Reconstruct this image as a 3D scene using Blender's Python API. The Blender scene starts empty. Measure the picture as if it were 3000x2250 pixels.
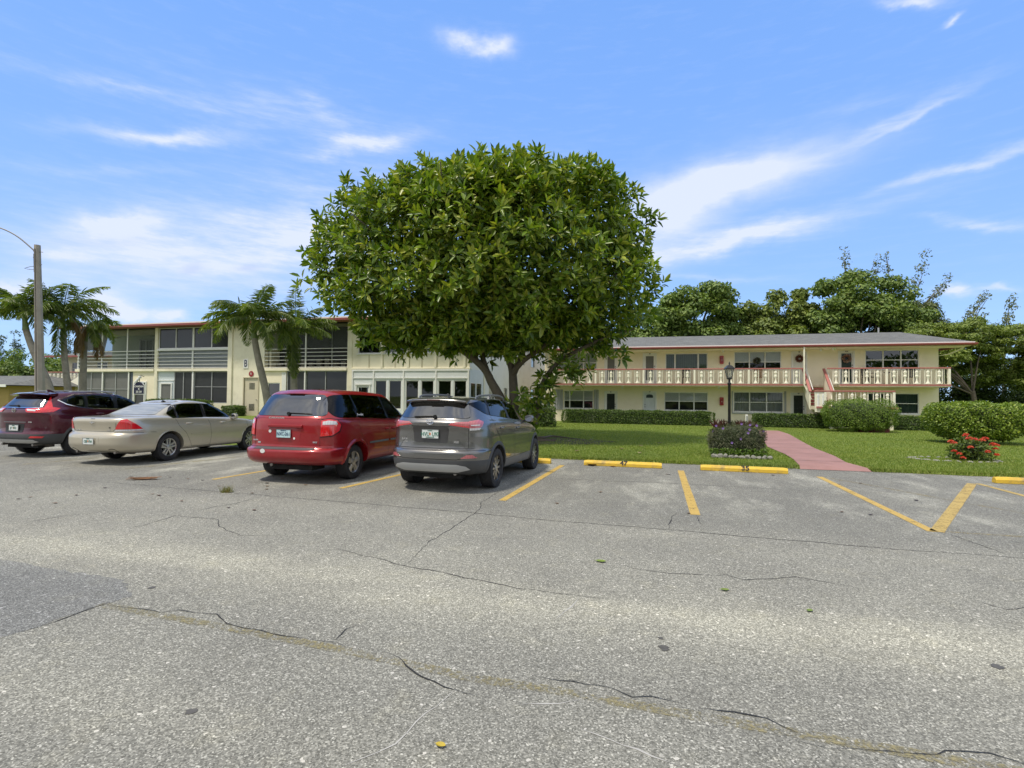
import bpy, bmesh, math, random
import numpy as np
from mathutils import Vector, Matrix
from mathutils.bvhtree import BVHTree
random.seed(7); RNG = np.random.default_rng(7)
R = math.radians; PI = math.pi
sc = bpy.context.scene
COL = sc.collection
TH = R(15.3)                                   # the lot and both buildings share this bearing
E1 = Vector((math.cos(TH), -math.sin(TH), 0)); E2 = Vector((math.sin(TH), math.cos(TH), 0))
def W(u, v, z=0.0): return E1*u + E2*v + Vector((0, 0, z))
def UV(p): p = Vector((p[0], p[1], 0)); return p.dot(E1), p.dot(E2)

# ------------------------------------------------------------------ objects
def link(o, parent=None):
    COL.objects.link(o)
    if parent is not None: o.parent = parent
    return o
def tag(o, label=None, cat=None, group=None, kind=None):
    if label: o['label'] = label
    if cat: o['category'] = cat
    if group: o['group'] = group
    if kind: o['kind'] = kind
    return o
def thing(name, label, cat, loc=(0, 0, 0), rz=0.0, group=None, kind=None):
    o = bpy.data.objects.new(name, None); link(o); o.empty_display_size = .2
    o.location = loc; o.rotation_euler = (0, 0, rz)
    return tag(o, label, cat, group, kind)
def copy_tree(o, parent=None):
    c = o.copy(); COL.objects.link(c)
    if parent is not None: c.parent = parent
    for ch in list(o.children): copy_tree(ch, c)
    return c

class MB:
    def __init__(s): s.v = []; s.f = []; s.m = []
    def add(s, vs, fs, mi=0):
        n = len(s.v); s.v.extend([tuple(p) for p in vs]); s.f.extend([tuple(i+n for i in f) for f in fs]); s.m.extend([mi]*len(fs)); return s
    def box(s, x0, x1, y0, y1, z0, z1, mi=0, M=None):
        vs = [Vector((x, y, z)) for x in (x0, x1) for y in (y0, y1) for z in (z0, z1)]
        if M is not None: vs = [M @ p for p in vs]
        return s.add(vs, [(0, 1, 3, 2), (4, 6, 7, 5), (0, 4, 5, 1), (2, 3, 7, 6), (0, 2, 6, 4), (1, 5, 7, 3)], mi)
    def bar(s, a, b, w, h=None, mi=0, up=(0, 0, 1)):
        a = Vector(a); b = Vector(b); h = h or w; d = (b-a).normalized(); up = Vector(up)
        x = d.cross(up)
        if x.length < 1e-4: x = d.cross(Vector((0, 1, 0)))
        x.normalize(); y = x.cross(d).normalized(); x *= w/2; y *= h/2
        vs = [a-x-y, a+x-y, a+x+y, a-x+y, b-x-y, b+x-y, b+x+y, b-x+y]
        return s.add(vs, [(0, 3, 2, 1), (4, 5, 6, 7), (0, 1, 5, 4), (1, 2, 6, 5), (2, 3, 7, 6), (3, 0, 4, 7)], mi)
    def tube(s, pts, rad, n=8, mi=0, caps=True, flat=1.0):
        pts = [Vector(p) for p in pts]; k = len(pts)
        if not hasattr(rad, '__len__'): rad = [rad]*k
        vs = []; prev = None
        for i, p in enumerate(pts):
            d = (pts[min(i+1, k-1)]-pts[max(i-1, 0)]).normalized()
            if prev is None:
                x = d.cross(Vector((0, 0, 1)))
                if x.length < .05: x = d.cross(Vector((0, 1, 0)))
            else: x = prev-d*prev.dot(d)
            x.normalize(); prev = x; y = d.cross(x)
            for j in range(n):
                a = 2*PI*j/n; vs.append(p+x*math.cos(a)*rad[i]+y*math.sin(a)*rad[i]*flat)
        fs = [(i*n+j, i*n+(j+1) % n, (i+1)*n+(j+1) % n, (i+1)*n+j) for i in range(k-1) for j in range(n)]
        if caps: fs += [tuple(reversed(range(n))), tuple(range((k-1)*n, k*n))]
        return s.add(vs, fs, mi)
    def lathe(s, prof, n=16, c=(0, 0, 0), mi=0, axis='z', sx=1.0, sy=1.0, closed=False):
        c = Vector(c); vs = []
        for r, h in prof:
            for j in range(n):
                a = 2*PI*j/n; p = (r*math.cos(a)*sx, r*math.sin(a)*sy, h)
                if axis == 'x': p = (p[2], p[0], p[1])
                if axis == 'y': p = (p[0], p[2], p[1])
                vs.append(c+Vector(p))
        k = len(prof)
        fs = [(i*n+j, i*n+(j+1) % n, (i+1)*n+(j+1) % n, (i+1)*n+j) for i in range(k-1) for j in range(n)]
        if closed: fs += [((k-1)*n+j, (k-1)*n+(j+1) % n, (j+1) % n, j) for j in range(n)]
        else: fs += [tuple(reversed(range(n))), tuple(range((k-1)*n, k*n))]
        return s.add(vs, fs, mi)
    def prism(s, poly, t0, t1, axis='y', mi=0, M=None):
        def P(a, b, t):
            return Vector({'y': (a, t, b), 'x': (t, a, b), 'z': (a, b, t)}[axis])
        n = len(poly); vs = [P(a, b, t0) for a, b in poly]+[P(a, b, t1) for a, b in poly]
        if M is not None: vs = [M @ p for p in vs]
        return s.add(vs, [tuple(range(n)), tuple(reversed(range(n, 2*n)))]+[(i, i+n, (i+1) % n+n, (i+1) % n) for i in range(n)], mi)
    def quad(s, a, b, c, d, mi=0): return s.add([a, b, c, d], [(0, 1, 2, 3)], mi)
    def build(s, name, mats, parent=None, smooth=False, bevel=0, loc=None, fix=True, seg=2):
        me = bpy.data.meshes.new(name); me.from_pydata([tuple(p) for p in s.v], [], s.f)
        if not isinstance(mats, (list, tuple)): mats = [mats]
        for m in mats: me.materials.append(m)
        me.polygons.foreach_set('material_index', s.m)
        if fix:
            b = bmesh.new(); b.from_mesh(me); bmesh.ops.recalc_face_normals(b, faces=b.faces); b.to_mesh(me); b.free()
        if smooth:
            me.shade_smooth()
            try: me.set_sharp_from_angle(angle=R(38))
            except Exception: pass
        o = bpy.data.objects.new(name, me); link(o, parent)
        if loc is not None: o.location = loc
        if bevel:
            b = o.modifiers.new('b', 'BEVEL'); b.width = bevel; b.segments = seg; b.limit_method = 'ANGLE'; b.angle_limit = R(40)
        return o
def text(name, body, size, mat, parent, loc, rot, depth=.002, align='CENTER', sx=1.0, bold=0.0, shear=0):
    cu = bpy.data.curves.new(name, 'FONT'); cu.body = body; cu.size = size; cu.align_x = align; cu.align_y = 'CENTER'
    cu.extrude = depth; cu.offset = bold; cu.resolution_u = 3; cu.shear = shear
    t = bpy.data.objects.new(name, cu); COL.objects.link(t)
    dg = bpy.context.evaluated_depsgraph_get(); me = bpy.data.meshes.new_from_object(t.evaluated_get(dg))
    bpy.data.objects.remove(t); bpy.data.curves.remove(cu)
    me.materials.clear(); me.materials.append(mat)
    o = bpy.data.objects.new(name, me); link(o, parent); o.location = loc; o.rotation_euler = rot; o.scale = (sx, 1, 1)
    return o
def npmesh(name, V, F, mat, parent=None, smooth=False, nv=4):
    V = np.asarray(V, np.float32); F = np.asarray(F, np.int32); nf, k = F.shape
    me = bpy.data.meshes.new(name); me.vertices.add(len(V)); me.vertices.foreach_set('co', V.ravel())
    me.loops.add(nf*k); me.loops.foreach_set('vertex_index', F.ravel()); me.polygons.add(nf)
    me.polygons.foreach_set('loop_start', np.arange(0, nf*k, k, dtype=np.int32))
    me.polygons.foreach_set('loop_total', np.full(nf, k, np.int32)); me.update(calc_edges=True)
    if smooth: me.shade_smooth()
    me.materials.append(mat); o = bpy.data.objects.new(name, me); link(o, parent); return o

# ------------------------------------------------------------------ materials
class NT:
    def __init__(s, m): s.t = m.node_tree; s.n = s.t.nodes; s.l = s.t.links
    def new(s, typ, **kw):
        n = s.n.new(typ)
        for k, v in kw.items():
            if k.startswith('i_'): n.inputs[k[2:].replace('_', ' ')].default_value = v
            else: setattr(n, k, v)
        return n
    def link(s, a, b): s.l.new(a, b)
    def math(s, op, a, b=None, c=None, clamp=False):
        n = s.n.new('ShaderNodeMath'); n.operation = op; n.use_clamp = clamp
        for i, x in enumerate((a, b, c)):
            if x is None: continue
            if isinstance(x, (int, float)): n.inputs[i].default_value = x
            else: s.l.new(x, n.inputs[i])
        return n.outputs[0]
    def mix(s, f, a, b, typ='MIX'):
        n = s.n.new('ShaderNodeMix'); n.data_type = 'RGBA'; n.blend_type = typ; n.clamp_factor = True
        for x, i in ((f, 0), (a, 6), (b, 7)):
            if isinstance(x, (int, float)): n.inputs[i].default_value = x
            elif isinstance(x, (tuple, list)): n.inputs[i].default_value = (*x[:3], 1)
            else: s.l.new(x, n.inputs[i])
        return n.outputs[2]
    def ramp(s, fac, stops, interp='LINEAR'):
        n = s.n.new('ShaderNodeValToRGB'); n.color_ramp.interpolation = interp; e = n.color_ramp.elements
        while len(e) > 1: e.remove(e[-1])
        for i, (p, c) in enumerate(stops):
            if isinstance(c, (int, float)): c = (c, c, c)
            k = e[0] if i == 0 else e.new(p)
            k.position = p; k.color = (*c[:3], 1)
        s.l.new(fac, n.inputs[0]); return n.outputs[0]
    def coord(s, scale=(1, 1, 1), rot=(0, 0, 0), out='Object', loc=(0, 0, 0)):
        t = s.n.new('ShaderNodeTexCoord'); m = s.n.new('ShaderNodeMapping')
        m.inputs[1].default_value = loc; m.inputs[2].default_value = rot; m.inputs[3].default_value = scale
        s.l.new(t.outputs[out], m.inputs[0]); return m.outputs[0]
    def noise(s, co, sc_, det=4, rough=.55, out=0):
        n = s.n.new('ShaderNodeTexNoise'); n.inputs['Scale'].default_value = sc_; n.inputs['Detail'].default_value = det
        n.inputs['Roughness'].default_value = rough; s.l.new(co, n.inputs['Vector']); return n.outputs[out]
    def bump(s, h, strength, dist=.01):
        n = s.n.new('ShaderNodeBump'); n.inputs['Strength'].default_value = strength; n.inputs['Distance'].default_value = dist
        s.l.new(h, n.inputs['Height']); return n.outputs[0]
_M = {}
def newmat(name):
    m = bpy.data.materials.new(name); m.use_nodes = True; t = NT(m); b = t.n['Principled BSDF']; return m, t, b
def pm(name, col, rough=.6, metal=0.0, var=.08, vs=2.0, bump=0.0, bs=60.0, coat=0.0, dirt=None, dirt_amt=.5, dirt_s=1.5, spec=.5):
    if name in _M: return _M[name]
    m, t, b = newmat(name); co = t.coord()
    n = t.noise(co, vs, 5)
    c = t.mix(n, tuple(x*(1-var*2) for x in col), tuple(min(1, x*(1+var*2)) for x in col))
    if dirt:
        dn = t.ramp(t.noise(co, dirt_s, 8, .65), [(.48, 0), (.72, dirt_amt)])
        c = t.mix(dn, c, dirt)
    t.link(c, b.inputs['Base Color'])
    rr = t.ramp(t.noise(co, vs*5, 4), [(.3, max(.02, rough*.85)), (.7, min(1, rough*1.15))]); t.link(rr, b.inputs['Roughness'])
    b.inputs['Metallic'].default_value = metal; b.inputs['Coat Weight'].default_value = coat; b.inputs['Coat Roughness'].default_value = .04
    b.inputs['Specular IOR Level'].default_value = spec
    if bump: t.link(t.bump(t.noise(co, bs, 5), bump, .01), b.inputs['Normal'])
    _M[name] = m; return m
def glass(name, tint, ior=1.5, rough=.02, dirty=.0):
    if name in _M: return _M[name]
    m, t, b = newmat(name); t.n.remove(b)
    tr = t.new('ShaderNodeBsdfTransparent'); tr.inputs[0].default_value = (*tint, 1)
    gl = t.new('ShaderNodeBsdfGlossy'); gl.inputs['Roughness'].default_value = rough; gl.inputs[0].default_value = (1, 1, 1, 1)
    fr = t.new('ShaderNodeFresnel'); fr.inputs[0].default_value = ior
    mx = t.new('ShaderNodeMixShader'); t.link(fr.outputs[0], mx.inputs[0]); t.link(tr.outputs[0], mx.inputs[1]); t.link(gl.outputs[0], mx.inputs[2])
    out = mx.outputs[0]
    if dirty:
        df = t.new('ShaderNodeBsdfDiffuse'); df.inputs[0].default_value = (.42, .44, .44, 1)
        m2 = t.new('ShaderNodeMixShader'); n = t.ramp(t.noise(t.coord((.6, 2.5, 2.5)), 3, 6), [(.3, dirty*.35), (.75, dirty*.8)])
        t.link(n, m2.inputs[0]); t.link(out, m2.inputs[1]); t.link(df.outputs[0], m2.inputs[2]); out = m2.outputs[0]
    t.link(out, t.n['Material Output'].inputs[0]); _M[name] = m; return m
def leafmat(name, cols, rough=.4, trans=.25, backcol=None):
    if name in _M: return _M[name]
    m, t, b = newmat(name); g = t.new('ShaderNodeNewGeometry')
    k = len(cols); c = t.ramp(g.outputs['Random Per Island'], [(i/max(1, k-1), cc) for i, cc in enumerate(cols)])
    n = t.noise(t.coord(), .55, 3)
    c = t.mix(t.ramp(n, [(.3, .0), (.75, .55)]), c, t.mix(1.0, c, (1.35, 1.25, .75), 'MULTIPLY'))
    t.link(c, b.inputs['Base Color']); b.inputs['Roughness'].default_value = rough
    tl = t.new('ShaderNodeBsdfTranslucent'); t.link(t.mix(1.0, c, (1.5, 1.6, .6), 'MULTIPLY'), tl.inputs[0])
    mx = t.new('ShaderNodeMixShader'); mx.inputs[0].default_value = trans
    t.link(b.outputs[0], mx.inputs[1]); t.link(tl.outputs[0], mx.inputs[2]); t.link(mx.outputs[0], t.n['Material Output'].inputs[0])
    _M[name] = m; return m

# ------------------------------------------------------------------ camera, light
FPX = 1550.0
cam_d = bpy.data.cameras.new('camera'); cam = bpy.data.objects.new('camera', cam_d); COL.objects.link(cam)
cam_d.sensor_fit = 'HORIZONTAL'; cam_d.sensor_width = 36; cam_d.lens = 36*FPX/3000; cam_d.clip_end = 3000; cam_d.clip_start = .05
_p, _r = R(1.40), R(.55)
CF = Vector((0, math.cos(_p), math.sin(_p))); _U0 = Vector((0, -math.sin(_p), math.cos(_p))); _R0 = Vector((1, 0, 0))
CR = _R0*math.cos(_r)+_U0*math.sin(_r); CU = _U0*math.cos(_r)-_R0*math.sin(_r)
cam.matrix_world = Matrix(((CR.x, CU.x, -CF.x, 0), (CR.y, CU.y, -CF.y, 0), (CR.z, CU.z, -CF.z, 1.65), (0, 0, 0, 1)))
sc.camera = cam
sc.view_settings.view_transform = 'Standard'; sc.view_settings.look = 'None'; sc.view_settings.exposure = 0.65; sc.view_settings.gamma = 1
sc.cycles.max_bounces = 8; sc.cycles.transparent_max_bounces = 16; sc.cycles.use_denoising = True
try: sc.cycles.denoiser = 'OPENIMAGEDENOISE'; sc.cycles.denoising_input_passes = 'RGB_ALBEDO_NORMAL'
except Exception: pass
SUN_EL, SUN_AZ = R(65), R(236)          # azimuth clockwise from +Y: high, to the left of and behind the viewer
sd = Vector((math.sin(SUN_AZ)*math.cos(SUN_EL), math.cos(SUN_AZ)*math.cos(SUN_EL), math.sin(SUN_EL)))
sl = bpy.data.lights.new('sun', 'SUN'); sl.energy = 2.35; sl.angle = R(7); sl.color = (1, .92, .78)
so = bpy.data.objects.new('sun', sl); COL.objects.link(so); so.rotation_euler = sd.to_track_quat('Z', 'Y').to_euler()

wd = bpy.data.worlds.new('World'); sc.world = wd; wd.use_nodes = True; w = NT(wd)
bg = w.n['Background']
sky = w.new('ShaderNodeTexSky'); sky.sky_type = 'NISHITA'; sky.sun_disc = False; sky.sun_elevation = SUN_EL; sky.sun_rotation = SUN_AZ
sky.air_density = 1.2; sky.dust_density = .4; sky.ozone_density = 2.5
tc = w.new('ShaderNodeTexCoord'); sep = w.new('ShaderNodeSeparateXYZ'); w.link(tc.outputs['Generated'], sep.inputs[0])
X, Y, Z = sep.outputs
az = w.math('ARCTAN2', X, Y); el = w.math('ARCSINE', Z)
def azel(px, py):
    d = (CF+CR*((px-1500)/FPX)-CU*((py-1125)/FPX)).normalized(); return math.atan2(d.x, d.y), math.asin(d.z)
cmb = w.new('ShaderNodeCombineXYZ'); w.link(az, cmb.inputs[0]); w.link(el, cmb.inputs[1])
def smap(scale, rz=0.0, loc=(0, 0, 0)):
    m = w.n.new('ShaderNodeMapping'); m.inputs[1].default_value = loc; m.inputs[2].default_value = (0, 0, rz); m.inputs[3].default_value = scale
    w.link(cmb.outputs[0], m.inputs[0]); return m.outputs[0]
streak = w.noise(smap((2.2, 9, 1), R(14)), 2.2, 8, .62); puff = w.noise(smap((6, 11, 1)), 3.2, 9, .6)
warp = w.noise(smap((4, 7, 1)), 2.0, 5, .6, out=1)
wv = w.new('ShaderNodeVectorMath', operation='SUBTRACT'); w.link(warp, wv.inputs[0]); wv.inputs[1].default_value = (.5, .5, .5)
ws = w.new('ShaderNodeVectorMath', operation='SCALE'); w.link(wv.outputs[0], ws.inputs[0]); ws.inputs[3].default_value = .055
wa = w.new('ShaderNodeVectorMath', operation='ADD'); w.link(ws.outputs[0], wa.inputs[0]); w.link(cmb.outputs[0], wa.inputs[1])
def blob(px, py, hx, hy, ang=0, puffy=False):
    a0, e0 = azel(px, py); a1, e1_ = azel(px+20*math.cos(R(ang)), py-20*math.sin(R(ang))); k_ = math.hypot(a1-a0, e1_-e0)/(20/FPX); ang = math.degrees(math.atan2(e1_-e0, a1-a0)); hx, hy = hx*k_, hy*k_
    sb = w.new('ShaderNodeVectorMath', operation='SUBTRACT'); w.link(wa.outputs[0], sb.inputs[0]); sb.inputs[1].default_value = (a0, e0, 0)
    vr = w.new('ShaderNodeVectorRotate'); vr.rotation_type = 'Z_AXIS'; vr.inputs['Angle'].default_value = -R(ang); w.link(sb.outputs[0], vr.inputs[0])
    mu = w.new('ShaderNodeVectorMath', operation='MULTIPLY'); w.link(vr.outputs[0], mu.inputs[0]); mu.inputs[1].default_value = (FPX/hx, FPX/hy, 0)
    ln = w.new('ShaderNodeVectorMath', operation='LENGTH'); w.link(mu.outputs[0], ln.inputs[0])
    q = w.math('MULTIPLY', ln.outputs['Value'], ln.outputs['Value']); return w.math('EXPONENT', w.math('MULTIPLY', q, -1.0))
def addup(lst, k):
    acc = None
    for b_, inten in lst:
        x = w.math('MULTIPLY', b_, inten); acc = x if acc is None else w.math('ADD', acc, x)
    return acc
cir = addup([(blob(300, 250, 400, 18, -13), .5), (blob(800, 340, 480, 90, -12), .34), (blob(480, 400, 220, 26, -3), .9), (blob(960, 335, 90, 28, -35), .7),
    (blob(1060, 425, 150, 26, 9), .95), (blob(720, 720, 560, 150, 4), .95), (blob(1120, 640, 400, 80, 12), .6), (blob(1700, 860, 50, 10, 0), .2),
    (blob(2130, 700, 380, 40, 11), .95), (blob(2640, 350, 230, 24, 27), .6), (blob(2520, 310, 150, 26, 15), .3), (blob(2820, 485, 260, 24, 17), .9), (blob(2890, 660, 240, 18, -3), .7),
    (blob(2050, 810, 220, 14, -3), .5), (blob(300, 500, 260, 22, -2), .3), (blob(1250, 520, 300, 40, 3), .25)], 1)
puf = addup([(blob(340, 645, 120, 42, 4), .9), (blob(1355, 118, 60, 20, -6), .8), (blob(1440, 140, 50, 20), .8), (blob(40, 850, 75, 34, 3), 1.1), (blob(315, 880, 62, 36, 6), 1.2), (blob(410, 918, 66, 30), 1.15),
    (blob(500, 925, 44, 20), 1.0), (blob(2815, 842, 52, 16, -3), 1.0), (blob(2680, 6, 100, 14), .7), (blob(2805, 55, 26, 12, 30), .8), (blob(2935, 830, 50, 10), .5), (blob(180, 740, 80, 20), .4)], 1)
streak2 = w.noise(smap((3.2, 20, 1), R(14)), 4.2, 8, .66)
soft = addup([(blob(2140, 525, 300, 58, 12), 1.15), (blob(1960, 640, 200, 95, 32), .9), (blob(2150, 700, 330, 26, 12), .6), (blob(640, 740, 460, 120, 4), .55), (blob(480, 400, 190, 18, -3), .5), (blob(1060, 425, 110, 16, 10), .6), (blob(2680, 350, 170, 12, 28), .35), (blob(2850, 482, 240, 18, 16), .45)], 1)
soft = w.math('MULTIPLY', soft, w.ramp(streak, [(.30, .45), (.58, 1.0)]))
cir = w.math('MULTIPLY', cir, w.math('MULTIPLY', w.ramp(streak, [(.34, .2), (.66, 1.0)]), w.ramp(streak2, [(.32, .42), (.62, 1.1)]))); puf = w.math('MULTIPLY', puf, w.ramp(puff, [(.3, .3), (.62, 1.25)]))
wisp = w.math('MULTIPLY', w.ramp(streak2, [(.5, 0), (.85, .3)]), .3)
cm = w.math('ADD', w.math('ADD', w.math('ADD', w.math('MULTIPLY', cir, .8), soft), puf), wisp); cm = w.math('MINIMUM', cm, .88)
# the blue of the air, clouds mixed over it: mostly a measured gradient by height above the horizon, partly Nishita
grad = w.ramp(Z, [(0.0, (.31, .51, .76)), (.06, (.285, .47, .755)), (.18, (.22, .385, .735)), (.38, (.165, .325, .70)), (.6, (.14, .295, .67)), (1.0, (.10, .24, .60))])
g10 = w.new('ShaderNodeVectorMath', operation='SCALE'); w.link(grad, g10.inputs[0]); g10.inputs[3].default_value = 10.0
skyc = w.mix(.86, sky.outputs[0], g10.outputs[0])
cloudc = (5.3, 5.7, 7.0)
dk = w.math('ADD', blob(570, 778, 36, 17, 8), blob(728, 785, 40, 12, 0)); dk = w.math('MULTIPLY', w.math('ADD', dk, w.math('MULTIPLY', blob(310, 700, 150, 18), .4)), .55)
back = w.ramp(w.math('MULTIPLY_ADD', Y, -.5, .5), [(.41, 0), (.54, 1)])      # a broken cloud deck over the half of the sky behind the viewer
bn = w.noise(tc.outputs['Generated'], 2.6, 7, .6); deck = w.math('MULTIPLY', back, w.ramp(bn, [(.33, .55), (.6, 1.0)]))
zen = w.ramp(Z, [(.66, 0), (.84, .7)])
deck = w.math('MAXIMUM', deck, zen)
ck = w.new('ShaderNodeVectorMath', operation='SCALE'); w.link(w.ramp(w.noise(tc.outputs['Generated'], 5.0, 7, .62), [(.3, (.40, .42, .46)), (.62, (.86, .86, .86))]), ck.inputs[0]); ck.inputs[3].default_value = 8.5
skyc = w.mix(deck, skyc, ck.outputs[0])
allc = w.mix(cm, skyc, cloudc); allc = w.mix(dk, allc, (3.3, 4.1, 6.0))
w.link(allc, bg.inputs[0]); bg.inputs[1].default_value = .1
# ------------------------------------------------------------------ ground
def smooth(x): x = max(0, min(1, x)); return x*x*(3-2*x)
def lawn_z(u, v):
    return .05+.04*smooth((v-14.1)/3)+.36*smooth((-u-7)/7)*smooth((v-15)/9)
def asphalt(name='asphalt', tint=(1, 1, 1)):
    m, t, b = newmat(name); co = t.coord()
    sp = t.n.new('ShaderNodeSeparateXYZ'); t.link(co, sp.inputs[0]); V = sp.outputs[1]; U = sp.outputs[0]
    vo = t.n.new('ShaderNodeTexVoronoi'); vo.inputs['Scale'].default_value = 125; t.link(co, vo.inputs['Vector'])
    vo2 = t.n.new('ShaderNodeTexVoronoi'); vo2.inputs['Scale'].default_value = 60; t.link(co, vo2.inputs['Vector'])
    sx = t.n.new('ShaderNodeSeparateColor'); t.link(vo.outputs['Color'], sx.inputs[0]); sy = t.n.new('ShaderNodeSeparateColor'); t.link(vo2.outputs['Color'], sy.inputs[0])
    g = t.ramp(sx.outputs[0], [(0, (.115, .113, .097)), (.30, (.185, .182, .157)), (.70, (.262, .257, .222)), (.94, (.39, .382, .33)), (1, (.56, .55, .48))])
    g = t.mix(t.ramp(sy.outputs[1], [(.991, 0), (.995, 1)]), g, (.56, .54, .48))
    g = t.mix(t.ramp(vo2.outputs['Distance'], [(.0, .22), (.5, 0)]), g, (.13, .128, .115))
    def P(lst):   # gaussian band across v
        acc = None
        for v0, hw, a in lst:
            x = t.math('DIVIDE', t.math('SUBTRACT', V, v0), hw); x = t.math('MULTIPLY', t.math('EXPONENT', t.math('MULTIPLY', t.math('MULTIPLY', x, x), -1)), a)
            acc = x if acc is None else t.math('ADD', acc, x)
        return acc
    nb = t.noise(co, .7, 5, .6); nf = t.noise(co, 3.2, 6, .65)
    lat = t.noise(t.coord((.25, 1.4, 1)), 1.3, 6, .62)
    lane = t.math('MULTIPLY', P([(4.25, .50, 1.0), (5.3, .5, .18), (6.6, .7, .18), (2.2, .25, .25)]), t.ramp(lat, [(.25, .35), (.6, 1.2)]))
    g = t.mix(t.math('MULTIPLY', lane, .36), g, t.mix(1.0, g, (2.15, 2.1, 1.9), 'MULTIPLY'))
    # stall ends: darker, oily, with pale worn places
    st = t.ramp(V, [(0, 0), (1, 0)])
    vv = t.math('MULTIPLY', V, 1/20.0)
    st = t.ramp(vv, [(.34, 0), (.37, .38), (.60, .30), (.72, .55)])
    g = t.mix(st, g, t.mix(1.0, g, (.62, .63, .66), 'MULTIPLY'))
    wp = t.math('MULTIPLY', t.ramp(t.noise(t.coord((.9, .35, 1), rot=(0, 0, R(24))), 1.1, 7, .66), [(.50, 0), (.66, .75)]), t.ramp(vv, [(.36, 0), (.44, 1)]))
    g = t.mix(wp, g, t.mix(1.0, g, (1.9, 1.9, 1.85), 'MULTIPLY'))
    g = t.mix(t.ramp(nb, [(.38, .5), (.62, 0)]), g, t.mix(1.0, g, (.72, .72, .74), 'MULTIPLY'))
    g = t.mix(t.ramp(nf, [(.55, 0), (.75, .5)]), g, t.mix(1.0, g, (1.25, 1.22, 1.1), 'MULTIPLY'))
    # left, a newer and bluer patch of surfacing
    if tint != (1, 1, 1): g = t.mix(1.0, g, tint, 'MULTIPLY')
    t.link(g, b.inputs['Base Color']); b.inputs['Roughness'].default_value = .9; b.inputs['Specular IOR Level'].default_value = .2
    h = t.mix(.5, sx.outputs[1], t.noise(co, 160, 3)); t.link(t.bump(h, .55, .006), b.inputs['Normal']); return m
def grass_mat(name='grass_ground', k=1.0):
    m, t, b = newmat(name); co = t.coord()
    n1 = t.noise(co, .35, 6, .6); n2 = t.noise(co, 14, 6, .7); n3 = t.noise(co, 60, 4, .7)
    c = t.mix(n1, (.15*k, .215*k, .038*k), (.23*k, .295*k, .065*k)); c = t.mix(t.ramp(n2, [(.35, .55), (.7, 0)]), c, (.10*k, .14*k, .028*k))
    c = t.mix(t.ramp(n3, [(.5, 0), (.8, .5)]), c, (.26*k, .32*k, .09*k))
    c = t.mix(t.ramp(t.noise(co, 1.7, 7, .7), [(.58, 0), (.78, .4)]), c, (.20*k, .21*k, .07*k))
    t.link(c, b.inputs['Base Color']); b.inputs['Roughness'].default_value = .9; b.inputs['Specular IOR Level'].default_value = .15
    t.link(t.bump(t.mix(.5, n2, n3), 1.0, .05), b.inputs['Normal']); return m
ROOT_RZ = -TH
# far ground
g = MB(); g.quad((-900, -900, -.09), (900, -900, -.09), (900, 900, -.09), (-900, 900, -.09))
ground = g.build('ground', grass_mat('far_grass', .8)); tag(ground, kind='structure')
# asphalt lot (local axes: x along the stalls' front line, y away from the viewer)
g = MB(); g.box(-60, 40, -22, 14.12, -.12, 0.0)
lot = g.build('parking_lot', asphalt()); lot.rotation_euler.z = ROOT_RZ; tag(lot, 'grey weathered asphalt parking lot with cracks and worn paint', kind='structure')
# lawn with a ragged front edge
g = MB(); us = [-60+i*.25 for i in range(401)]; vs_ = [0, .12, .3, .7, 1.5, 3, 5, 7, 9, 12, 16, 22, 30, 45]
rnd = random.Random(3)
edge = [14.08+.05*math.sin(u*1.7)+.04*math.sin(u*4.3+1)+rnd.uniform(-.025, .025) for u in us]
vv = []
for i, u in enumerate(us):
    for j, q in enumerate(vs_):
        v = edge[i]+q; z = lawn_z(u, v) if j else .006
        if j == 1: z = .045
        vv.append((u, v, z))
nj = len(vs_); g.add(vv, [(i*nj+j, (i+1)*nj+j, (i+1)*nj+j+1, i*nj+j+1) for i in range(len(us)-1) for j in range(nj-1)])
lawn = g.build('lawn', grass_mat(), smooth=True); lawn.rotation_euler.z = ROOT_RZ; tag(lawn, kind='structure')
# dirt bed strip where lawn meets asphalt + planting soil
soil = pm('soil', (.07, .05, .035), .95, var=.3, vs=8, bump=.8, bs=30)
# pink path
pink = pm('pink_concrete', (.31, .17, .152), .85, var=.12, vs=1.5, bump=.25, bs=120, dirt=(.22, .12, .10), dirt_amt=.45, dirt_s=2.2)
def to_uv(l): return [UV(p) for p in l]
g = MB()
Lp = to_uv([(6.86, 12.60), (6.95, 12.80), (7.42, 13.95), (7.75, 15.0), (8.35, 17.3), (9.6, 20.2), (11.1, 24.0), (12.0, 26.6)])
Rp = to_uv([(8.30, 12.22), (8.33, 12.42), (8.46, 13.4), (8.95, 14.7), (9.70, 17.0), (10.9, 20.0), (12.4, 23.7), (13.2, 26.2)])
vs2 = []
for a, b_ in zip(Lp, Rp):
    for p in (a, b_): vs2.append((p[0], p[1], lawn_z(*p)+.02 if a != Lp[0] else .008))
n = len(Lp); g.add(vs2, [(2*i, 2*i+1, 2*i+3, 2*i+2) for i in range(n-1)])
JT = pm('joint_dirt', (.16, .11, .09), .95, var=.3, vs=9)
path = g.build('path', pink, smooth=True)
for vj in (15.2, 16.9, 18.6, 20.3, 22.0, 23.7):
    xa = np.interp(vj, [p[1] for p in Lp], [p[0] for p in Lp]); xb = np.interp(vj, [p[1] for p in Rp], [p[0] for p in Rp]); h = MB(); zz = lawn_z(xa, vj)+.024
    h.add([(xa, vj, zz), (xb, vj+.03, zz), (xb, vj+.055, zz), (xa, vj+.025, zz)], [(0, 1, 2, 3)]); h.build('path_joint', JT, path, fix=False); path.rotation_euler.z = ROOT_RZ; tag(path, kind='structure')

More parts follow.
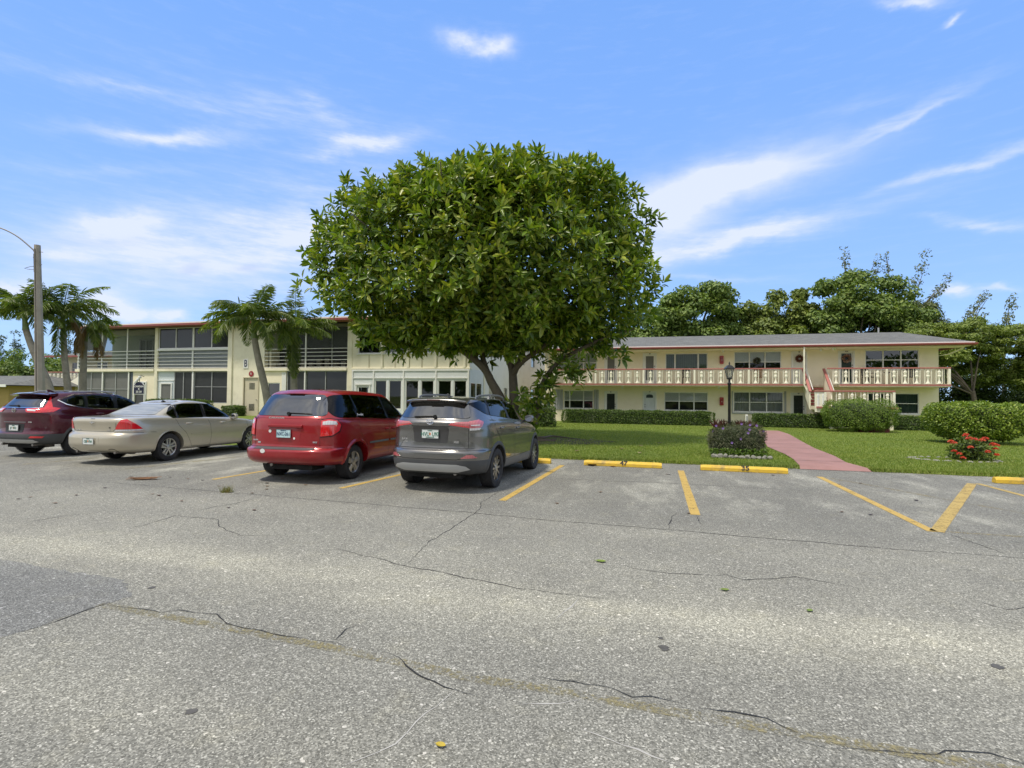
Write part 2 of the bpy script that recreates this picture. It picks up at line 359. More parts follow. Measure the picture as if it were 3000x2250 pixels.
# painted lines, cracks: thin sheets on the asphalt, parts of the lot
def worn(name, col, cover):
    m, t, b = newmat(name); co = t.coord()
    n = t.noise(co, 38, 6, .75); n2 = t.noise(co, 4, 5, .7); f = t.math('ADD', t.math('MULTIPLY', n, .6), t.math('MULTIPLY', n2, .4))
    k = t.ramp(f, [(cover-.06, 0), (cover+.06, 1)])
    b.inputs['Roughness'].default_value = .75
    c = t.mix(t.noise(co, 9, 6, .7), tuple(x*.78 for x in col), tuple(min(1, x*1.12) for x in col)); t.link(c, b.inputs['Base Color'])
    tr = t.new('ShaderNodeBsdfTransparent'); mx = t.new('ShaderNodeMixShader'); t.link(k, mx.inputs[0]); t.link(b.outputs[0], mx.inputs[1]); t.link(tr.outputs[0], mx.inputs[2])
    t.link(mx.outputs[0], t.n['Material Output'].inputs[0]); return m
YELLOW = worn('worn_yellow_paint', (.46, .33, .10), .565); YFRESH = worn('yellow_paint', (.50, .34, .085), .585); YPALE = worn('faded_yellow_paint', (.33, .27, .12), .47)
def strip(pts, w, z, name, mat, taper=False, jit=0.0, lw=None):
    P = [Vector((*UV(p), 0)) for p in pts]
    # resample
    Q = []
    for a, b_ in zip(P[:-1], P[1:]):
        k = max(1, int((b_-a).length/(.07 if jit else .3)))
        for i in range(k): Q.append(a.lerp(b_, i/k))
    Q.append(P[-1]); n = len(Q); vs = []; r = random.Random(int(P[0].x*1000))
    off = 0
    for i, p in enumerate(Q):
        d = (Q[min(i+1, n-1)]-Q[max(0, i-1)]).normalized(); x = Vector((-d.y, d.x, 0))
        off = off*.72+r.uniform(-jit, jit)*1.9; ww = w*(r.uniform(.4, 1.35) if jit else 1)
        if taper: ww *= min(1, .15+3*min(i, n-1-i)/n)
        if not jit: ww *= 1+r.uniform(-.035, .035)
        c = p+x*off; vs += [(*(c+x*ww/2).to_2d(), z), (*(c-x*ww/2).to_2d(), z)]
    g = MB(); g.add(vs, [(2*i, 2*i+1, 2*i+3, 2*i+2) for i in range(n-1)])
    return g.build(name, mat, lot, fix=False)
for a, b_, w_, m in [((3.88, 12.15), (2.62, 7.55), .135, YFRESH), ((1.24, 12.9), (-.14, 8.45), .12, YFRESH), ((-1.3, 13.55), (-3.02, 9.42), .11, YFRESH), ((-4.35, 14.3), (-5.75, 10.26), .11, YFRESH),
                     ((-7.14, 14.13), (-8.5, 11.35), .1, YPALE), ((-9.9, 14.8), (-11.19, 12.06), .1, YPALE), ((6.61, 11.39), (5.33, 6.72), .125, YFRESH), ((9.24, 10.65), (5.38, 6.72), .15, YELLOW),
                     ((9.36, 10.66), (8.15, 6.1), .11, YELLOW)]:
    strip([a, b_], w_, .004, 'painted_line', m)
strip([(6.62, 11.4), (6.95, 10.47), (7.3, 8.81), (7.6, 7.85)], .07, .0035, 'painted_line', YPALE)
strip([(5.42, 6.74), (6.29, 6.5), (8.3, 5.9)], .06, .0035, 'painted_line', YPALE)
strip([(-3.2, 4.17), (-1.88, 3.74), (-1.09, 3.47), (-.18, 3.13), (.25, 3.02), (1.07, 2.76), (1.74, 2.56), (2.29, 2.39), (4, 1.85)], .085, .0035, 'painted_line', worn('ghost_yellow_paint', (.27, .235, .12), .46))
CRK = pm('crack_shadow', (.022, .022, .022), .95, var=.2); PAL = pm('pale_crack', (.40, .39, .36), .95, var=.2, vs=9)
SEAM = [[(-10.03,10.42),(-8.04,10.03),(-4.82,8.95),(-2.63,8.24),(-0.51,7.54),(0.25,7.24),(1.98,6.69),(3.23,6.28),(4.11,5.97),(5.41,5.62),(8,4.9)],[(0.37,10.99),(1.71,10.58),(2.98,10.37),(5.53,9.57)],[(-0.13,9.61),(-0.32,8.78),(-0.46,8.27),(-0.45,7.84),(-0.51,7.54),(-0.71,6.71),(-0.94,6.0),(-1.03,5.21)],[(-4.04,8.54),(-4.17,8.07),(-4.47,7.43)],[(-4.97,6.22),(-4.58,6.64),(-4.55,7.2),(-3.86,7.03),(-3.66,6.68),(-3.42,6.42),(-3.1,6.23),(-2.68,6.27),(-2.56,6.36)],[(-8.09,8.53),(-7.94,8.91),(-7.71,9.4)],[(-6.12,6.69),(-6.04,6.99),(-5.83,7.27)],[(2.4,7.69),(2.11,7.1),(1.99,6.73)],[(2.62,7.57),(2.52,7.11),(2.5,6.92)],[(5.44,6.69),(5.4,6.22),(5.36,5.71)],[(1.05,5.3),(1.2,5.14),(1.5,5.05),(2.04,5.02),(2.13,4.86),(2.66,4.97),(3.11,4.65)],[(3.86,4.42),(3.94,4.25),(4.14,4.3)],[(-2.03,5.83),(-0.97,5.16),(0.02,4.63),(0.85,4.35)]]
for i, l in enumerate(SEAM): strip(l, .016 if i in (0, 1) else .012, .002, 'crack', CRK, True, .008)
for l in [[(-3.37,3.67),(-3.26,3.89),(-3.17,4.18),(-3.11,4.23),(-3.07,4.34)],[(-3.17,4.18),(-2.63,4.01),(-2.53,4.07),(-2.2,3.99),(-2.14,3.93),(-2.04,3.83),(-1.8,3.75),(-1.59,3.67),(-1.18,3.57),(-1.16,3.59),(-1.06,3.51)],[(-1.17,3.59),(-1.14,3.77),(-1.07,3.85)],[(-0.91,3.5),(-0.8,3.46),(-0.69,3.38),(-0.66,3.32),(-0.63,3.28),(-0.54,3.19),(-0.43,3.1),(-0.37,3.04),(-0.31,3.01),(-0.18,2.95)],[(0.14,3.17),(0.37,3.11),(0.58,3.05),(0.68,2.96),(0.78,2.96),(0.95,2.91)],[(1.02,2.86),(1.18,2.82),(1.33,2.77),(1.42,2.65)],[(1.39,2.61),(1.52,2.54),(1.71,2.53),(2.0,2.5),(2.06,2.54),(2.26,2.53),(2.36,2.46),(3.2,2.2)]]:
    strip(l, .009, .0045, 'crack', CRK, True, .006)
for l in [[(-0.31,3.0),(-0.47,2.72),(-0.54,2.55),(-0.74,2.38)],[(0.36,2.68),(0.55,2.57),(0.67,2.49),(0.78,2.4)],[(0.02,2.87),(0.27,2.88),(0.43,2.93)],[(0.58,4.41),(0.35,3.97)]]:
    strip(l, .011, .002, 'crack', PAL, True, .006)
# newer patch at the left
PATCH = asphalt('patch_asphalt', (.80, .82, .89))
g = MB(); raw = [(-11, 6.3), (-7.5, 5.95), (-5.02, 5.25), (-3.42, 4.71), (-3.07, 4.34), (-3.17, 4.18), (-3.37, 3.67), (-4.5, 2.0), (-11, 2.0)]; pts = []; rj = random.Random(4)
for a, b_ in zip(raw, raw[1:]+raw[:1]):
    k = max(1, int(math.dist(a, b_)/.05)); pts += [(a[0]+(b_[0]-a[0])*i/k+rj.uniform(-.022, .022), a[1]+(b_[1]-a[1])*i/k+rj.uniform(-.022, .022)) for i in range(k)]
pts = to_uv(pts)
g.add([(a, b_, .0015) for a, b_ in pts], [tuple(range(len(pts)))]); g.build('asphalt_patch', PATCH, lot, fix=False)
OIL = pm('oil_stain', (.085, .08, .07), .7, var=.3, vs=20)
for (x, y, r_) in [(1.02, 3.54, .035), (1.04, 3.68, .02), (3.04, 3.34, .035), (-1.65, 2.79, .03), (-3.04, 4.54, .03)]:
    u, v = UV((x, y)); g = MB(); k = 14; rr = random.Random(int(x*99))
    g.add([(u+math.cos(2*PI*i/k)*r_*rr.uniform(.6, 1.3), v+math.sin(2*PI*i/k)*r_*rr.uniform(.7, 1.4), .0028) for i in range(k)], [tuple(range(k))]); g.build('oil_stain', OIL, lot, fix=False)

# grass blades (stuff)
def blades(name, pts, h, wd_, mat, zf):
    n = len(pts); a = RNG.uniform(0, 2*PI, n); hh = h*RNG.uniform(.5, 1.3, n); lean = RNG.uniform(-.6, .6, (n, 2))*hh[:, None]
    P = np.zeros((n, 3)); P[:, :2] = pts; P[:, 2] = zf
    d = np.stack([np.cos(a), np.sin(a), np.zeros(n)], 1)*wd_/2
    tip = P.copy(); tip[:, :2] += lean; tip[:, 2] += hh
    V = np.stack([P-d, P+d, tip], 1).reshape(-1, 3); F = np.arange(3*n).reshape(-1, 3); return npmesh(name, V, F, mat)
def near_path(u, v):
    m = (v < 30)
    cu = np.interp(v, [a[1] for a in Lp], [a[0] for a in Lp]); cr = np.interp(v, [a[1] for a in Rp], [a[0] for a in Rp])
    return (u > cu-.02) & (u < cr+.02) & m
n = 260000
v = 14.06+RNG.power(.55, n)*18; u = RNG.uniform(-9, 16, n); u = u*(.4+.6*v/24)+.0
m = ~near_path(u, v) & (u < 17) & (u > -14)
u, v = u[m], v[m]; zf = np.array([lawn_z(a, b_) for a, b_ in zip(u, v)])
GM = leafmat('grass_blades', [(.11, .17, .025), (.16, .23, .035), (.20, .27, .048), (.30, .33, .11), (.18, .24, .045)], .6, .3)
gb = blades('grass', np.stack([u, v], 1), .045, .022, GM, zf-.005); gb.rotation_euler.z = ROOT_RZ; tag(gb, kind='stuff')
gb['label'] = 'short mown green lawn grass'
n = 9000; u = RNG.uniform(-10, 14, n); v = 14.04+RNG.normal(0, .05, n); m = ~near_path(u, v); u, v = u[m], v[m]
ge = blades('edge_grass', np.stack([u, v], 1), .07, .02, GM, np.full(len(u), .01)); ge.rotation_euler.z = ROOT_RZ; tag(ge, 'longer grass spilling over the lawn edge onto asphalt', kind='stuff')
# ------------------------------------------------------------------ cars (local axes: x right, y forward from the rear axle, z up)
def paint(name, col, metal=.6, rough=.32, coat=1.0, flake=.06):
    m, t, b = newmat(name); co = t.coord()
    c = t.mix(t.noise(co, 700, 1), tuple(x*(1-flake) for x in col), tuple(x*(1+flake) for x in col))
    c = t.mix(t.ramp(t.noise(co, 2.2, 7, .68), [(.5, 0), (.8, .13)]), c, (.30, .27, .22)); t.link(c, b.inputs['Base Color'])
    b.inputs['Metallic'].default_value = metal; b.inputs['Roughness'].default_value = rough
    b.inputs['Coat Weight'].default_value = coat; b.inputs['Coat Roughness'].default_value = .05
    return m
TYRE = pm('tyre_rubber', (.022, .022, .024), .82, var=.15, vs=6, bump=.2, bs=60, dirt=(.10, .09, .08), dirt_amt=.35, dirt_s=6)
PLASTIC = pm('dark_plastic', (.06, .063, .067), .55, var=.1); BLACK = pm('black_trim', (.008, .008, .009), .35, var=.05); WELL = pm('wheel_well', (.008, .008, .008), .9)
GREYPL = pm('grey_plastic', (.13, .135, .14), .5, var=.08); SILVER = pm('silver_trim', (.50, .51, .52), .38, metal=.5, var=.05); CHROME = pm('chrome', (.80, .80, .82), .10, metal=1.0, var=.03)
ALLOY = pm('alloy', (.50, .49, .47), .32, metal=.85, var=.06); DARKALLOY = pm('dark_alloy', (.03, .03, .033), .35, metal=.5, var=.05)
INT = pm('interior_fabric', (.045, .044, .045), .85, var=.1, vs=8); INTL = pm('interior_light', (.20, .19, .175), .85, var=.1, vs=8)
def lens(name, col, rough=.12):
    m, t, b = newmat(name); co = t.coord()
    v = t.n.new('ShaderNodeTexWave'); v.inputs['Scale'].default_value = 9; t.link(co, v.inputs[0])
    t.link(t.mix(t.ramp(v.outputs[0], [(.2, .0), (.9, .28)]), col, tuple(min(1, x*.45) for x in col)), b.inputs['Base Color'])
    b.inputs['Roughness'].default_value = rough; b.inputs['Coat Weight'].default_value = 1; b.inputs['Specular IOR Level'].default_value = .8; _M[name] = m; return m
RED = lens('red_lens', (.72, .012, .02)); PINKL = lens('pale_red_lens', (.50, .13, .145)); CLEAR = lens('clear_lens', (.72, .72, .73)); AMBER = lens('amber_lens', (.6, .2, .03))
G_DARK = glass('dark_car_glass', (.05, .055, .055), 1.42, .015); G_REAR = glass('rear_car_glass', (.03, .035, .035), 2.6, .045); G_MID = glass('green_car_glass', (.66, .72, .69), 1.45, .01); G_SED = glass('sedan_side_glass', (.16, .18, .18), 1.55, .01)
G_SREAR = glass('sedan_rear_glass', (.12, .14, .15), 3.4, .06, dirty=1.0)

def inside(poly, x, y):
    c = False; n = len(poly)
    for i in range(n):
        x1, y1 = poly[i]; x2, y2 = poly[(i+1) % n]
        if (y1 > y) != (y2 > y) and x < (x2-x1)*(y-y1)/(y2-y1)+x1: c = not c
    return c
def area(p): return sum(p[i][0]*p[(i+1) % len(p)][1]-p[(i+1) % len(p)][0]*p[i][1] for i in range(len(p)))/2
def inset(poly, d):
    n = len(poly); s = 1 if area(poly) > 0 else -1; out = []
    for i in range(n):
        p0 = Vector(poly[i-1]); p1 = Vector(poly[i]); p2 = Vector(poly[(i+1) % n])
        a = (p1-p0).normalized(); b = (p2-p1).normalized(); na = Vector((-a.y, a.x))*s; nb = Vector((-b.y, b.x))*s
        m = (na+nb); k = max(.35, 1+na.dot(nb)); out.append(tuple(p1+m*(d/k)))
    return out
def rounded(poly, r, k=4):
    n = len(poly); out = []
    for i in range(n):
        p0 = Vector(poly[i-1]); p1 = Vector(poly[i]); p2 = Vector(poly[(i+1) % n])
        a = (p0-p1); b = (p2-p1); ra = min(r, a.length*.45); rb = min(r, b.length*.45); A = p1+a.normalized()*ra; B = p1+b.normalized()*rb
        for j in range(k+1):
            t = j/k; out.append(tuple(A*(1-t)**2+p1*2*t*(1-t)+B*t*t))
    return out
class Car:
    def __init__(s, root, rings, yc, ab_r=(3.5, 9), ab_f=(2.6, 6), nq=84, sub=4, cap=.035):
        s.root = root; P = np.array([r[:6] for r in rings], float)
        # chord parameter and monotone cubic through the ring list
        d = np.r_[0, np.cumsum(np.sqrt(((P[1:, [0, 1, 4]]-P[:-1, [0, 1, 4]])**2).sum(1)+.15*((P[1:, [2, 3]]-P[:-1, [2, 3]])**2).sum(1))+1e-4)]
        def pchip(x, y, xs):
            h = np.diff(x); dl = np.diff(y)/h; m = np.zeros(len(y))
            for i in range(1, len(y)-1):
                if dl[i-1]*dl[i] > 0:
                    w1 = 2*h[i]+h[i-1]; w2 = h[i]+2*h[i-1]; m[i] = (w1+w2)/(w1/dl[i-1]+w2/dl[i])
            m[0] = dl[0]; m[-1] = dl[-1]; i = np.clip(np.searchsorted(x, xs, 'right')-1, 0, len(h)-1); t = (xs-x[i])/h[i]
            return (2*t**3-3*t**2+1)*y[i]+(t**3-2*t**2+t)*h[i]*m[i]+(-2*t**3+3*t**2)*y[i+1]+(t**3-t**2)*h[i]*m[i+1]
        ts = []
        for a, b in zip(d[:-1], d[1:]): k = max(1, int(math.ceil((b-a)/.03))); ts += list(a+(b-a)*np.arange(k)/k)
        ts.append(d[-1]); ts = np.array(ts); Q = np.stack([pchip(d, P[:, j], ts) for j in range(6)], 1)
        # roof cap rings
        last = Q[-1]; caps = []
        for k in (.93, .82, .66, .45, .22):
            q = last.copy(); q[4] = last[4]*k; q[0] = yc0 = last[0]+(1-k)*(.5*(last[0]+last[2])-last[0])*.96; q[2] = last[2]-(1-k)*(last[2]-.5*(last[0]+last[2]))*.96
            q[1] = last[1]+cap*(1-k**2); q[3] = last[3]+cap*(1-k**2); caps.append(q)
        f0 = Q[0]; fl = []
        for k in (.15, .5, .85):
            q = f0.copy(); q[4] = f0[4]*k; m = .5*(f0[0]+f0[2]); q[0] = m+(f0[0]-m)*k; q[2] = m+(f0[2]-m)*k; fl.append(q)
        Q = np.vstack([fl, Q, caps]); s.Q = Q
        def quarter(a_, b_, L, w):
            t = np.linspace(0, PI/2, 1200); x = w*np.sin(t)**(2/a_); y = L*np.cos(t)**(2/b_)
            c = np.r_[0, np.cumsum(np.hypot(np.diff(x), np.diff(y)))]; u = np.linspace(0, c[-1], nq+1); return np.interp(u, c, x), np.interp(u, c, y)
        V = []
        for q in Q:
            yr, zr, yf, zf, w_, zc = q; m = min(max(yc, yr+.3), yf-.3) if yf-yr > .7 else .5*(yr+yf)
            x1, y1 = quarter(*ab_r, m-yr, w_); x2, y2 = quarter(*ab_f, yf-m, w_)
            xs = np.r_[x1[:-1], x2[::-1][:-1]]; ys = np.r_[m-y1[:-1], m+y2[::-1][:-1]]
            xs = np.r_[xs, [0], -xs[::-1][:-1]]; ys = np.r_[ys, [yf], ys[::-1][:-1]]
            tt = (ys-yr)/(yf-yr); zz = zr+(zf-zr)*tt+zc*(1-(2*tt-1)**2)
            V += list(zip(xs, ys, zz))
        n = 4*nq; k = len(Q)
        assert len(V) == n*k, (len(V), n*k)
        F = [(i*n+j, i*n+(j+1) % n, (i+1)*n+(j+1) % n, (i+1)*n+j) for i in range(k-1) for j in range(n)]
        F += [tuple(reversed(range(n))), tuple(range((k-1)*n, k*n))]
        s.V = V; s.F = F; s.bvh = BVHTree.FromPolygons([Vector(v) for v in V], F); s.holes = []
    def hit(s, kind, a, b, eps=0.0):
        cc = getattr(s, 'cc', (.6, -.5)); a0 = a
        for _ in range(14):
            p = s._hit(kind, a, b, eps, cc)
            if p is not None: return p
            if kind in 'BF': a *= .975
            elif kind in 'RL': a = 1.2+(a-1.2)*.975; b -= .004
            else: b -= .004
        return Vector((0, 1.2, 1.0))
    def _hit(s, kind, a, b, eps, cc):
        if kind == 'R': o, d = Vector((3, a, b)), Vector((-1, 0, 0))
        elif kind == 'L': o, d = Vector((-3, a, b)), Vector((1, 0, 0))
        elif kind == 'B': o, d = Vector((a, -4, b)), Vector((0, 1, 0))
        elif kind == 'F': o, d = Vector((a, 9, b)), Vector((0, -1, 0))
        elif kind == 'T': o, d = Vector((a, b, 4)), Vector((0, 0, -1))
        else:
            sg = 1 if kind == 'C' else -1; r = R(a); dv = Vector((math.sin(r)*sg, -math.cos(r), 0)); o = Vector((cc[0]*sg, cc[1], b))+dv*3; d = -dv
        loc, nrm, i, ds = s.bvh.ray_cast(o, d)
        if loc is None: return None
        if nrm.dot(d) > 0: nrm = -nrm
        return loc+nrm*eps
    def nrm(s, kind, a, b):
        e = .02; p0 = s.hit(kind, a, b); p1 = s.hit(kind, a+e, b); p2 = s.hit(kind, a, b+e); n = (p1-p0).cross(p2-p0).normalized(); return n
    def patch(s, name, kind, poly, mat, eps=.004, rnd=0.0, nc=22, nr=7, parent=None, scale_a=1.0, thick=.006):
        if rnd: poly = rounded(poly, rnd) if scale_a == 1.0 else [(x/scale_a, y) for x, y in rounded([(x*scale_a, y) for x, y in poly], rnd)]
        xs = sorted(set([round(p[0], 4) for p in poly])); lo, hi = xs[0], xs[-1]; base = [lo+(hi-lo)*i/nc for i in range(nc+1)]
        xs = sorted(set(base+xs)) if name != 'pane' else base; ys = [xs[0]+(hi-lo)*1e-3]+[x for x in xs if lo < x < hi]+[hi-(hi-lo)*1e-3]
        cols = []
        for x in ys:
            z = []
            for i in range(len(poly)):
                (x1, y1), (x2, y2) = poly[i], poly[(i+1) % len(poly)]
                if (x1-x)*(x2-x) <= 0 and x1 != x2: z.append(y1+(y2-y1)*(x-x1)/(x2-x1))
            if len(z) >= 2: cols.append((x, min(z), max(z)))
        V = []; n = nr+1
        for x, a, b in cols:
            for j in range(n): V.append((s.shit if name == 'pane' else s.hit)(kind, x, a+(b-a)*j/nr, eps))
        F = [(i*n+j, (i+1)*n+j, (i+1)*n+j+1, i*n+j+1) for i in range(len(cols)-1) for j in range(nr)]
        g = MB(); g.add(V, F)
        # skirt into the body so that the piece has an edge
        rim = [i*n for i in range(len(cols))]+[(len(cols)-1)*n+j for j in range(1, n)]+[i*n+nr for i in range(len(cols)-2, -1, -1)]+[j for j in range(nr-1, 0, -1)]
        ctr = Vector((0, 1.3, V[0].z)); sk = []
        for i in rim:
            p = Vector(V[i]); q = p-s.dirn(kind, p)*(-thick); sk.append(q)
        g.add([V[i] for i in rim]+sk, [(i, (i+1) % len(rim), len(rim)+(i+1) % len(rim), len(rim)+i) for i in range(len(rim))])
        return g.build(name, mat, parent or s.root, smooth=True)
    def shit(s, kind, a, b, eps):
        p = s.hit(kind, a, b, eps); ax = {'R': 0, 'L': 0, 'B': 1, 'F': 1}.get(kind)
        if ax is None: return p
        q = [s.hit(kind, a+i*.035, b+j*.022, eps)[ax] for i in (-1, 0, 1) for j in (-1, 0, 1)]; p = Vector(p); m = sum(q)/9
        if abs(m-p[ax]) < .01: p[ax] = m-(.0025 if kind in 'LB' else -.0025)
        return p
    def dirn(s, kind, p):
        cc = getattr(s, 'cc', (.6, -.5))
        if kind == 'R': return Vector((-1, 0, 0))
        if kind == 'L': return Vector((1, 0, 0))
        if kind == 'B': return Vector((0, 1, 0))
        if kind == 'F': return Vector((0, -1, 0))
        if kind == 'T': return Vector((0, 0, -1))
        sg = 1 if kind == 'C' else -1; v = Vector((cc[0]*sg, cc[1], p.z))-p; return v.normalized()
    def ring(s, name, kind, poly, wd, mat, eps=.003, parent=None, out=0.0, step=.035, rnd=0.0):
        if rnd: poly = rounded(poly, rnd)
        A = inset(poly, -out) if out else poly; B = inset(poly, wd); n = len(poly); PA = []; PB = []
        for i in range(n):
            a0, a1 = Vector(A[i]), Vector(A[(i+1) % n]); b0, b1 = Vector(B[i]), Vector(B[(i+1) % n]); k = max(1, int((a1-a0).length/step))
            for j in range(k): PA.append(a0.lerp(a1, j/k)); PB.append(b0.lerp(b1, j/k))
        m = len(PA); V = [s.hit(kind, p.x, p.y, eps) for p in PA]+[s.hit(kind, p.x, p.y, eps) for p in PB]
        g = MB(); g.add(V, [(i, (i+1) % m, m+(i+1) % m, m+i) for i in range(m)]); return g.build(name, mat, parent or s.root, smooth=True)
    def line(s, kind, pts, w, mat, name='panel_gap', eps=.002, step=.05, parent=None):
        Q = []
        for a, b in zip(pts[:-1], pts[1:]):
            a, b = Vector(a), Vector(b); k = max(1, int((b-a).length/step)) if kind not in 'CD' else 14; Q += [a.lerp(b, i/k) for i in range(k)]
        Q.append(Vector(pts[-1])); n = len(Q); P = [s.hit(kind, q.x, q.y, eps) for q in Q]; V = []
        for i, p in enumerate(P):
            t = (P[min(i+1, n-1)]-P[max(i-1, 0)]).normalized(); x = t.cross(-s.dirn(kind, p)).normalized()*w/2; V += [p+x, p-x]
        g = MB(); g.add(V, [(2*i, 2*i+1, 2*i+3, 2*i+2) for i in range(n-1)]); return g.build(name, mat, parent or s.root, fix=False)
    def window(s, kind, poly, gmat, name='side_window', frit=.045, rnd=.04, trim=None, both=True):
        ks = [kind]+([{'R': 'L'}[kind]] if both and kind == 'R' else [])
        for k in ks:
            pr = rounded(poly, rnd)
            s.holes.append((k, inset(pr, .006)))
            wnd = s.ring(name, k, pr, frit, BLACK, .003)
            s.patch('pane', k, pr, gmat, .0055, parent=wnd, nc=26, nr=8)
            if trim is not None: s.ring('trim', k, pr, -.016, trim, .006, parent=wnd)
    def pillar(s, poly):
        for k in 'RL': s.patch('window_pillar', k, poly, BLACK, .0028, nc=4, nr=8)
    def finish(s, mats, split, arches, liner_z, wellx=.55):
        """mats: part name -> material, split(x,y,z) -> part name"""
        me = bpy.data.meshes.new('body'); me.from_pydata([tuple(v) for v in s.V], [], s.F); me.materials.append(mats['body'])
        o = bpy.data.objects.new('tmp', me); COL.objects.link(o)
        g = MB()
        for y, z, r in arches:
            for sg in (-1, 1):
                g.lathe([(r, wellx*sg), (r, 1.3*sg)], 40, (0, y, z), axis='x')
        cut = g.build('cut', WELL); m = o.modifiers.new('b', 'BOOLEAN'); m.object = cut; m.operation = 'DIFFERENCE'; m.solver = 'EXACT'
        try: m.material_mode = 'TRANSFER'
        except Exception: pass
        dg = bpy.context.evaluated_depsgraph_get(); me2 = bpy.data.meshes.new_from_object(o.evaluated_get(dg))
        bpy.data.objects.remove(o); bpy.data.objects.remove(cut)
        b = bmesh.new(); b.from_mesh(me2); wi = 1 if len(me2.materials) > 1 else -1
        dead = []; fc = {}
        for f in b.faces:
            c = f.calc_center_median()
            if f.material_index == wi: fc[f.index] = 'wheel_arch'; continue
            for k, poly in s.holes:
                if k == 'R' and c.x < .2 or k == 'L' and c.x > -.2 or k == 'B' and c.y > 1.2 or k == 'F' and c.y < 1.2: continue
                if k in 'RL':
                    if abs(f.normal.y) > .85 or f.normal.z > .8: continue
                    ok = all(inside(poly, v.co.y, v.co.z) for v in f.verts)
                else: ok = all(inside(poly, v.co.x, v.co.z) for v in f.verts) and abs(f.normal.y) > .2
                if ok: dead.append(f); break
            fc[f.index] = split(c.x, c.y, c.z)
        bmesh.ops.delete(b, geom=dead, context='FACES_ONLY')
        # inner liner
        b.faces.ensure_lookup_table()
        lay = b.faces.layers.int.new('part'); names = sorted(set(fc.values()))
        for f in b.faces: f[lay] = names.index(fc.get(f.index, 'body')) if f.is_valid else 0
        b.normal_update(); tmp = bpy.data.meshes.new('t'); b.to_mesh(tmp); b.free()
        for i, nm in enumerate(names):
            c = bmesh.new(); c.from_mesh(tmp); l = c.faces.layers.int['part']
            bmesh.ops.delete(c, geom=[f for f in c.faces if f[l] != i], context='FACES'); md = bpy.data.meshes.new(nm); c.to_mesh(md); c.free()
            md.materials.clear(); md.materials.append(WELL if nm == 'wheel_arch' else mats[nm]); md.polygons.foreach_set('material_index', [0]*len(md.polygons))
            md.shade_smooth(); md.set_sharp_from_angle(angle=R(35)); link(bpy.data.objects.new(nm, md), s.root)
        c = bmesh.new(); c.from_mesh(tmp); bmesh.ops.delete(c, geom=[f for f in c.faces if f.calc_center_median().z < liner_z or f.material_index == wi], context='FACES')
        c.normal_update()
        for v in c.verts: v.co -= v.normal*.022
        bmesh.ops.reverse_faces(c, faces=c.faces); md = bpy.data.meshes.new('liner'); c.to_mesh(md); c.free(); md.materials.clear(); md.materials.append(INT); md.polygons.foreach_set('material_index', [0]*len(md.polygons)); md.shade_smooth()
        link(bpy.data.objects.new('roof_lining', md), s.root)
def arch_trim(s, y, z, r0, r1, a0, a1, mat, name='arch_trim', eps=.012):
    for k in 'RL':
        n = 40; V = []
        for i in range(n+1):
            a = R(a0+(a1-a0)*i/n)
            for rr, e in ((r0, -.01), (r0, eps), ((r0+r1)/2, eps*1.2), (r1, .002)):
                V.append(s.hit(k, y+math.cos(a)*rr, z+math.sin(a)*rr, e))
        g = MB(); g.add(V, [(i*4+j, (i+1)*4+j, (i+1)*4+j+1, i*4+j+1) for i in range(n) for j in range(3)]); g.build(name, mat, s.root, smooth=True)
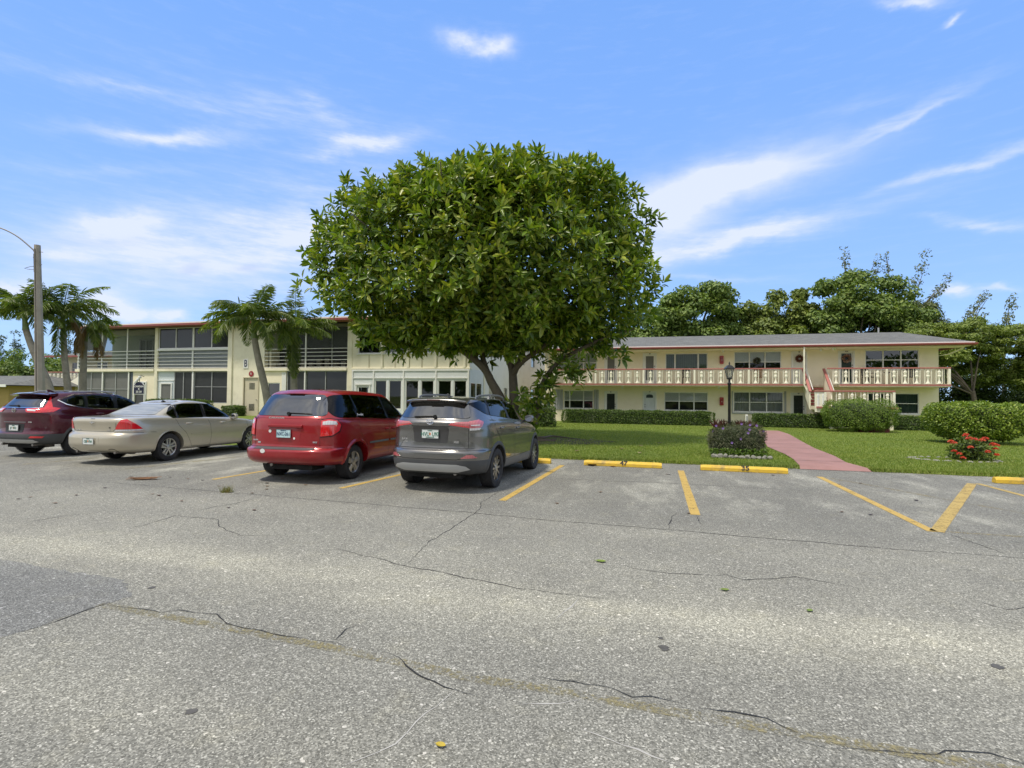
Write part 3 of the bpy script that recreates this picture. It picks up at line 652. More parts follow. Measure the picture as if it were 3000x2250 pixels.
def wheels(root, r, wt, rr, ys, track, style, alloy):
    def make():
        wh = bpy.data.objects.new('wheel', None); link(wh, root)
        h = wt/2; g = MB()
        g.lathe([(rr*.98, -h*.8), (rr*1.04, -h*.98), ((r+rr)/2, -h*1.05), (r*.96, -h*.96), (r*.995, -h*.72), (r, 0), (r*.995, h*.72), (r*.96, h*.96), ((r+rr)/2, h*1.05), (rr*1.04, h*.98), (rr*.98, h*.8)], 48, axis='x', closed=True)
        for k in (-.45, -.15, .15, .45):
            g.lathe([(r*.99, k*wt-.004), (r*1.003, k*wt-.004), (r*1.003, k*wt+.004), (r*.99, k*wt+.004)], 48, axis='x', closed=True)
        g.build('tyre', TYRE, wh, smooth=True)
        g = MB(); g.lathe([(rr*.99, -h*.8), (rr*.90, -h*.7), (rr*.88, h*.45), (rr*.93, h*.78), (rr*1.0, h*.86), (rr*1.0, h*.8)], 48, axis='x', closed=True, mi=1 if style == 'vee5' else 0)
        g.lathe([(.02, h*.15), (rr*.87, h*.15), (rr*.87, h*.05), (.02, h*.05)], 32, axis='x', mi=1)
        def spoke(a, pts, x0, x1, mi=0):
            c, s_ = math.cos(a), math.sin(a); P = [(u*c-v*s_, u*s_+v*c) for u, v in pts]; g.prism(P, x0, x1, 'x', mi)
        R1 = rr*.96
        if style == 'star5':
            for i in range(5): spoke(PI/2+i*2*PI/5, [(.02, -.052), (rr*.45, -.047), (R1, -.062), (R1, .062), (rr*.45, .047), (.02, .052)], h*.40, h*.72)
            for i in range(5): spoke(PI/2+i*2*PI/5, [(.05, -.012), (R1, -.02), (R1, .02), (.05, .012)], h*.72, h*.80)
        elif style == 'double5':
            for i in range(5):
                for sg in (-1, 1): spoke(PI/2+i*2*PI/5, [(.03, sg*.012), (R1, sg*.025), (R1, sg*.066), (.03, sg*.045)], h*.35, h*.74)
                spoke(PI/2+i*2*PI/5, [(.03, -.04), (R1, -.05), (R1, .05), (.03, .04)], h*.25, h*.35)
        else:
            for i in range(5):
                for sg in (-1, 1):
                    spoke(PI/2+i*2*PI/5, [(.04, sg*.006), (R1, sg*.05), (R1, sg*.088), (.04, sg*.036)], h*.42, h*.76)
                spoke(PI/2+i*2*PI/5+PI/5, [(.04, -.02), (R1, -.015), (R1, .015), (.04, .02)], h*.30, h*.55, 1)
        g.lathe([(.035, h*.9), (.06, h*.86), (.068, h*.55), (.068, h*.3)], 20, axis='x')
        for i in range(5):
            a = i*2*PI/5+.6; g.lathe([(.008, h*.80), (.010, h*.60)], 8, (0, math.cos(a)*.052, math.sin(a)*.052), axis='x', mi=1)
        rim = g.build('rim', [alloy, DARKALLOY], wh, smooth=True)
        return wh
    proto = make(); first = True
    for y in ys:
        for sg in (1, -1):
            wv_ = proto if first else copy_tree(proto, root); first = False
            wv_.location = (sg*track/2, y, r); wv_.rotation_euler = (R(17*y), 0, 0) if sg > 0 else (R(40*y), 0, PI)
def seat(root, x, y, z, w, mat, lean=.22, head=True, h=.56):
    g = MB()
    g.box(-w/2, w/2, -.25, .27, 0, .17)
    M_ = Matrix.Translation((0, -.25, .12)) @ Matrix.Rotation(lean, 4, 'X')
    g.box(-w/2+.02, w/2-.02, -.07, .08, 0, h, M=M_)
    if head:
        for hx in ((0,) if w < .8 else (-w/3, w/3)): g.box(hx-.13, hx+.13, -.05, .06, h+.04, h+.22, M=M_); g.box(hx-.05, hx-.035, -.01, .005, h-.02, h+.06, M=M_); g.box(hx+.035, hx+.05, -.01, .005, h-.02, h+.06, M=M_)
    o = g.build('seat', mat, root, bevel=.035, loc=(x, y, z)); return o
def interior(root, w, y0, y1, zf, zb, ys, mat, dash_y, dash_z, tub=True):
    g = MB(); g.box(-w, w, y0, y1, zf-.05, zf); g.box(-w, -w+.04, y0, y1, zf, zb); g.box(w-.04, w, y0, y1, zf, zb); g.box(-w+.04, w-.04, y0, y0+.05, zf, zb-.05)
    g.build('cabin_tub', INT, root)
    for i, y in enumerate(ys):
        if i == 0:
            for x in (-.36, .36): seat(root, x, y, zf+.12, .5, mat)
        else: seat(root, 0, y, zf+.12, 1.25, mat)
    g = MB(); g.box(-w+.05, w-.05, dash_y-.25, dash_y+.4, dash_z-.25, dash_z); g.build('dashboard', INT, root, bevel=.05)
    g = MB(); n = 20; pts = [Vector((-.36+.18*math.cos(2*PI*i/n), dash_y-.42+.05*math.sin(2*PI*i/n), dash_z+.0+.18*math.sin(2*PI*i/n))) for i in range(n+1)]; g.tube(pts, .015, 6); g.build('steering_wheel', BLACK, root, smooth=True)
def plate(c, x, z, w, h, bg, ink, body, parent=None, size=.085, emblem=None, top=None, bottom=None, tilt=0, eps=.02, bold=.0012):
    p = c.hit('B', x, z); n = MB(); n.box(-w/2, w/2, -.006, 0, -h/2, h/2); y = p.y-eps
    o = n.build('licence_plate', [bg], parent or c.root, loc=(x, y, z), bevel=.002)
    o.rotation_euler.x = tilt
    f = MB()
    for a in ((-w/2, w/2, -h/2, -h/2+.006), (-w/2, w/2, h/2-.006, h/2), (-w/2, -w/2+.006, -h/2+.006, h/2-.006), (w/2-.006, w/2, -h/2+.006, h/2-.006)): f.box(a[0], a[1], -.010, -.0065, a[2], a[3])
    f.build('plate_frame', GREYPL, o)
    text('plate_text', body, size, ink, o, (0, -.009, -.008), (PI/2, 0, 0), .0012, bold=bold, sx=.80)
    if emblem: g = MB(); g.lathe([(.014, -.0095), (.014, -.006)], 16, axis='y', sx=1.0, sy=1.5); g.build('plate_emblem', emblem, o)
    if top: text('plate_text', top, .022, ink, o, (0, -.009, h/2-.022), (PI/2, 0, 0), .0008, bold=.0008)
    if bottom: text('plate_text', bottom, .020, ink, o, (0, -.009, -h/2+.020), (PI/2, 0, 0), .0008, bold=.0008)
    return o
def rtext(c, body, x, z, size, mat, eps=.006, sx=1.2, bold=.002, depth=.003, name='badge'):
    p = c.hit('B', x, z); return text(name, body, size, mat, c.root, (x, p.y-eps, z), (PI/2, 0, 0), depth, bold=bold, sx=sx)
def handle(c, y, z, mat):
    for k, sg in (('R', 1), ('L', -1)):
        p = c.hit(k, y, z); g = MB()
        n = 9; g.tube([p+Vector((sg*(.004+.034*math.sin(PI*i/(n-1))**.6), -.10+.20*i/(n-1), .004*math.sin(PI*i/(n-1)))) for i in range(n)], .012, 8, flat=1.5)
        g.lathe([(.012, .0), (.045, .001), (.045, .004), (.0, .004)], 16, (p.x-sg*.001, p.y, p.z-.004), axis='x', sx=1.1) if False else None
        g.build('door_handle', mat, c.root, smooth=True)
        c.patch('handle_recess', k, [(y-.07, z-.022), (y+.04, z-.022), (y+.04, z+.018), (y-.07, z+.018)], BLACK, .0015, rnd=.015, nc=8, nr=3)
def mirror(c, y, z, mat, out=.15):
    for k, sg in (('R', 1), ('L', -1)):
        p = c.hit(k, y, z); g = MB(); x0 = p.x+sg*.05; x1 = x0+sg*out*1.3
        prof = [(0, 0), (.02, .75), (.06, .95), (.10, 1), (.13, .9), (.14, .0)]
        cx = (x0+x1)/2; hw = abs(x1-x0)/2; V = []; nn = 20
        for t, kx in [(-.02, .80), (0.0, .96), (.05, 1.0), (.10, .86), (.13, .5), (.14, .1)]:
            for j in range(nn):
                a = 2*PI*j/nn; ca, sa = math.cos(a), math.sin(a); V.append((cx+sg*hw*kx*abs(ca)**.7*(1 if ca > 0 else -1), y+t, z+.04+.078*kx*abs(sa)**.7*(1 if sa > 0 else -1)))
        g.add(V, [(i*nn+j, i*nn+(j+1) % nn, (i+1)*nn+(j+1) % nn, (i+1)*nn+j) for i in range(5) for j in range(nn)]+[tuple(range(nn)), tuple(range(5*nn, 6*nn))])
        m = g.build('side_mirror', mat, c.root, smooth=True)
        g = MB(); g.bar((p.x-sg*.03, y+.04, z-.02), (x0+sg*.05, y+.05, z+.0), .05, .04); g.build('mirror_arm', BLACK, m, bevel=.008)
        g = MB(); V = [(cx+sg*hw*.74*abs(math.cos(a))**.7*(1 if math.cos(a) > 0 else -1), y-.022, z+.04+.060*abs(math.sin(a))**.7*(1 if math.sin(a) > 0 else -1)) for a in [2*PI*j/nn for j in range(nn)]]
        g.add(V, [tuple(range(nn))]); g.build('mirror_glass', G_REAR if False else pm('mirror_glass', (.35, .37, .4), .05, metal=1.0), m)
def undercarriage(root, w, wb, r, ex):
    g = MB(); g.tube([(-w+.15, 0, r), (w-.15, 0, r)], .045, 8); g.tube([(-w+.15, wb, r), (w-.15, wb, r)], .04, 8); g.box(-.35, .35, .5, 2.2, .22, .30); g.box(-.5, .5, -.75, -.35, .24, .36)
    g.build('axle', WELL, root)
    g = MB()
    for x, y, z in ex:
        g.tube([(x-.02, y+.55, z+.0), (x, y+.2, z), (x, y, z-.005)], [.028, .03, .031], 12); 
    g.build('exhaust_pipe', pm('exhaust', (.30, .28, .26), .4, metal=.8), root, smooth=True)
    g = MB()
    for x, y, z in ex[:1]: g.tube([(x-.28, y+.32, z+.02), (x+.18, y+.32, z+.02)], .085, 14)
    g.build('muffler', pm('muffler', (.12, .11, .10), .6, metal=.6), root, smooth=True)
def carroot(name, label, contact, yaw, hw, cat='car', group='cars parked in the marked bays'):
    a = R(yaw); rt = Vector((math.cos(a), -math.sin(a), 0)); p = Vector((*contact, 0))-rt*hw
    return thing(name, label, cat, p, -a, group)
def wiper(c, x0, x1, z, dz=0.0, arm=.02):
    g = MB(); n = 8; P = [c.hit('B', x0+(x1-x0)*i/n, z+dz*i/n, .022) for i in range(n+1)]; g.tube(P, [.011]+[.009]*(n-1)+[.005], 6)
    p0 = c.hit('B', x0, z-.01, .015); g.lathe([(.03, -.03), (.035, .0), (.02, .02)], 10, p0, axis='y'); g.build('rear_wiper', BLACK, c.root, smooth=True)
WHITEP = pm('plate_white', (.66, .70, .68), .45, var=.12, vs=22); GREENP = pm('plate_green', (.015, .16, .10), .5); BLUEP = pm('plate_navy', (.03, .07, .16), .5); ORANGEP = pm('plate_orange', (.65, .22, .08), .5)
PLATEBLUE = pm('plate_pale_blue', (.48, .66, .80), .45, var=.25, vs=14)

# ---------------------------------------- grey SUV
def grey_suv():
    P = paint('graphite_paint', (.18, .176, .172), .75, .26)
    root = carroot('grey_suv', 'dark grey suv with roof rails and green-lettered plate, right of the red minivan', (-.35, 9.715), 17.5, .80)
    rings = [(-.70, .30, 3.40, .24, .78, 0), (-.86, .335, 3.50, .26, .86, 0), (-.955, .42, 3.56, .34, .90, 0), (-.985, .52, 3.6, .45, .915, 0), (-.99, .64, 3.6, .58, .92, 0), (-.985, .70, 3.59, .64, .922, 0),
        (-.965, .725, 3.58, .67, .921, 0), (-.925, .745, 3.57, .70, .920, 0), (-.915, .78, 3.56, .72, .920, 0), (-.905, .92, 3.50, .82, .920, .0), (-.905, 1.04, 3.40, .90, .912, 0), (-.925, 1.12, 3.25, .95, .90, .01), (-.93, 1.19, 3.0, 1.0, .885, .02),
        (-.90, 1.235, 2.7, 1.05, .865, .02), (-.87, 1.265, 2.35, 1.10, .845, .02), (-.848, 1.30, 2.22, 1.15, .825, .02), (-.765, 1.44, 1.85, 1.34, .755, .02), (-.70, 1.545, 1.5, 1.49, .695, .02), (-.675, 1.58, 1.38, 1.535, .665, .02), (-.64, 1.60, 1.3, 1.56, .625, .025), (-.58, 1.615, 1.2, 1.575, .57, .03)]
    c = Car(root, rings, 1.3, cap=.02); c.cc = (.60, -.55)
    c.window('R', [(-.63, 1.525), (-.50, 1.43), (-.36, 1.36), (-.22, 1.325), (-.10, 1.575), (-.30, 1.575)], G_DARK, rnd=.02, frit=.04)
    c.window('R', [(-.15, 1.315), (.82, 1.235), (.84, 1.585), (-.02, 1.58)], G_DARK, rnd=.03)
    c.window('R', [(.93, 1.225), (1.93, 1.14), (1.99, 1.175), (1.62, 1.43), (1.30, 1.565), (.93, 1.585)], G_DARK, rnd=.03)
    c.pillar([(-.235, 1.325), (-.11, 1.575), (-.015, 1.58), (-.145, 1.315)]); c.pillar([(.815, 1.235), (.835, 1.585), (.935, 1.585), (.935, 1.225)])
    c.window('B', [(-.665, 1.275), (.665, 1.275), (.60, 1.515), (-.60, 1.515)], G_REAR, 'rear_window', frit=.05, both=False, rnd=.05)
    c.window('F', [(-.66, 1.17), (.66, 1.17), (.58, 1.50), (-.58, 1.50)], G_MID, 'windscreen', frit=.05, both=False)
    def split(x, y, z):
        if z < .56 and y < -.30 or z < .55 and y > 3.0: return 'bumper_cladding'
        if z < .47: return 'sill_cladding'
        if y < -.45 and z < .735: return 'bumper'
        return 'body'
    c.finish({'body': P, 'bumper': P, 'bumper_cladding': PLASTIC, 'sill_cladding': GREYPL}, split, [(0, .36, .425), (2.66, .36, .425)], 1.1)
    for y in (0, 2.66): arch_trim(c, y, .36, .422, .485, -14, 194, PLASTIC)
    # spoiler
    g = MB(); V = []; prof = [(-.80, 1.565), (-.815, 1.585), (-.80, 1.602), (-.66, 1.622), (-.50, 1.628), (-.50, 1.58), (-.62, 1.545), (-.70, 1.545)]
    nx = 22
    for i in range(nx+1):
        t = -1+2*i/nx; x = t*.565; b = 1-.16*abs(t)**6; dz = -.03*abs(t)**3
        for y, z in prof: V.append((x, -.5+(y+.5)*(b-.10*t*t), z+dz))
    k = len(prof); g.add(V, [(i*k+j, (i+1)*k+j, (i+1)*k+(j+1) % k, i*k+(j+1) % k) for i in range(nx) for j in range(k)]+[tuple(range(k)), tuple(range(nx*k, nx*k+k))])
    sp = g.build('roof_spoiler', P, root, smooth=True); g = MB(); g.box(-.12, .12, -.822, -.80, 1.580, 1.592); g.build('brake_light', pm('dark_red_lens', (.10, .012, .014), .2), sp)
    # roof rails, fin
    for sg in (-1, 1):
        g = MB(); pts = [(sg*.56, -.30, 1.60), (sg*.565, -.24, 1.66), (sg*.57, -.1, 1.685), (sg*.575, .5, 1.70), (sg*.57, 1.0, 1.69), (sg*.56, 1.28, 1.655), (sg*.555, 1.36, 1.60)]
        g.tube([(x, y, z-.02) for x, y, z in pts], .013, 8, flat=1.4); g.bar((sg*.57, .42, 1.60), (sg*.573, .45, 1.675), .05, .018); g.build('roof_rail', pm('rail_grey', (.22, .225, .23), .4, metal=.5), root, smooth=True)
    g = MB(); g.prism([(-.22, 1.63), (-.07, 1.63), (-.20, 1.70), (-.24, 1.70)], -.012, .012, 'x'); g.build('antenna_fin', P, root, bevel=.005)
    # lights
    c.patch('tail_light', 'C', [(14, 1.105), (40, 1.10), (72, 1.13), (92, 1.215), (66, 1.248), (14, 1.225)], PINKL, .012, nc=20, nr=6)
    c.patch('tail_light', 'D', [(14, 1.105), (40, 1.10), (72, 1.13), (92, 1.215), (66, 1.248), (14, 1.225)], PINKL, .012, nc=20, nr=6)
    c.patch('reversing_lens', 'C', [(16, 1.075), (58, 1.08), (66, 1.112), (16, 1.112)], CLEAR, .0135, nc=10, nr=3)
    c.patch('light_stripe', 'C', [(20, 1.15), (60, 1.155), (60, 1.170), (20, 1.166)], CLEAR, .0145, nc=10, nr=2)
    for sg in (-1, 1):
        c.patch('tail_light', 'B', [(sg*.335, 1.165), (sg*.665, 1.115), (sg*.672, 1.215), (sg*.40, 1.205)], PINKL, .012)
        c.patch('light_stripe', 'B', [(sg*.36, 1.168), (sg*.665, 1.125), (sg*.665, 1.140), (sg*.365, 1.178)], RED, .0145, nc=10, nr=2)
        c.patch('reflector', 'B', [(sg*.56, .605), (sg*.66, .665), (sg*.74, .665), (sg*.80, .61)], PINKL, .010)
    # tailgate
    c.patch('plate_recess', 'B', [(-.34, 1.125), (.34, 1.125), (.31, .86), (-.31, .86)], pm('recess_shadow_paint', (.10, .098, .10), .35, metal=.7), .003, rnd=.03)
    c.line('B', [(-.36, 1.135), (.36, 1.135)], .012, BLACK); c.line('B', [(-.75, .765), (.75, .765)], .010, BLACK)
    for k in 'CD': c.line(k, [(13, .76), (13, 1.10)], .008, BLACK); c.line(k, [(13, .745), (60, .73), (90, .72)], .008, BLACK)
    c.line('B', [(-.66, .62), (-.5, .585), (.5, .585), (.66, .62)], .010, BLACK)
    c.patch('skid_plate', 'B', [(-.70, .42), (-.64, .475), (-.5, .505), (.5, .505), (.64, .475), (.70, .42), (.5, .375), (-.5, .375)], SILVER, .014)
    g = MB(); p = c.hit('B', 0, 1.205, .012)
    for rx, rz, th in ((.062, .043, .0065), (.022, .040, .005)):
        g.tube([p+Vector((rx*math.cos(a), -.006, rz*math.sin(a))) for a in [2*PI*i/24 for i in range(25)]], th, 6, caps=False)
    g.tube([p+Vector((.040*math.cos(a), -.006, .016+.016*math.sin(a))) for a in [2*PI*i/24 for i in range(25)]], .005, 6, caps=False)
    g.build('badge', CHROME, root, smooth=True)
    plate(c, 0, 1.005, .32, .155, WHITEP, GREENP, 'HVU  U97', size=.098, emblem=ORANGEP, top='FLORIDA', bottom='SUNSHINE STATE')
    rtext(c, 'XLE', .47, .875, .045, CHROME); rtext(c, 'RAV4', -.50, .905, .045, CHROME); rtext(c, 'AWD', -.49, .86, .026, CHROME)
    wiper(c, .06, -.34, 1.30, -.015)
    # seams and handles
    for k in 'RL':
        c.line(k, [(1.0, 1.20), (1.02, .8), (1.0, .48)], .007, BLACK); c.line(k, [(2.05, 1.10), (2.12, .85), (2.08, .48)], .007, BLACK)
        c.line(k, [(-.16, 1.30), (-.05, 1.05), (.22, .80), (.40, .62)], .007, BLACK); c.line(k, [(.50, .475), (1.9, .475)], .008, BLACK)
        c.line(k, [(-.88, .95), (-.84, .74)], .006, BLACK)
    handle(c, .28, 1.075, P); handle(c, 1.28, 1.03, P); mirror(c, 1.83, 1.15, P)
    interior(root, .74, -.75, 2.2, .50, 1.15, [1.15, .25], INT, 2.0, 1.10)
    undercarriage(root, .85, 2.66, .36, [(.42, -.82, .335)])
    wheels(root, .355, .235, .232, (0, 2.66), 1.575, 'vee5', ALLOY)
    return root
# ---------------------------------------- red minivan
def red_van():
    P = paint('red_paint', (.30, .007, .012), .25, .3, .8)
    root = carroot('red_minivan', 'dark red minivan with pale blue plate and stickers, between gold sedan and grey suv', (-3.20, 10.55), 14.5, .84)
    rings = [(-.65, .32, 3.65, .26, .86, 0), (-.86, .355, 3.75, .28, .94, 0), (-.98, .43, 3.82, .36, .98, 0), (-1.01, .52, 3.85, .46, .993, 0), (-1.01, .60, 3.86, .55, .998, 0), (-.99, .635, 3.85, .60, .998, 0),
        (-.92, .655, 3.84, .64, .997, 0), (-.885, .675, 3.83, .66, .996, 0), (-.875, .72, 3.8, .69, .996, 0), (-.875, .90, 3.7, .78, .993, 0), (-.87, 1.05, 3.5, .88, .983, .01), (-.855, 1.17, 3.2, .96, .968, .01), (-.83, 1.225, 2.95, 1.02, .945, .01),
        (-.80, 1.27, 2.75, 1.10, .915, .01), (-.68, 1.47, 2.25, 1.36, .84, .02), (-.57, 1.63, 1.85, 1.57, .775, .02), (-.52, 1.675, 1.70, 1.63, .745, .025), (-.46, 1.705, 1.6, 1.665, .70, .03), (-.42, 1.725, 1.5, 1.685, .64, .03)]
    c = Car(root, rings, 1.3, (3.7, 12), cap=.03); c.cc = (.66, -.52)
    c.window('R', [(-.50, 1.225), (-.625, 1.27), (-.635, 1.42), (-.56, 1.58), (-.42, 1.65), (.04, 1.665), (.085, 1.205)], G_DARK, rnd=.07, frit=.05)
    c.window('R', [(.11, 1.205), (.065, 1.665), (1.18, 1.64), (1.33, 1.14)], G_DARK, rnd=.04, frit=.05)
    c.window('R', [(1.40, 1.135), (1.25, 1.635), (1.52, 1.60), (2.10, 1.32), (2.42, 1.10)], G_MID, rnd=.04)
    c.pillar([(.08, 1.205), (.035, 1.665), (.07, 1.665), (.115, 1.205)]); c.pillar([(1.325, 1.14), (1.175, 1.64), (1.255, 1.635), (1.405, 1.135)])
    c.window('B', [(-.76, 1.255), (.76, 1.255), (.72, 1.42), (.60, 1.655), (-.60, 1.655), (-.72, 1.42)], G_REAR, 'rear_window', frit=.05, both=False, rnd=.08)
    c.window('F', [(-.76, 1.15), (.76, 1.15), (.66, 1.60), (-.66, 1.60)], G_MID, 'windscreen', frit=.05, both=False)
    def split(x, y, z):
        if (y < -.42 and z < .665) or (y > 3.3 and z < .62): return 'bumper'
        return 'body'
    c.finish({'body': P, 'bumper': P}, split, [(0, .335, .41), (2.88, .335, .41)], 1.12, .58)
    for y in (0, 2.88): arch_trim(c, y, .335, .408, .475, -8, 188, P, eps=.02)
    poly = [(10, 1.175), (38, 1.20), (74, 1.175), (90, 1.09), (80, .985), (50, .90), (10, .885)]
    for k in 'CD':
        c.patch('tail_light_surround', k, [(10, 1.195), (38, 1.222), (78, 1.195), (97, 1.09), (86, .965), (50, .878), (10, .865)], pm('lamp_surround', (.05, .004, .006), .4), .008, nc=20, nr=8); c.patch('tail_light', k, poly, RED, .016, nc=20, nr=8); c.patch('reversing_lens', k, [(16, 1.10), (74, 1.10), (68, 1.155), (38, 1.172), (16, 1.155)], CLEAR, .020, nc=12, nr=4)
        c.line(k, [(8, .70), (8, .88)], .008, BLACK); c.line(k, [(7, 1.18), (6, 1.24)], .008, BLACK)
    for k in 'RL':
        c.patch('side_moulding', k, [(.47, .665), (1.28, .665), (1.28, .705), (.47, .705)], GREYPL, .014, nc=10, nr=3); c.patch('side_moulding', k, [(1.36, .665), (2.35, .665), (2.35, .705), (1.36, .705)], GREYPL, .014, nc=10, nr=3)
        c.line(k, [(-.80, 1.195), (.5, 1.165), (1.3, 1.12), (2.5, 1.06)], .012, pm('door_rail_shadow', (.05, .004, .006), .5)); c.line(k, [(1.36, 1.12), (1.34, .8), (1.30, .40)], .008, BLACK); c.line(k, [(.10, 1.20), (.13, .9), (.36, .7), (.5, .42)], .006, BLACK)
        c.line(k, [(-.82, .665), (-.42, .66)], .008, BLACK); c.line(k, [(2.45, 1.08), (2.42, .7), (2.36, .42)], .007, BLACK)
    c.line('B', [(-.88, .675), (.88, .675)], .010, BLACK)
    c.patch('bumper_step', 'B', [(-.64, .634), (.64, .634), (.62, .668), (-.62, .668)], PLASTIC, .006, nc=20, nr=5)
    c.line('B', [(-.86, 1.205), (.86, 1.205)], .008, pm('gate_crease', (.12, .006, .008), .4))
    # handle bar above the plate, recess
    g = MB(); p = c.hit('B', 0, 1.06); g.box(-.37, .37, p.y-.035, p.y+.02, 1.035, 1.095); g.build('tailgate_handle', P, root, bevel=.015)
    c.patch('plate_recess', 'B', [(-.34, 1.03), (.34, 1.03), (.31, .80), (-.31, .80)], pm('recess_red', (.27, .009, .014), .35, coat=.5), .003, rnd=.03)
    plate(c, -.02, .925, .31, .155, PLATEBLUE, BLUEP, 'NXC-261', size=.088, top='MINNESOTA')
    rtext(c, 'CARAVAN', -.22, 1.215, .045, SILVER, sx=1.6, bold=.001); rtext(c, 'DODGE', -.66, .79, .03, SILVER, sx=1.3); rtext(c, 'SXT', .62, .775, .035, SILVER, sx=1.5)
    g = MB()
    for x, z, r_ in ((-.38, .60, .050), (-.33, .965, .028), (.20, .84, .020)):
        p = c.hit('B', x, z, .004); g = MB(); rr = random.Random(int(x*50)); k = 22
        g.add([(p.x+r_*math.cos(2*PI*i/k)*(1+.16*(i % 2)), p.y-.004, p.z+r_*math.sin(2*PI*i/k)*(1+.16*(i % 2))*(.75 if x < -.35 else 1)) for i in range(k)], [tuple(range(k))]); g.build('sticker', pm('sticker_white', (.72, .72, .70), .6), root, fix=False)
    c.patch('sticker', 'B', [(-.62, .735), (-.55, .735), (-.55, .765), (-.62, .765)], SILVER, .004, nc=4, nr=2)
    wiper(c, .02, .50, 1.30, -.01); 
    g = MB(); V = []; prof = [(-.565, 1.665), (-.57, 1.68), (-.50, 1.722), (-.40, 1.752), (-.40, 1.66)]
    nx = 18
    for i in range(nx+1):
        t = -1+2*i/nx
        for y, z in prof: V.append((t*.60, y+.10*t*t, z-.035*t*t))
    k = len(prof); g.add(V, [(i*k+j, (i+1)*k+j, (i+1)*k+(j+1) % k, i*k+(j+1) % k) for i in range(nx) for j in range(k)]+[tuple(range(k)), tuple(range(nx*k, nx*k+k))])
    sp = g.build('roof_spoiler', P, root, smooth=True)
    g = MB(); g.box(-.16, .16, -.578, -.562, 1.669, 1.679); g.build('brake_light', pm('dark_red_lens', (.10, .012, .014), .2), sp)
    text('window_sticker', 'Scarlet', .085, pm('sticker_white', (.72, .72, .70), .6), root, tuple(c.hit('R', .22, 1.255, .012)), (R(90-8), 0, R(90)), .0006, bold=.002, sx=1.0)
    handle(c, 1.24, .93, P); handle(c, 1.55, .93, P); mirror(c, 2.15, 1.14, P, .17)
    interior(root, .80, -.62, 2.6, .45, 1.15, [1.55, .80, .10], INT, 2.3, 1.08)
    undercarriage(root, .9, 2.88, .33, [(-.35, -.80, .33)])
    g = MB(); g.tube([(.05, -.86, .40), (.05, -.70, .40)], .03, 8); g.build('tow_hook', WELL, root)
    wheels(root, .335, .225, .212, (0, 2.88), 1.65, 'star5', ALLOY)
    return root
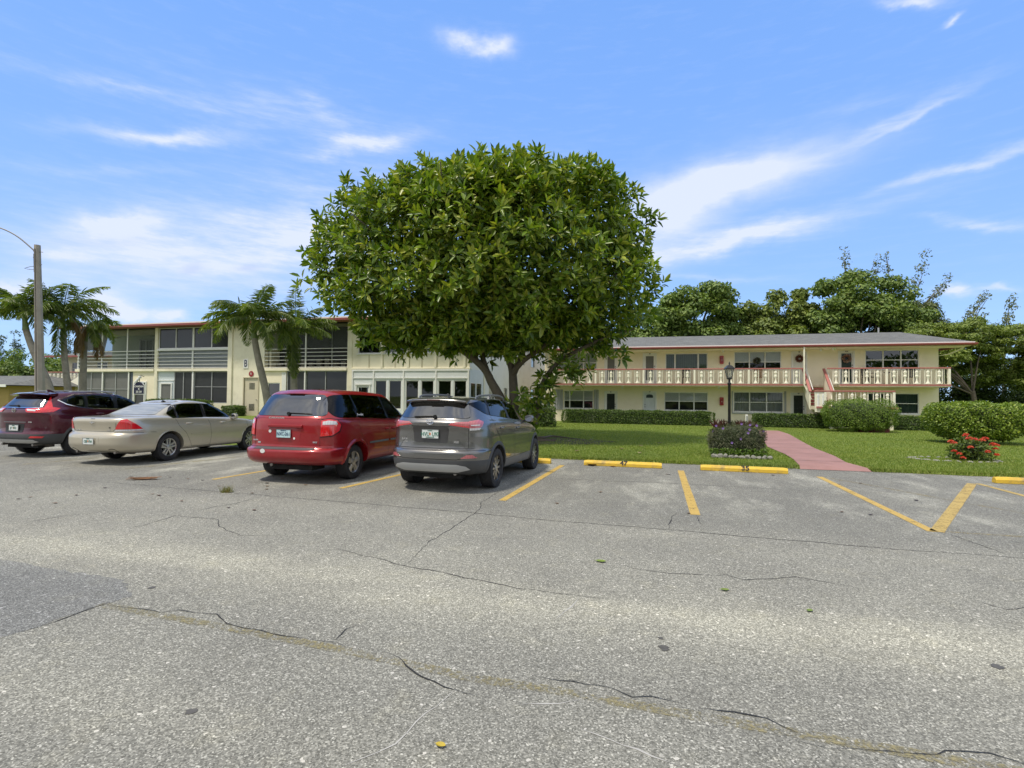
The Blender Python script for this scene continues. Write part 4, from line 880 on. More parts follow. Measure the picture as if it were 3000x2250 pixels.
# ---------------------------------------- gold sedan
def gold_sedan():
    P = paint('champagne_paint', (.52, .475, .375), .45, .3, .9, .04)
    root = carroot('gold_sedan', 'champagne gold four-door sedan with triangular red tail lights', (-8.52, 13.10), 13.5, .80)
    rings = [(-.90, .26, 3.7, .22, .82, 0), (-1.12, .30, 3.8, .25, .88, 0), (-1.23, .38, 3.86, .33, .91, 0), (-1.275, .50, 3.9, .45, .925, 0), (-1.275, .62, 3.9, .55, .93, 0), (-1.255, .70, 3.88, .62, .931, 0), (-1.20, .745, 3.86, .66, .931, 0),
        (-1.19, .78, 3.84, .69, .93, 0), (-1.20, .90, 3.75, .76, .922, .0), (-1.215, 1.0, 3.55, .83, .905, 0), (-1.20, 1.055, 3.35, .87, .888, .01), (-1.14, 1.085, 3.1, .905, .868, .015), (-.88, 1.10, 2.85, .93, .842, .015), (-.55, 1.105, 2.62, .955, .82, .015), (-.44, 1.115, 2.5, .97, .80, .02),
        (-.20, 1.20, 2.25, 1.09, .745, .03), (.10, 1.315, 1.9, 1.26, .67, .035), (.32, 1.385, 1.62, 1.36, .61, .04), (.42, 1.41, 1.5, 1.395, .57, .045), (.50, 1.42, 1.4, 1.41, .52, .05)]
    c = Car(root, rings, 1.25, (3.4, 15), (2.6, 6), cap=.025); c.cc = (.58, -.74)
    for pl in ([(.0, 1.155), (.09, 1.045), (.22, 1.04), (.27, 1.345), (.16, 1.29)], [(.265, 1.04), (1.10, 1.035), (1.14, 1.395), (.62, 1.40), (.33, 1.365)], [(1.20, 1.035), (2.05, 1.01), (2.12, 1.04), (1.75, 1.29), (1.50, 1.375), (1.22, 1.395)]):
        c.window('R', pl, G_SED, rnd=.02, frit=.035)
    c.pillar([(1.095, 1.035), (1.135, 1.395), (1.225, 1.395), (1.205, 1.035)]); c.pillar([(.215, 1.04), (.262, 1.345), (.335, 1.365), (.27, 1.04)])
    c.window('B', [(-.70, 1.135), (.70, 1.135), (.545, 1.385), (-.545, 1.385)], G_SREAR, 'rear_window', frit=.02, both=False, rnd=.03)
    c.window('F', [(-.68, 1.01), (.68, 1.01), (.53, 1.35), (-.53, 1.35)], G_MID, 'windscreen', frit=.03, both=False)
    def split(x, y, z):
        if (y < -.48 and z < .735) or (y > 3.2 and z < .6): return 'bumper'
        return 'body'
    c.finish({'body': P, 'bumper': P}, split, [(0, .335, .40), (2.81, .335, .40)], 1.03, .56)
    for y in (0, 2.81): arch_trim(c, y, .335, .398, .425, -5, 185, P, eps=.008)
    for k in 'CD':
        c.patch('tail_light', k, [(2, .825), (88, .83), (60, .955), (34, 1.055), (18, 1.04), (8, .93)], RED, .010, nc=22, nr=7)
        c.patch('reversing_lens', k, [(0, .785), (90, .795), (86, .822), (2, .818)], CLEAR, .010, nc=12, nr=3)
    g = MB(); p = c.hit('B', 0, .98, .006)
    g.add([(p.x+x, p.y-.006, p.z+z) for x, z in [(-.075, -.012), (-.022, -.012), (-.022, -.03), (.022, -.03), (.022, -.012), (.075, -.012), (.085, .012), (.022, .012), (.022, .03), (-.022, .03), (-.022, .012), (-.065, .012)]], [tuple(range(12))]); g.build('badge', CHROME, root, fix=False)
    c.line('B', [(-.62, 1.03), (-.60, .84), (-.54, .775), (.54, .775), (.60, .84), (.62, 1.03)], .009, BLACK)
    for k in 'CD': c.line(k, [(0, .755), (60, .745), (92, .74)], .008, BLACK)
    c.patch('keyhole_cover', 'B', [(-.06, 1.05), (.06, 1.05), (.06, 1.062), (-.06, 1.062)], BLACK, .003, nc=6, nr=2)
    c.patch('plate_recess', 'B', [(-.27, .66), (.27, .66), (.25, .44), (-.25, .44)], P, -.0 if False else .002, rnd=.03)
    plate(c, 0, .555, .31, .15, WHITEP, GREENP, 'CEE  P34', size=.075, emblem=ORANGEP, top='FLORIDA')
    rtext(c, 'CHEVROLET', -.42, .80, .024, CHROME, sx=1.2, bold=.001); rtext(c, 'IMPALA', .45, .80, .024, CHROME, sx=1.2, bold=.001); rtext(c, 'LT', .47, .86, .03, BLACK)
    for k in 'RL':
        c.line(k, [(.16, 1.03), (.25, .85), (.46, .66), (.60, .42), (.66, .31), (1.4, .285), (2.55, .27), (2.66, .45), (2.62, .90)], .007, BLACK); c.line(k, [(1.16, 1.03), (1.24, .85), (1.27, .55), (1.25, .295)], .007, BLACK)
        c.patch('side_moulding', k, [(.62, .60), (1.20, .60), (1.20, .63), (.60, .63)], P, .012, nc=8, nr=2); c.patch('side_moulding', k, [(1.28, .60), (2.55, .595), (2.55, .625), (1.28, .63)], P, .012, nc=12, nr=2)
        c.line(k, [(-.55, .74), (-.40, .735)], .006, BLACK)
    handle(c, .55, .895, P); handle(c, 1.68, .875, P); mirror(c, 2.02, .985, P, .13)
    g = MB(); p = c.hit('T', 0, .62); g.prism([(p.y-.05, p.z), (p.y+.09, p.z), (p.y-.0, p.z+.045)], -.02, .02, 'x'); g.tube([(0, p.y, p.z+.03), (0, p.y-.10, p.z+.14)], .004, 5); g.build('antenna_fin', BLACK, root)
    interior(root, .72, -.3, 2.4, .38, 1.0, [1.45, .72], INT, 2.15, .97)
    undercarriage(root, .85, 2.81, .33, [(.55, -1.12, .30), (-.55, -1.12, .30)])
    for sg in (-1, 1): c.line('B', [(sg*(.55-.10), .325), (sg*(.55-.07), .375), (sg*.55, .39), (sg*(.55+.07), .375), (sg*(.55+.10), .325)], .022, BLACK, 'exhaust_cutout')
    wheels(root, .335, .22, .215, (0, 2.81), 1.57, 'double5', ALLOY)
    return root
# ---------------------------------------- maroon SUV
def maroon_suv():
    P = paint('maroon_paint', (.085, .006, .022), .55, .28)
    root = carroot('maroon_suv', 'maroon suv with silver lower bumper strip, leftmost of the parked cars', (-11.55, 14.12), 13, .80)
    rings = [(-.70, .32, 3.40, .24, .78, 0), (-.88, .36, 3.50, .28, .86, 0), (-.97, .44, 3.56, .36, .90, 0), (-1.0, .52, 3.6, .45, .915, 0), (-1.0, .58, 3.6, .55, .922, 0), (-.985, .62, 3.59, .60, .925, 0),
        (-.955, .66, 3.57, .66, .927, 0), (-.945, .80, 3.5, .78, .925, 0), (-.95, 1.0, 3.4, .90, .918, 0), (-.975, 1.12, 3.2, .97, .905, .01), (-.965, 1.20, 2.9, 1.03, .885, .02), (-.90, 1.255, 2.5, 1.09, .86, .02),
        (-.86, 1.29, 2.25, 1.15, .84, .02), (-.72, 1.45, 1.85, 1.37, .77, .03), (-.60, 1.57, 1.5, 1.52, .70, .04), (-.55, 1.61, 1.38, 1.57, .66, .045), (-.48, 1.635, 1.25, 1.60, .60, .05)]
    c = Car(root, rings, 1.3, cap=.02); c.cc = (.55, -.50)
    for pl in ([(-.43, 1.44), (-.30, 1.37), (-.06, 1.30), (.14, 1.26), (.20, 1.60), (-.05, 1.585), (-.33, 1.49)], [(.205, 1.255), (.98, 1.215), (1.0, 1.615), (.265, 1.605)], [(1.06, 1.21), (1.98, 1.16), (2.05, 1.19), (1.68, 1.44), (1.35, 1.575), (1.07, 1.612)]):
        c.window('R', pl, G_MID, rnd=.02, frit=.035)
    c.pillar([(.135, 1.26), (.195, 1.60), (.27, 1.605), (.21, 1.255)]); c.pillar([(.975, 1.215), (.995, 1.615), (1.075, 1.612), (1.065, 1.21)])
    for k in 'RL': c.line(k, [(-.46, 1.455), (-.30, 1.345), (-.06, 1.277), (.2, 1.235), (1.0, 1.195), (2.0, 1.14)], .02, CHROME, 'window_trim', .008); c.line(k, [(-.46, 1.455), (-.33, 1.515), (-.05, 1.605), (.3, 1.632), (1.0, 1.640), (1.4, 1.60), (1.9, 1.33)], .016, CHROME, 'window_trim', .008)
    c.window('B', [(-.66, 1.275), (.66, 1.275), (.60, 1.54), (-.60, 1.54)], G_REAR, 'rear_window', frit=.05, both=False, rnd=.04)
    c.window('F', [(-.66, 1.18), (.66, 1.18), (.58, 1.53), (-.58, 1.53)], G_MID, 'windscreen', frit=.05, both=False)
    def split(x, y, z):
        if z < .60 and (y < -.35 or y > 3.0): return 'bumper_cladding'
        if z < .47: return 'sill_cladding'
        return 'body'
    c.finish({'body': P, 'bumper_cladding': PLASTIC, 'sill_cladding': PLASTIC}, split, [(0, .36, .425), (2.66, .36, .425)], 1.1)
    for y in (0, 2.66): arch_trim(c, y, .36, .422, .485, -14, 194, PLASTIC)
    for k in 'CD':
        c.patch('tail_light', k, [(24, 1.22), (62, 1.22), (58, 1.40), (52, 1.57), (34, 1.57), (28, 1.40)], RED, .014, nc=8, nr=14)
        c.patch('tail_light', k, [(4, 1.135), (60, 1.15), (96, 1.245), (60, 1.275), (4, 1.245)], RED, .012, nc=20, nr=5)
    for sg in (-1, 1):
        c.patch('tail_light', 'B', [(sg*.33, 1.235), (sg*.40, 1.15), (sg*.62, 1.135), (sg*.62, 1.245)], RED, .012); c.patch('light_stripe', 'B', [(sg*.37, 1.225), (sg*.42, 1.185), (sg*.60, 1.175), (sg*.60, 1.21)], CLEAR, .015, nc=8, nr=2)
        c.patch('reflector', 'B', [(sg*.50, .505), (sg*.74, .505), (sg*.78, .545), (sg*.55, .555)], RED, .012)
    c.patch('chrome_strip', 'B', [(-.64, 1.245), (.64, 1.245), (.64, 1.262), (-.64, 1.262)], CHROME, .016, nr=2)
    c.patch('skid_plate', 'B', [(-.66, .41), (-.58, .47), (.58, .47), (.66, .41), (.5, .375), (-.5, .375)], SILVER, .014)
    c.patch('plate_recess', 'B', [(-.32, .86), (.32, .86), (.28, .64), (-.28, .64)], BLACK, .003, rnd=.02); c.line('B', [(-.36, .90), (.36, .90)], .022, GREYPL, 'handle_strip', .012)
    plate(c, 0, .755, .31, .15, WHITEP, GREENP, 'JF  W31', size=.075, emblem=ORANGEP, top='FLORIDA'); rtext(c, 'AWD', .47, .90, .042, CHROME)
    g = MB(); p = c.hit('B', 0, 1.20, .012)
    for a, b_ in (((-.035, .04), (-.028, -.04)), ((.035, .04), (.028, -.04)), ((-.03, 0), (.03, 0))): g.bar(p+Vector((a[0], -.006, a[1])), p+Vector((b_[0], -.006, b_[1])), .012, .008, up=(0, 1, 0))
    g.tube([p+Vector((.055*abs(math.cos(a))**.6*(1 if math.cos(a) > 0 else -1), -.004, .052*abs(math.sin(a))**.6*(1 if math.sin(a) > 0 else -1))) for a in [2*PI*i/24 for i in range(25)]], .005, 6, caps=False); g.build('badge', CHROME, root)
    g = MB(); V = []; prof = [(-.72, 1.60), (-.73, 1.615), (-.60, 1.645), (-.40, 1.66), (-.40, 1.60), (-.55, 1.575)]
    nx = 20
    for i in range(nx+1):
        t = -1+2*i/nx
        for y, z in prof: V.append((t*.64, -.4+(y+.4)*(1-.14*t*t-.1*abs(t)**6), z-.025*abs(t)**3))
    k = len(prof); g.add(V, [(i*k+j, (i+1)*k+j, (i+1)*k+(j+1) % k, i*k+(j+1) % k) for i in range(nx) for j in range(k)]+[tuple(range(k)), tuple(range(nx*k, nx*k+k))])
    g.build('roof_spoiler', P, root, smooth=True)
    g = MB(); g.prism([(-.20, 1.665), (-.0, 1.665), (-.17, 1.73), (-.22, 1.73)], -.012, .012, 'x'); g.build('antenna_fin', P, root, bevel=.005)
    wiper(c, 0, -.36, 1.30)
    for sg in (-1, 1):
        g = MB(); g.tube([(sg*.58, -.1, 1.655), (sg*.585, .0, 1.68), (sg*.585, .8, 1.69), (sg*.57, 1.2, 1.66)], .014, 8, flat=1.3); g.build('roof_rail', SILVER, root, smooth=True)
    for k in 'RL':
        c.line(k, [(1.03, 1.19), (1.06, .8), (1.04, .48)], .007, BLACK); c.line(k, [(.16, 1.25), (.20, 1.0), (.40, .72), (.5, .5)], .007, BLACK); c.line(k, [(2.1, 1.1), (2.14, .8), (2.1, .48)], .007, BLACK)
        c.line(k, [(-.60, 1.16), (-.25, 1.02)], .006, BLACK)
    handle(c, .50, 1.085, P); handle(c, 1.42, 1.05, P); mirror(c, 1.88, 1.17, P)
    interior(root, .74, -.75, 2.2, .50, 1.15, [1.15, .25], INT, 2.0, 1.12)
    undercarriage(root, .85, 2.66, .36, [(.50, -.88, .33), (-.5, -.88, .33)])
    wheels(root, .355, .235, .22, (0, 2.66), 1.60, 'vee5', ALLOY)
    return root
# ------------------------------------------------------------------ buildings
CREAM = pm('cream_stucco', (.88, .80, .62), .88, var=.045, vs=.7, bump=.35, bs=45, dirt=(.62, .52, .35), dirt_amt=.35, dirt_s=.9)
CREAM2 = pm('tan_stucco', (.80, .71, .53), .88, var=.05, vs=.7, bump=.35, bs=45, dirt=(.40, .34, .23), dirt_amt=.3, dirt_s=.8)
LCREAM = pm('pale_cream_stucco', (.84, .79, .62), .88, var=.05, vs=.6, bump=.3, bs=45, dirt=(.45, .41, .30), dirt_amt=.4, dirt_s=1.1)
WHITEW = pm('white_stucco', (.80, .78, .72), .85, var=.03, vs=.6, bump=.3, bs=45, dirt=(.55, .53, .46), dirt_amt=.25)
WHITE = pm('white_paint', (.78, .78, .75), .5, var=.03, dirt=(.5, .48, .42), dirt_amt=.3, dirt_s=2)
OFFW = pm('cream_paint', (.86, .83, .68), .55, var=.03, dirt=(.5, .46, .34), dirt_amt=.3, dirt_s=2.5)
PALEBLUE = pm('pale_blue_panel', (.62, .68, .70), .6, var=.04, dirt=(.45, .48, .48), dirt_amt=.3)
PINK = pm('dusty_red_paint', (.40, .145, .125), .6, var=.10, vs=3, dirt=(.25, .11, .09), dirt_amt=.4, dirt_s=3)
REDDK = pm('dark_red_gutter', (.26, .065, .055), .45, var=.08); STAIRRED = pm('stair_red', (.20, .05, .045), .8, var=.15, vs=5)
SCREEN = pm('dark_screen', (.030, .032, .034), .5, var=.15, vs=1.2); SCREENL = pm('grey_screen', (.15, .15, .145), .6, var=.12, vs=1.0)
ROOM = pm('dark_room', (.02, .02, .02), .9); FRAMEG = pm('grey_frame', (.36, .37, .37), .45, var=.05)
BLINDW = pm('white_blind', (.80, .80, .75), .7, var=.04); BLINDG = pm('green_blind', (.13, .19, .12), .7, var=.12, vs=2); CURT = pm('grey_curtain', (.30, .31, .29), .8, var=.15, vs=3)
BGLASS = glass('window_glass', (.80, .84, .83), 1.45, .01); BGLASSR = glass('reflective_window_glass', (.25, .30, .28), 1.9, .01)
def shingles():
    m, t, b = newmat('asphalt_shingles'); co = t.coord()
    br = t.n.new('ShaderNodeTexBrick'); br.inputs['Scale'].default_value = 1; br.inputs['Brick Width'].default_value = .33; br.inputs['Row Height'].default_value = .14; br.inputs['Mortar Size'].default_value = .008
    for k, c in (('Color1', (.17, .172, .158)), ('Color2', (.085, .087, .08)), ('Mortar', (.06, .062, .06))): br.inputs[k].default_value = (*c, 1)
    t.link(co, br.inputs['Vector']); n = t.noise(co, 60, 4, .7)
    c = t.mix(t.ramp(n, [(.3, .0), (.8, .6)]), br.outputs[0], (.23, .23, .215)); c = t.mix(t.ramp(t.noise(t.coord((1, 3, 1)), 1.6, 7, .72), [(.42, 0), (.66, .55)]), c, (.09, .09, .085))
    t.link(c, b.inputs['Base Color']); b.inputs['Roughness'].default_value = .95; t.link(t.bump(br.outputs['Fac'], .5, .01), b.inputs['Normal']); return m
SHING = shingles()
def holed(g, s0, s1, z0, z1, d, th, holes, mi=0):
    """wall face at depth d with openings (each s0,s1,z0,z1), reveals th deep; back face too"""
    S = sorted({s0, s1, *[h[0] for h in holes], *[h[1] for h in holes]}); Zs = sorted({z0, z1, *[h[2] for h in holes], *[h[3] for h in holes]})
    S = [x for x in S if s0 <= x <= s1]; Zs = [x for x in Zs if z0 <= x <= z1]
    for a, b in zip(S[:-1], S[1:]):
        for c, e in zip(Zs[:-1], Zs[1:]):
            m = ((a+b)/2, (c+e)/2)
            if any(h[0] < m[0] < h[1] and h[2] < m[1] < h[3] for h in holes): continue
            g.quad((a, d, c), (b, d, c), (b, d, e), (a, d, e), mi)
    for h in holes:
        a, b, c, e = max(h[0], s0), min(h[1], s1), max(h[2], z0), min(h[3], z1)
        if b <= a or e <= c: continue
        g.quad((a, d, c), (a, d+th, c), (b, d+th, c), (b, d, c), mi); g.quad((a, d, e), (b, d, e), (b, d+th, e), (a, d+th, e), mi)
        g.quad((a, d, c), (a, d, e), (a, d+th, e), (a, d+th, c), mi); g.quad((b, d, c), (b, d+th, c), (b, d+th, e), (b, d, e), mi)
def window(root, s0, s1, z0, z1, d, cols, split=.5, fm=WHITE, gm=None, back='blind', th=.16, fw=.05, name='window', sill=True, blind_low=.0, mull=None):
    """cols: list of fractions; frame stands 2 cm behind the wall face"""
    g = MB(); y0, y1 = d+.02, d+.09
    g.box(s0, s1, y0, y1, z0, z0+fw); g.box(s0, s1, y0, y1, z1-fw, z1); g.box(s0, s0+fw, y0, y1, z0+fw, z1-fw); g.box(s1-fw, s1, y0, y1, z0+fw, z1-fw)
    X = [s0]+[s0+(s1-s0)*c for c in cols]+[s1]; mw = mull or fw*1.3
    for x in X[1:-1]: g.box(x-mw/2, x+mw/2, y0, y1+.002, z0+fw, z1-fw)
    if split: zm = z0+(z1-z0)*split
    for i, (a, b) in enumerate(zip(X[:-1], X[1:])):
        if split: g.box(a+(fw if i == 0 else mw/2), b-(fw if i == len(X)-2 else mw/2), y0+.01, y1-.01, zm-.022, zm+.022)
    if sill: g.box(s0-.06, s1+.06, d-.05, d+.02, z0-.05, z0-.0)
    w_ = g.build(name, fm, root, bevel=.006, seg=1)
    g = MB(); g.quad((s0+.01, d+.06, z0+.01), (s1-.01, d+.06, z0+.01), (s1-.01, d+.06, z1-.01), (s0+.01, d+.06, z1-.01)); g.build('pane', gm or BGLASS, w_, fix=False)
    if back == 'blind':
        zb = z0+(z1-z0)*blind_low; g = MB(); n = max(3, int((z1-zb)/.055))
        for i in range(n):
            z = zb+(z1-zb)*i/n; g.box(s0+fw, s1-fw, d+.105, d+.125, z+.004, z+(z1-zb)/n-.004)
        g.build('blind', BLINDW, w_)
    elif back == 'green':
        g = MB(); n = int((s1-s0)/.11)
        for i in range(n): a = s0+fw+(s1-s0-2*fw)*i/n; g.box(a+.004, a+(s1-s0-2*fw)/n-.006, d+.11+.012*(i % 2), d+.13+.012*(i % 2), z0+fw, z1-fw)
        g.build('blind', BLINDG, w_)
    elif back == 'curtain':
        g = MB(); n = int((s1-s0)*26); P = [(s0+fw+(s1-s0-2*fw)*i/n, d+.13+.018*math.sin(i*1.9)+.01*math.sin(i*.7)) for i in range(n+1)]
        g.add([(x, y, z) for x, y in P for z in (z0+fw, z1-fw)], [(2*i, 2*i+2, 2*i+3, 2*i+1) for i in range(n)]); g.build('curtain', CURT, w_, smooth=True, fix=False)
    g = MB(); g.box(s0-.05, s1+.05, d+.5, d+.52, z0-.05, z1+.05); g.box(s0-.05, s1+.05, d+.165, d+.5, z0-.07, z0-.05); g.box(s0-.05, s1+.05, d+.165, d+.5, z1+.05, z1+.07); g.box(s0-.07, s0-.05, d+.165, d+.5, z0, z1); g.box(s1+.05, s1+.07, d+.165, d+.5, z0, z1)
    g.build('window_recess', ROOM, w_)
    return w_
def door(root, s0, s1, z0, z1, d, kind, num=None):
    g = MB(); fw = .09; fm = WHITE
    g.box(s0, s0+fw, d-.03, d+.08, z0, z1); g.box(s1-fw, s1, d-.03, d+.08, z0, z1); g.box(s0+fw, s1-fw, d-.03, d+.08, z1-fw, z1)
    dr = g.build('door', fm, root, bevel=.006, seg=1); a, b = s0+fw, s1-fw
    g = MB()
    if kind == 'screen':
        g.box(a, a+.1, d+.01, d+.05, z0, z1-fw); g.box(b-.1, b, d+.01, d+.05, z0, z1-fw); g.box(a+.1, b-.1, d+.01, d+.05, z1-fw-.1, z1-fw); g.box(a+.1, b-.1, d+.01, d+.05, z0, z0+.25)
        g.build('door_leaf', WHITE, dr); g = MB(); g.box(a+.1, b-.1, d+.025, d+.035, z0+.25, z1-fw-.1); g.build('door_screen', SCREENL, dr)
    elif kind == 'louver':
        g.box(a, a+.08, d+.01, d+.05, z0, z1-fw); g.box(b-.08, b, d+.01, d+.05, z0, z1-fw); g.box(a+.08, b-.08, d+.01, d+.05, z1-fw-.07, z1-fw)
        g.build('door_leaf', WHITE, dr); g = MB(); n = int((z1-fw-.07-z0)/.075)
        for i in range(n): z = z0+i*.075; g.bar((a+.08, d+.03, z+.035), (b-.08, d+.03, z+.035), .055, .012, up=(0, .6, .8))
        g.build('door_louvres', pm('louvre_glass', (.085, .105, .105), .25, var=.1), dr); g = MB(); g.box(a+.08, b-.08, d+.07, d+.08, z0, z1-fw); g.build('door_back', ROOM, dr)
    elif kind == 'glass':
        g.box(a, a+.08, d+.01, d+.05, z0, z1-fw); g.box(b-.08, b, d+.01, d+.05, z0, z1-fw); g.box(a+.08, b-.08, d+.01, d+.05, z1-fw-.07, z1-fw); g.box(a+.08, b-.08, d+.01, d+.05, z0, z0+.14)
        g.build('door_leaf', WHITE, dr); g = MB(); g.box(a+.08, b-.08, d+.025, d+.035, z0+.14, z1-fw-.07); g.build('door_glass', pm('dark_door_glass', (.03, .045, .04), .08, var=.2), dr)
    else:
        m_ = pm('door_blue_white', (.62, .66, .68), .5, var=.03) if kind == 'fan' else pm('door_cream', (.72, .71, .64), .5, var=.03)
        g.box(a, b, d+.01, d+.05, z0, z1-fw)
        for pa, pb in ((z0+.15, z0+.85), (z0+1.0, z1-fw-(.45 if kind == 'fan' else .15))):
            for q in (0, 1): x0 = a+.08+q*(b-a)/2; g.box(x0, x0+(b-a)/2-.14, d-.0, d+.01, pa, pb)
        g.build('door_leaf', m_, dr, bevel=.008, seg=1)
        if kind == 'fan':
            g = MB(); w2 = (b-a)/2-.13; cx = (a+b)/2; n = 10; zt = z1-fw-.13
            g.prism([(cx-w2, zt-.2), (cx+w2, zt-.2)]+[(cx+w2*math.cos(PI*i/n), zt-.08+.10*math.sin(PI*i/n)) for i in range(n+1)], d-.004, d+.012, 'y'); g.build('fanlight', pm('dark_door_glass', (.03, .045, .04), .08, var=.2), dr)
            text('fanlight_bars', '| | | |', .12, CHROME, dr, (cx, d-.006, zt-.1), (PI/2, 0, 0), .001) if False else None
    g = MB(); zz = z0+1.0; sx = b-.05 if kind != 'fan' else a+.06
    for k in (0, .14): g.lathe([(.026, -.05), (.028, -.02), (.012, 0)], 10, (sx, d+.005, zz+k), axis='y')
    g.build('door_handle', pm('dark_knob', (.05, .05, .05), .3, metal=.7), dr, smooth=True)
    if num: text('door_number', num, .10, BLACK, dr, ((s0+s1)/2, d-.033, z1-fw/2-.002), (PI/2, 0, 0), .002, bold=.002)
    return dr
# baluster with its frame: one shape reused
def baluster_mesh(h, w=.30):
    g = MB(); k = h/.86
    prof = [(.0, .86), (.012, .85), (.03, .80), (.055, .73), (.07, .67), (.072, .63), (.05, .595), (.03, .585), (.062, .565), (.068, .54), (.05, .515), (.034, .505), (.066, .48), (.075, .44), (.062, .39), (.038, .34), (.03, .27), (.036, .18), (.055, .10), (.082, .045), (.085, .0)]
    g.lathe([(r*1.2, z*k) for r, z in reversed(prof)], 12, sy=.5)
    g.box(-w/2-.016, -w/2+.016, -.022, .022, 0, h+.0); g.box(w/2-.016, w/2+.016, -.022, .022, 0, h)
    g.box(-w/2+.016, w/2-.016, -.02, .02, 0, .028)
    return g
def copyo(o, parent, loc=None, rz=None, name=None):
    c = o.copy(); COL.objects.link(c); c.parent = parent
    if loc is not None: c.location = loc
    if rz is not None: c.rotation_euler.z = rz
    return c
def railing(root, name, s0, s1, zf, zt, d, bals, posts, proto=None, post_w=.11, rail=PINK, w=.30):
    g = MB(); g.box(s0, s1, d-.06, d+.07, zt-.075, zt)
    r = g.build(name, rail, root, bevel=.01, seg=1)
    h = zt-.075-zf-.03
    if proto is None: proto = baluster_mesh(h, w).build('baluster', OFFW, r, smooth=True); proto.location = (bals[0], d, zf+.03); rest = bals[1:]
    else: rest = bals
    for x in rest: copyo(proto, r, (x, d, zf+.03))
    for x in posts:
        g = MB(); g.box(x-post_w/2, x+post_w/2, d-.05, d+.055, zf+.002, zt-.077); g.build('railing_post', OFFW, r, bevel=.006, seg=1)
    return r, proto
def wallbox(g, s0, s1, y0, y1, z0, z1, mi=0): g.box(s0, s1, y0, y1, z0, z1, mi)

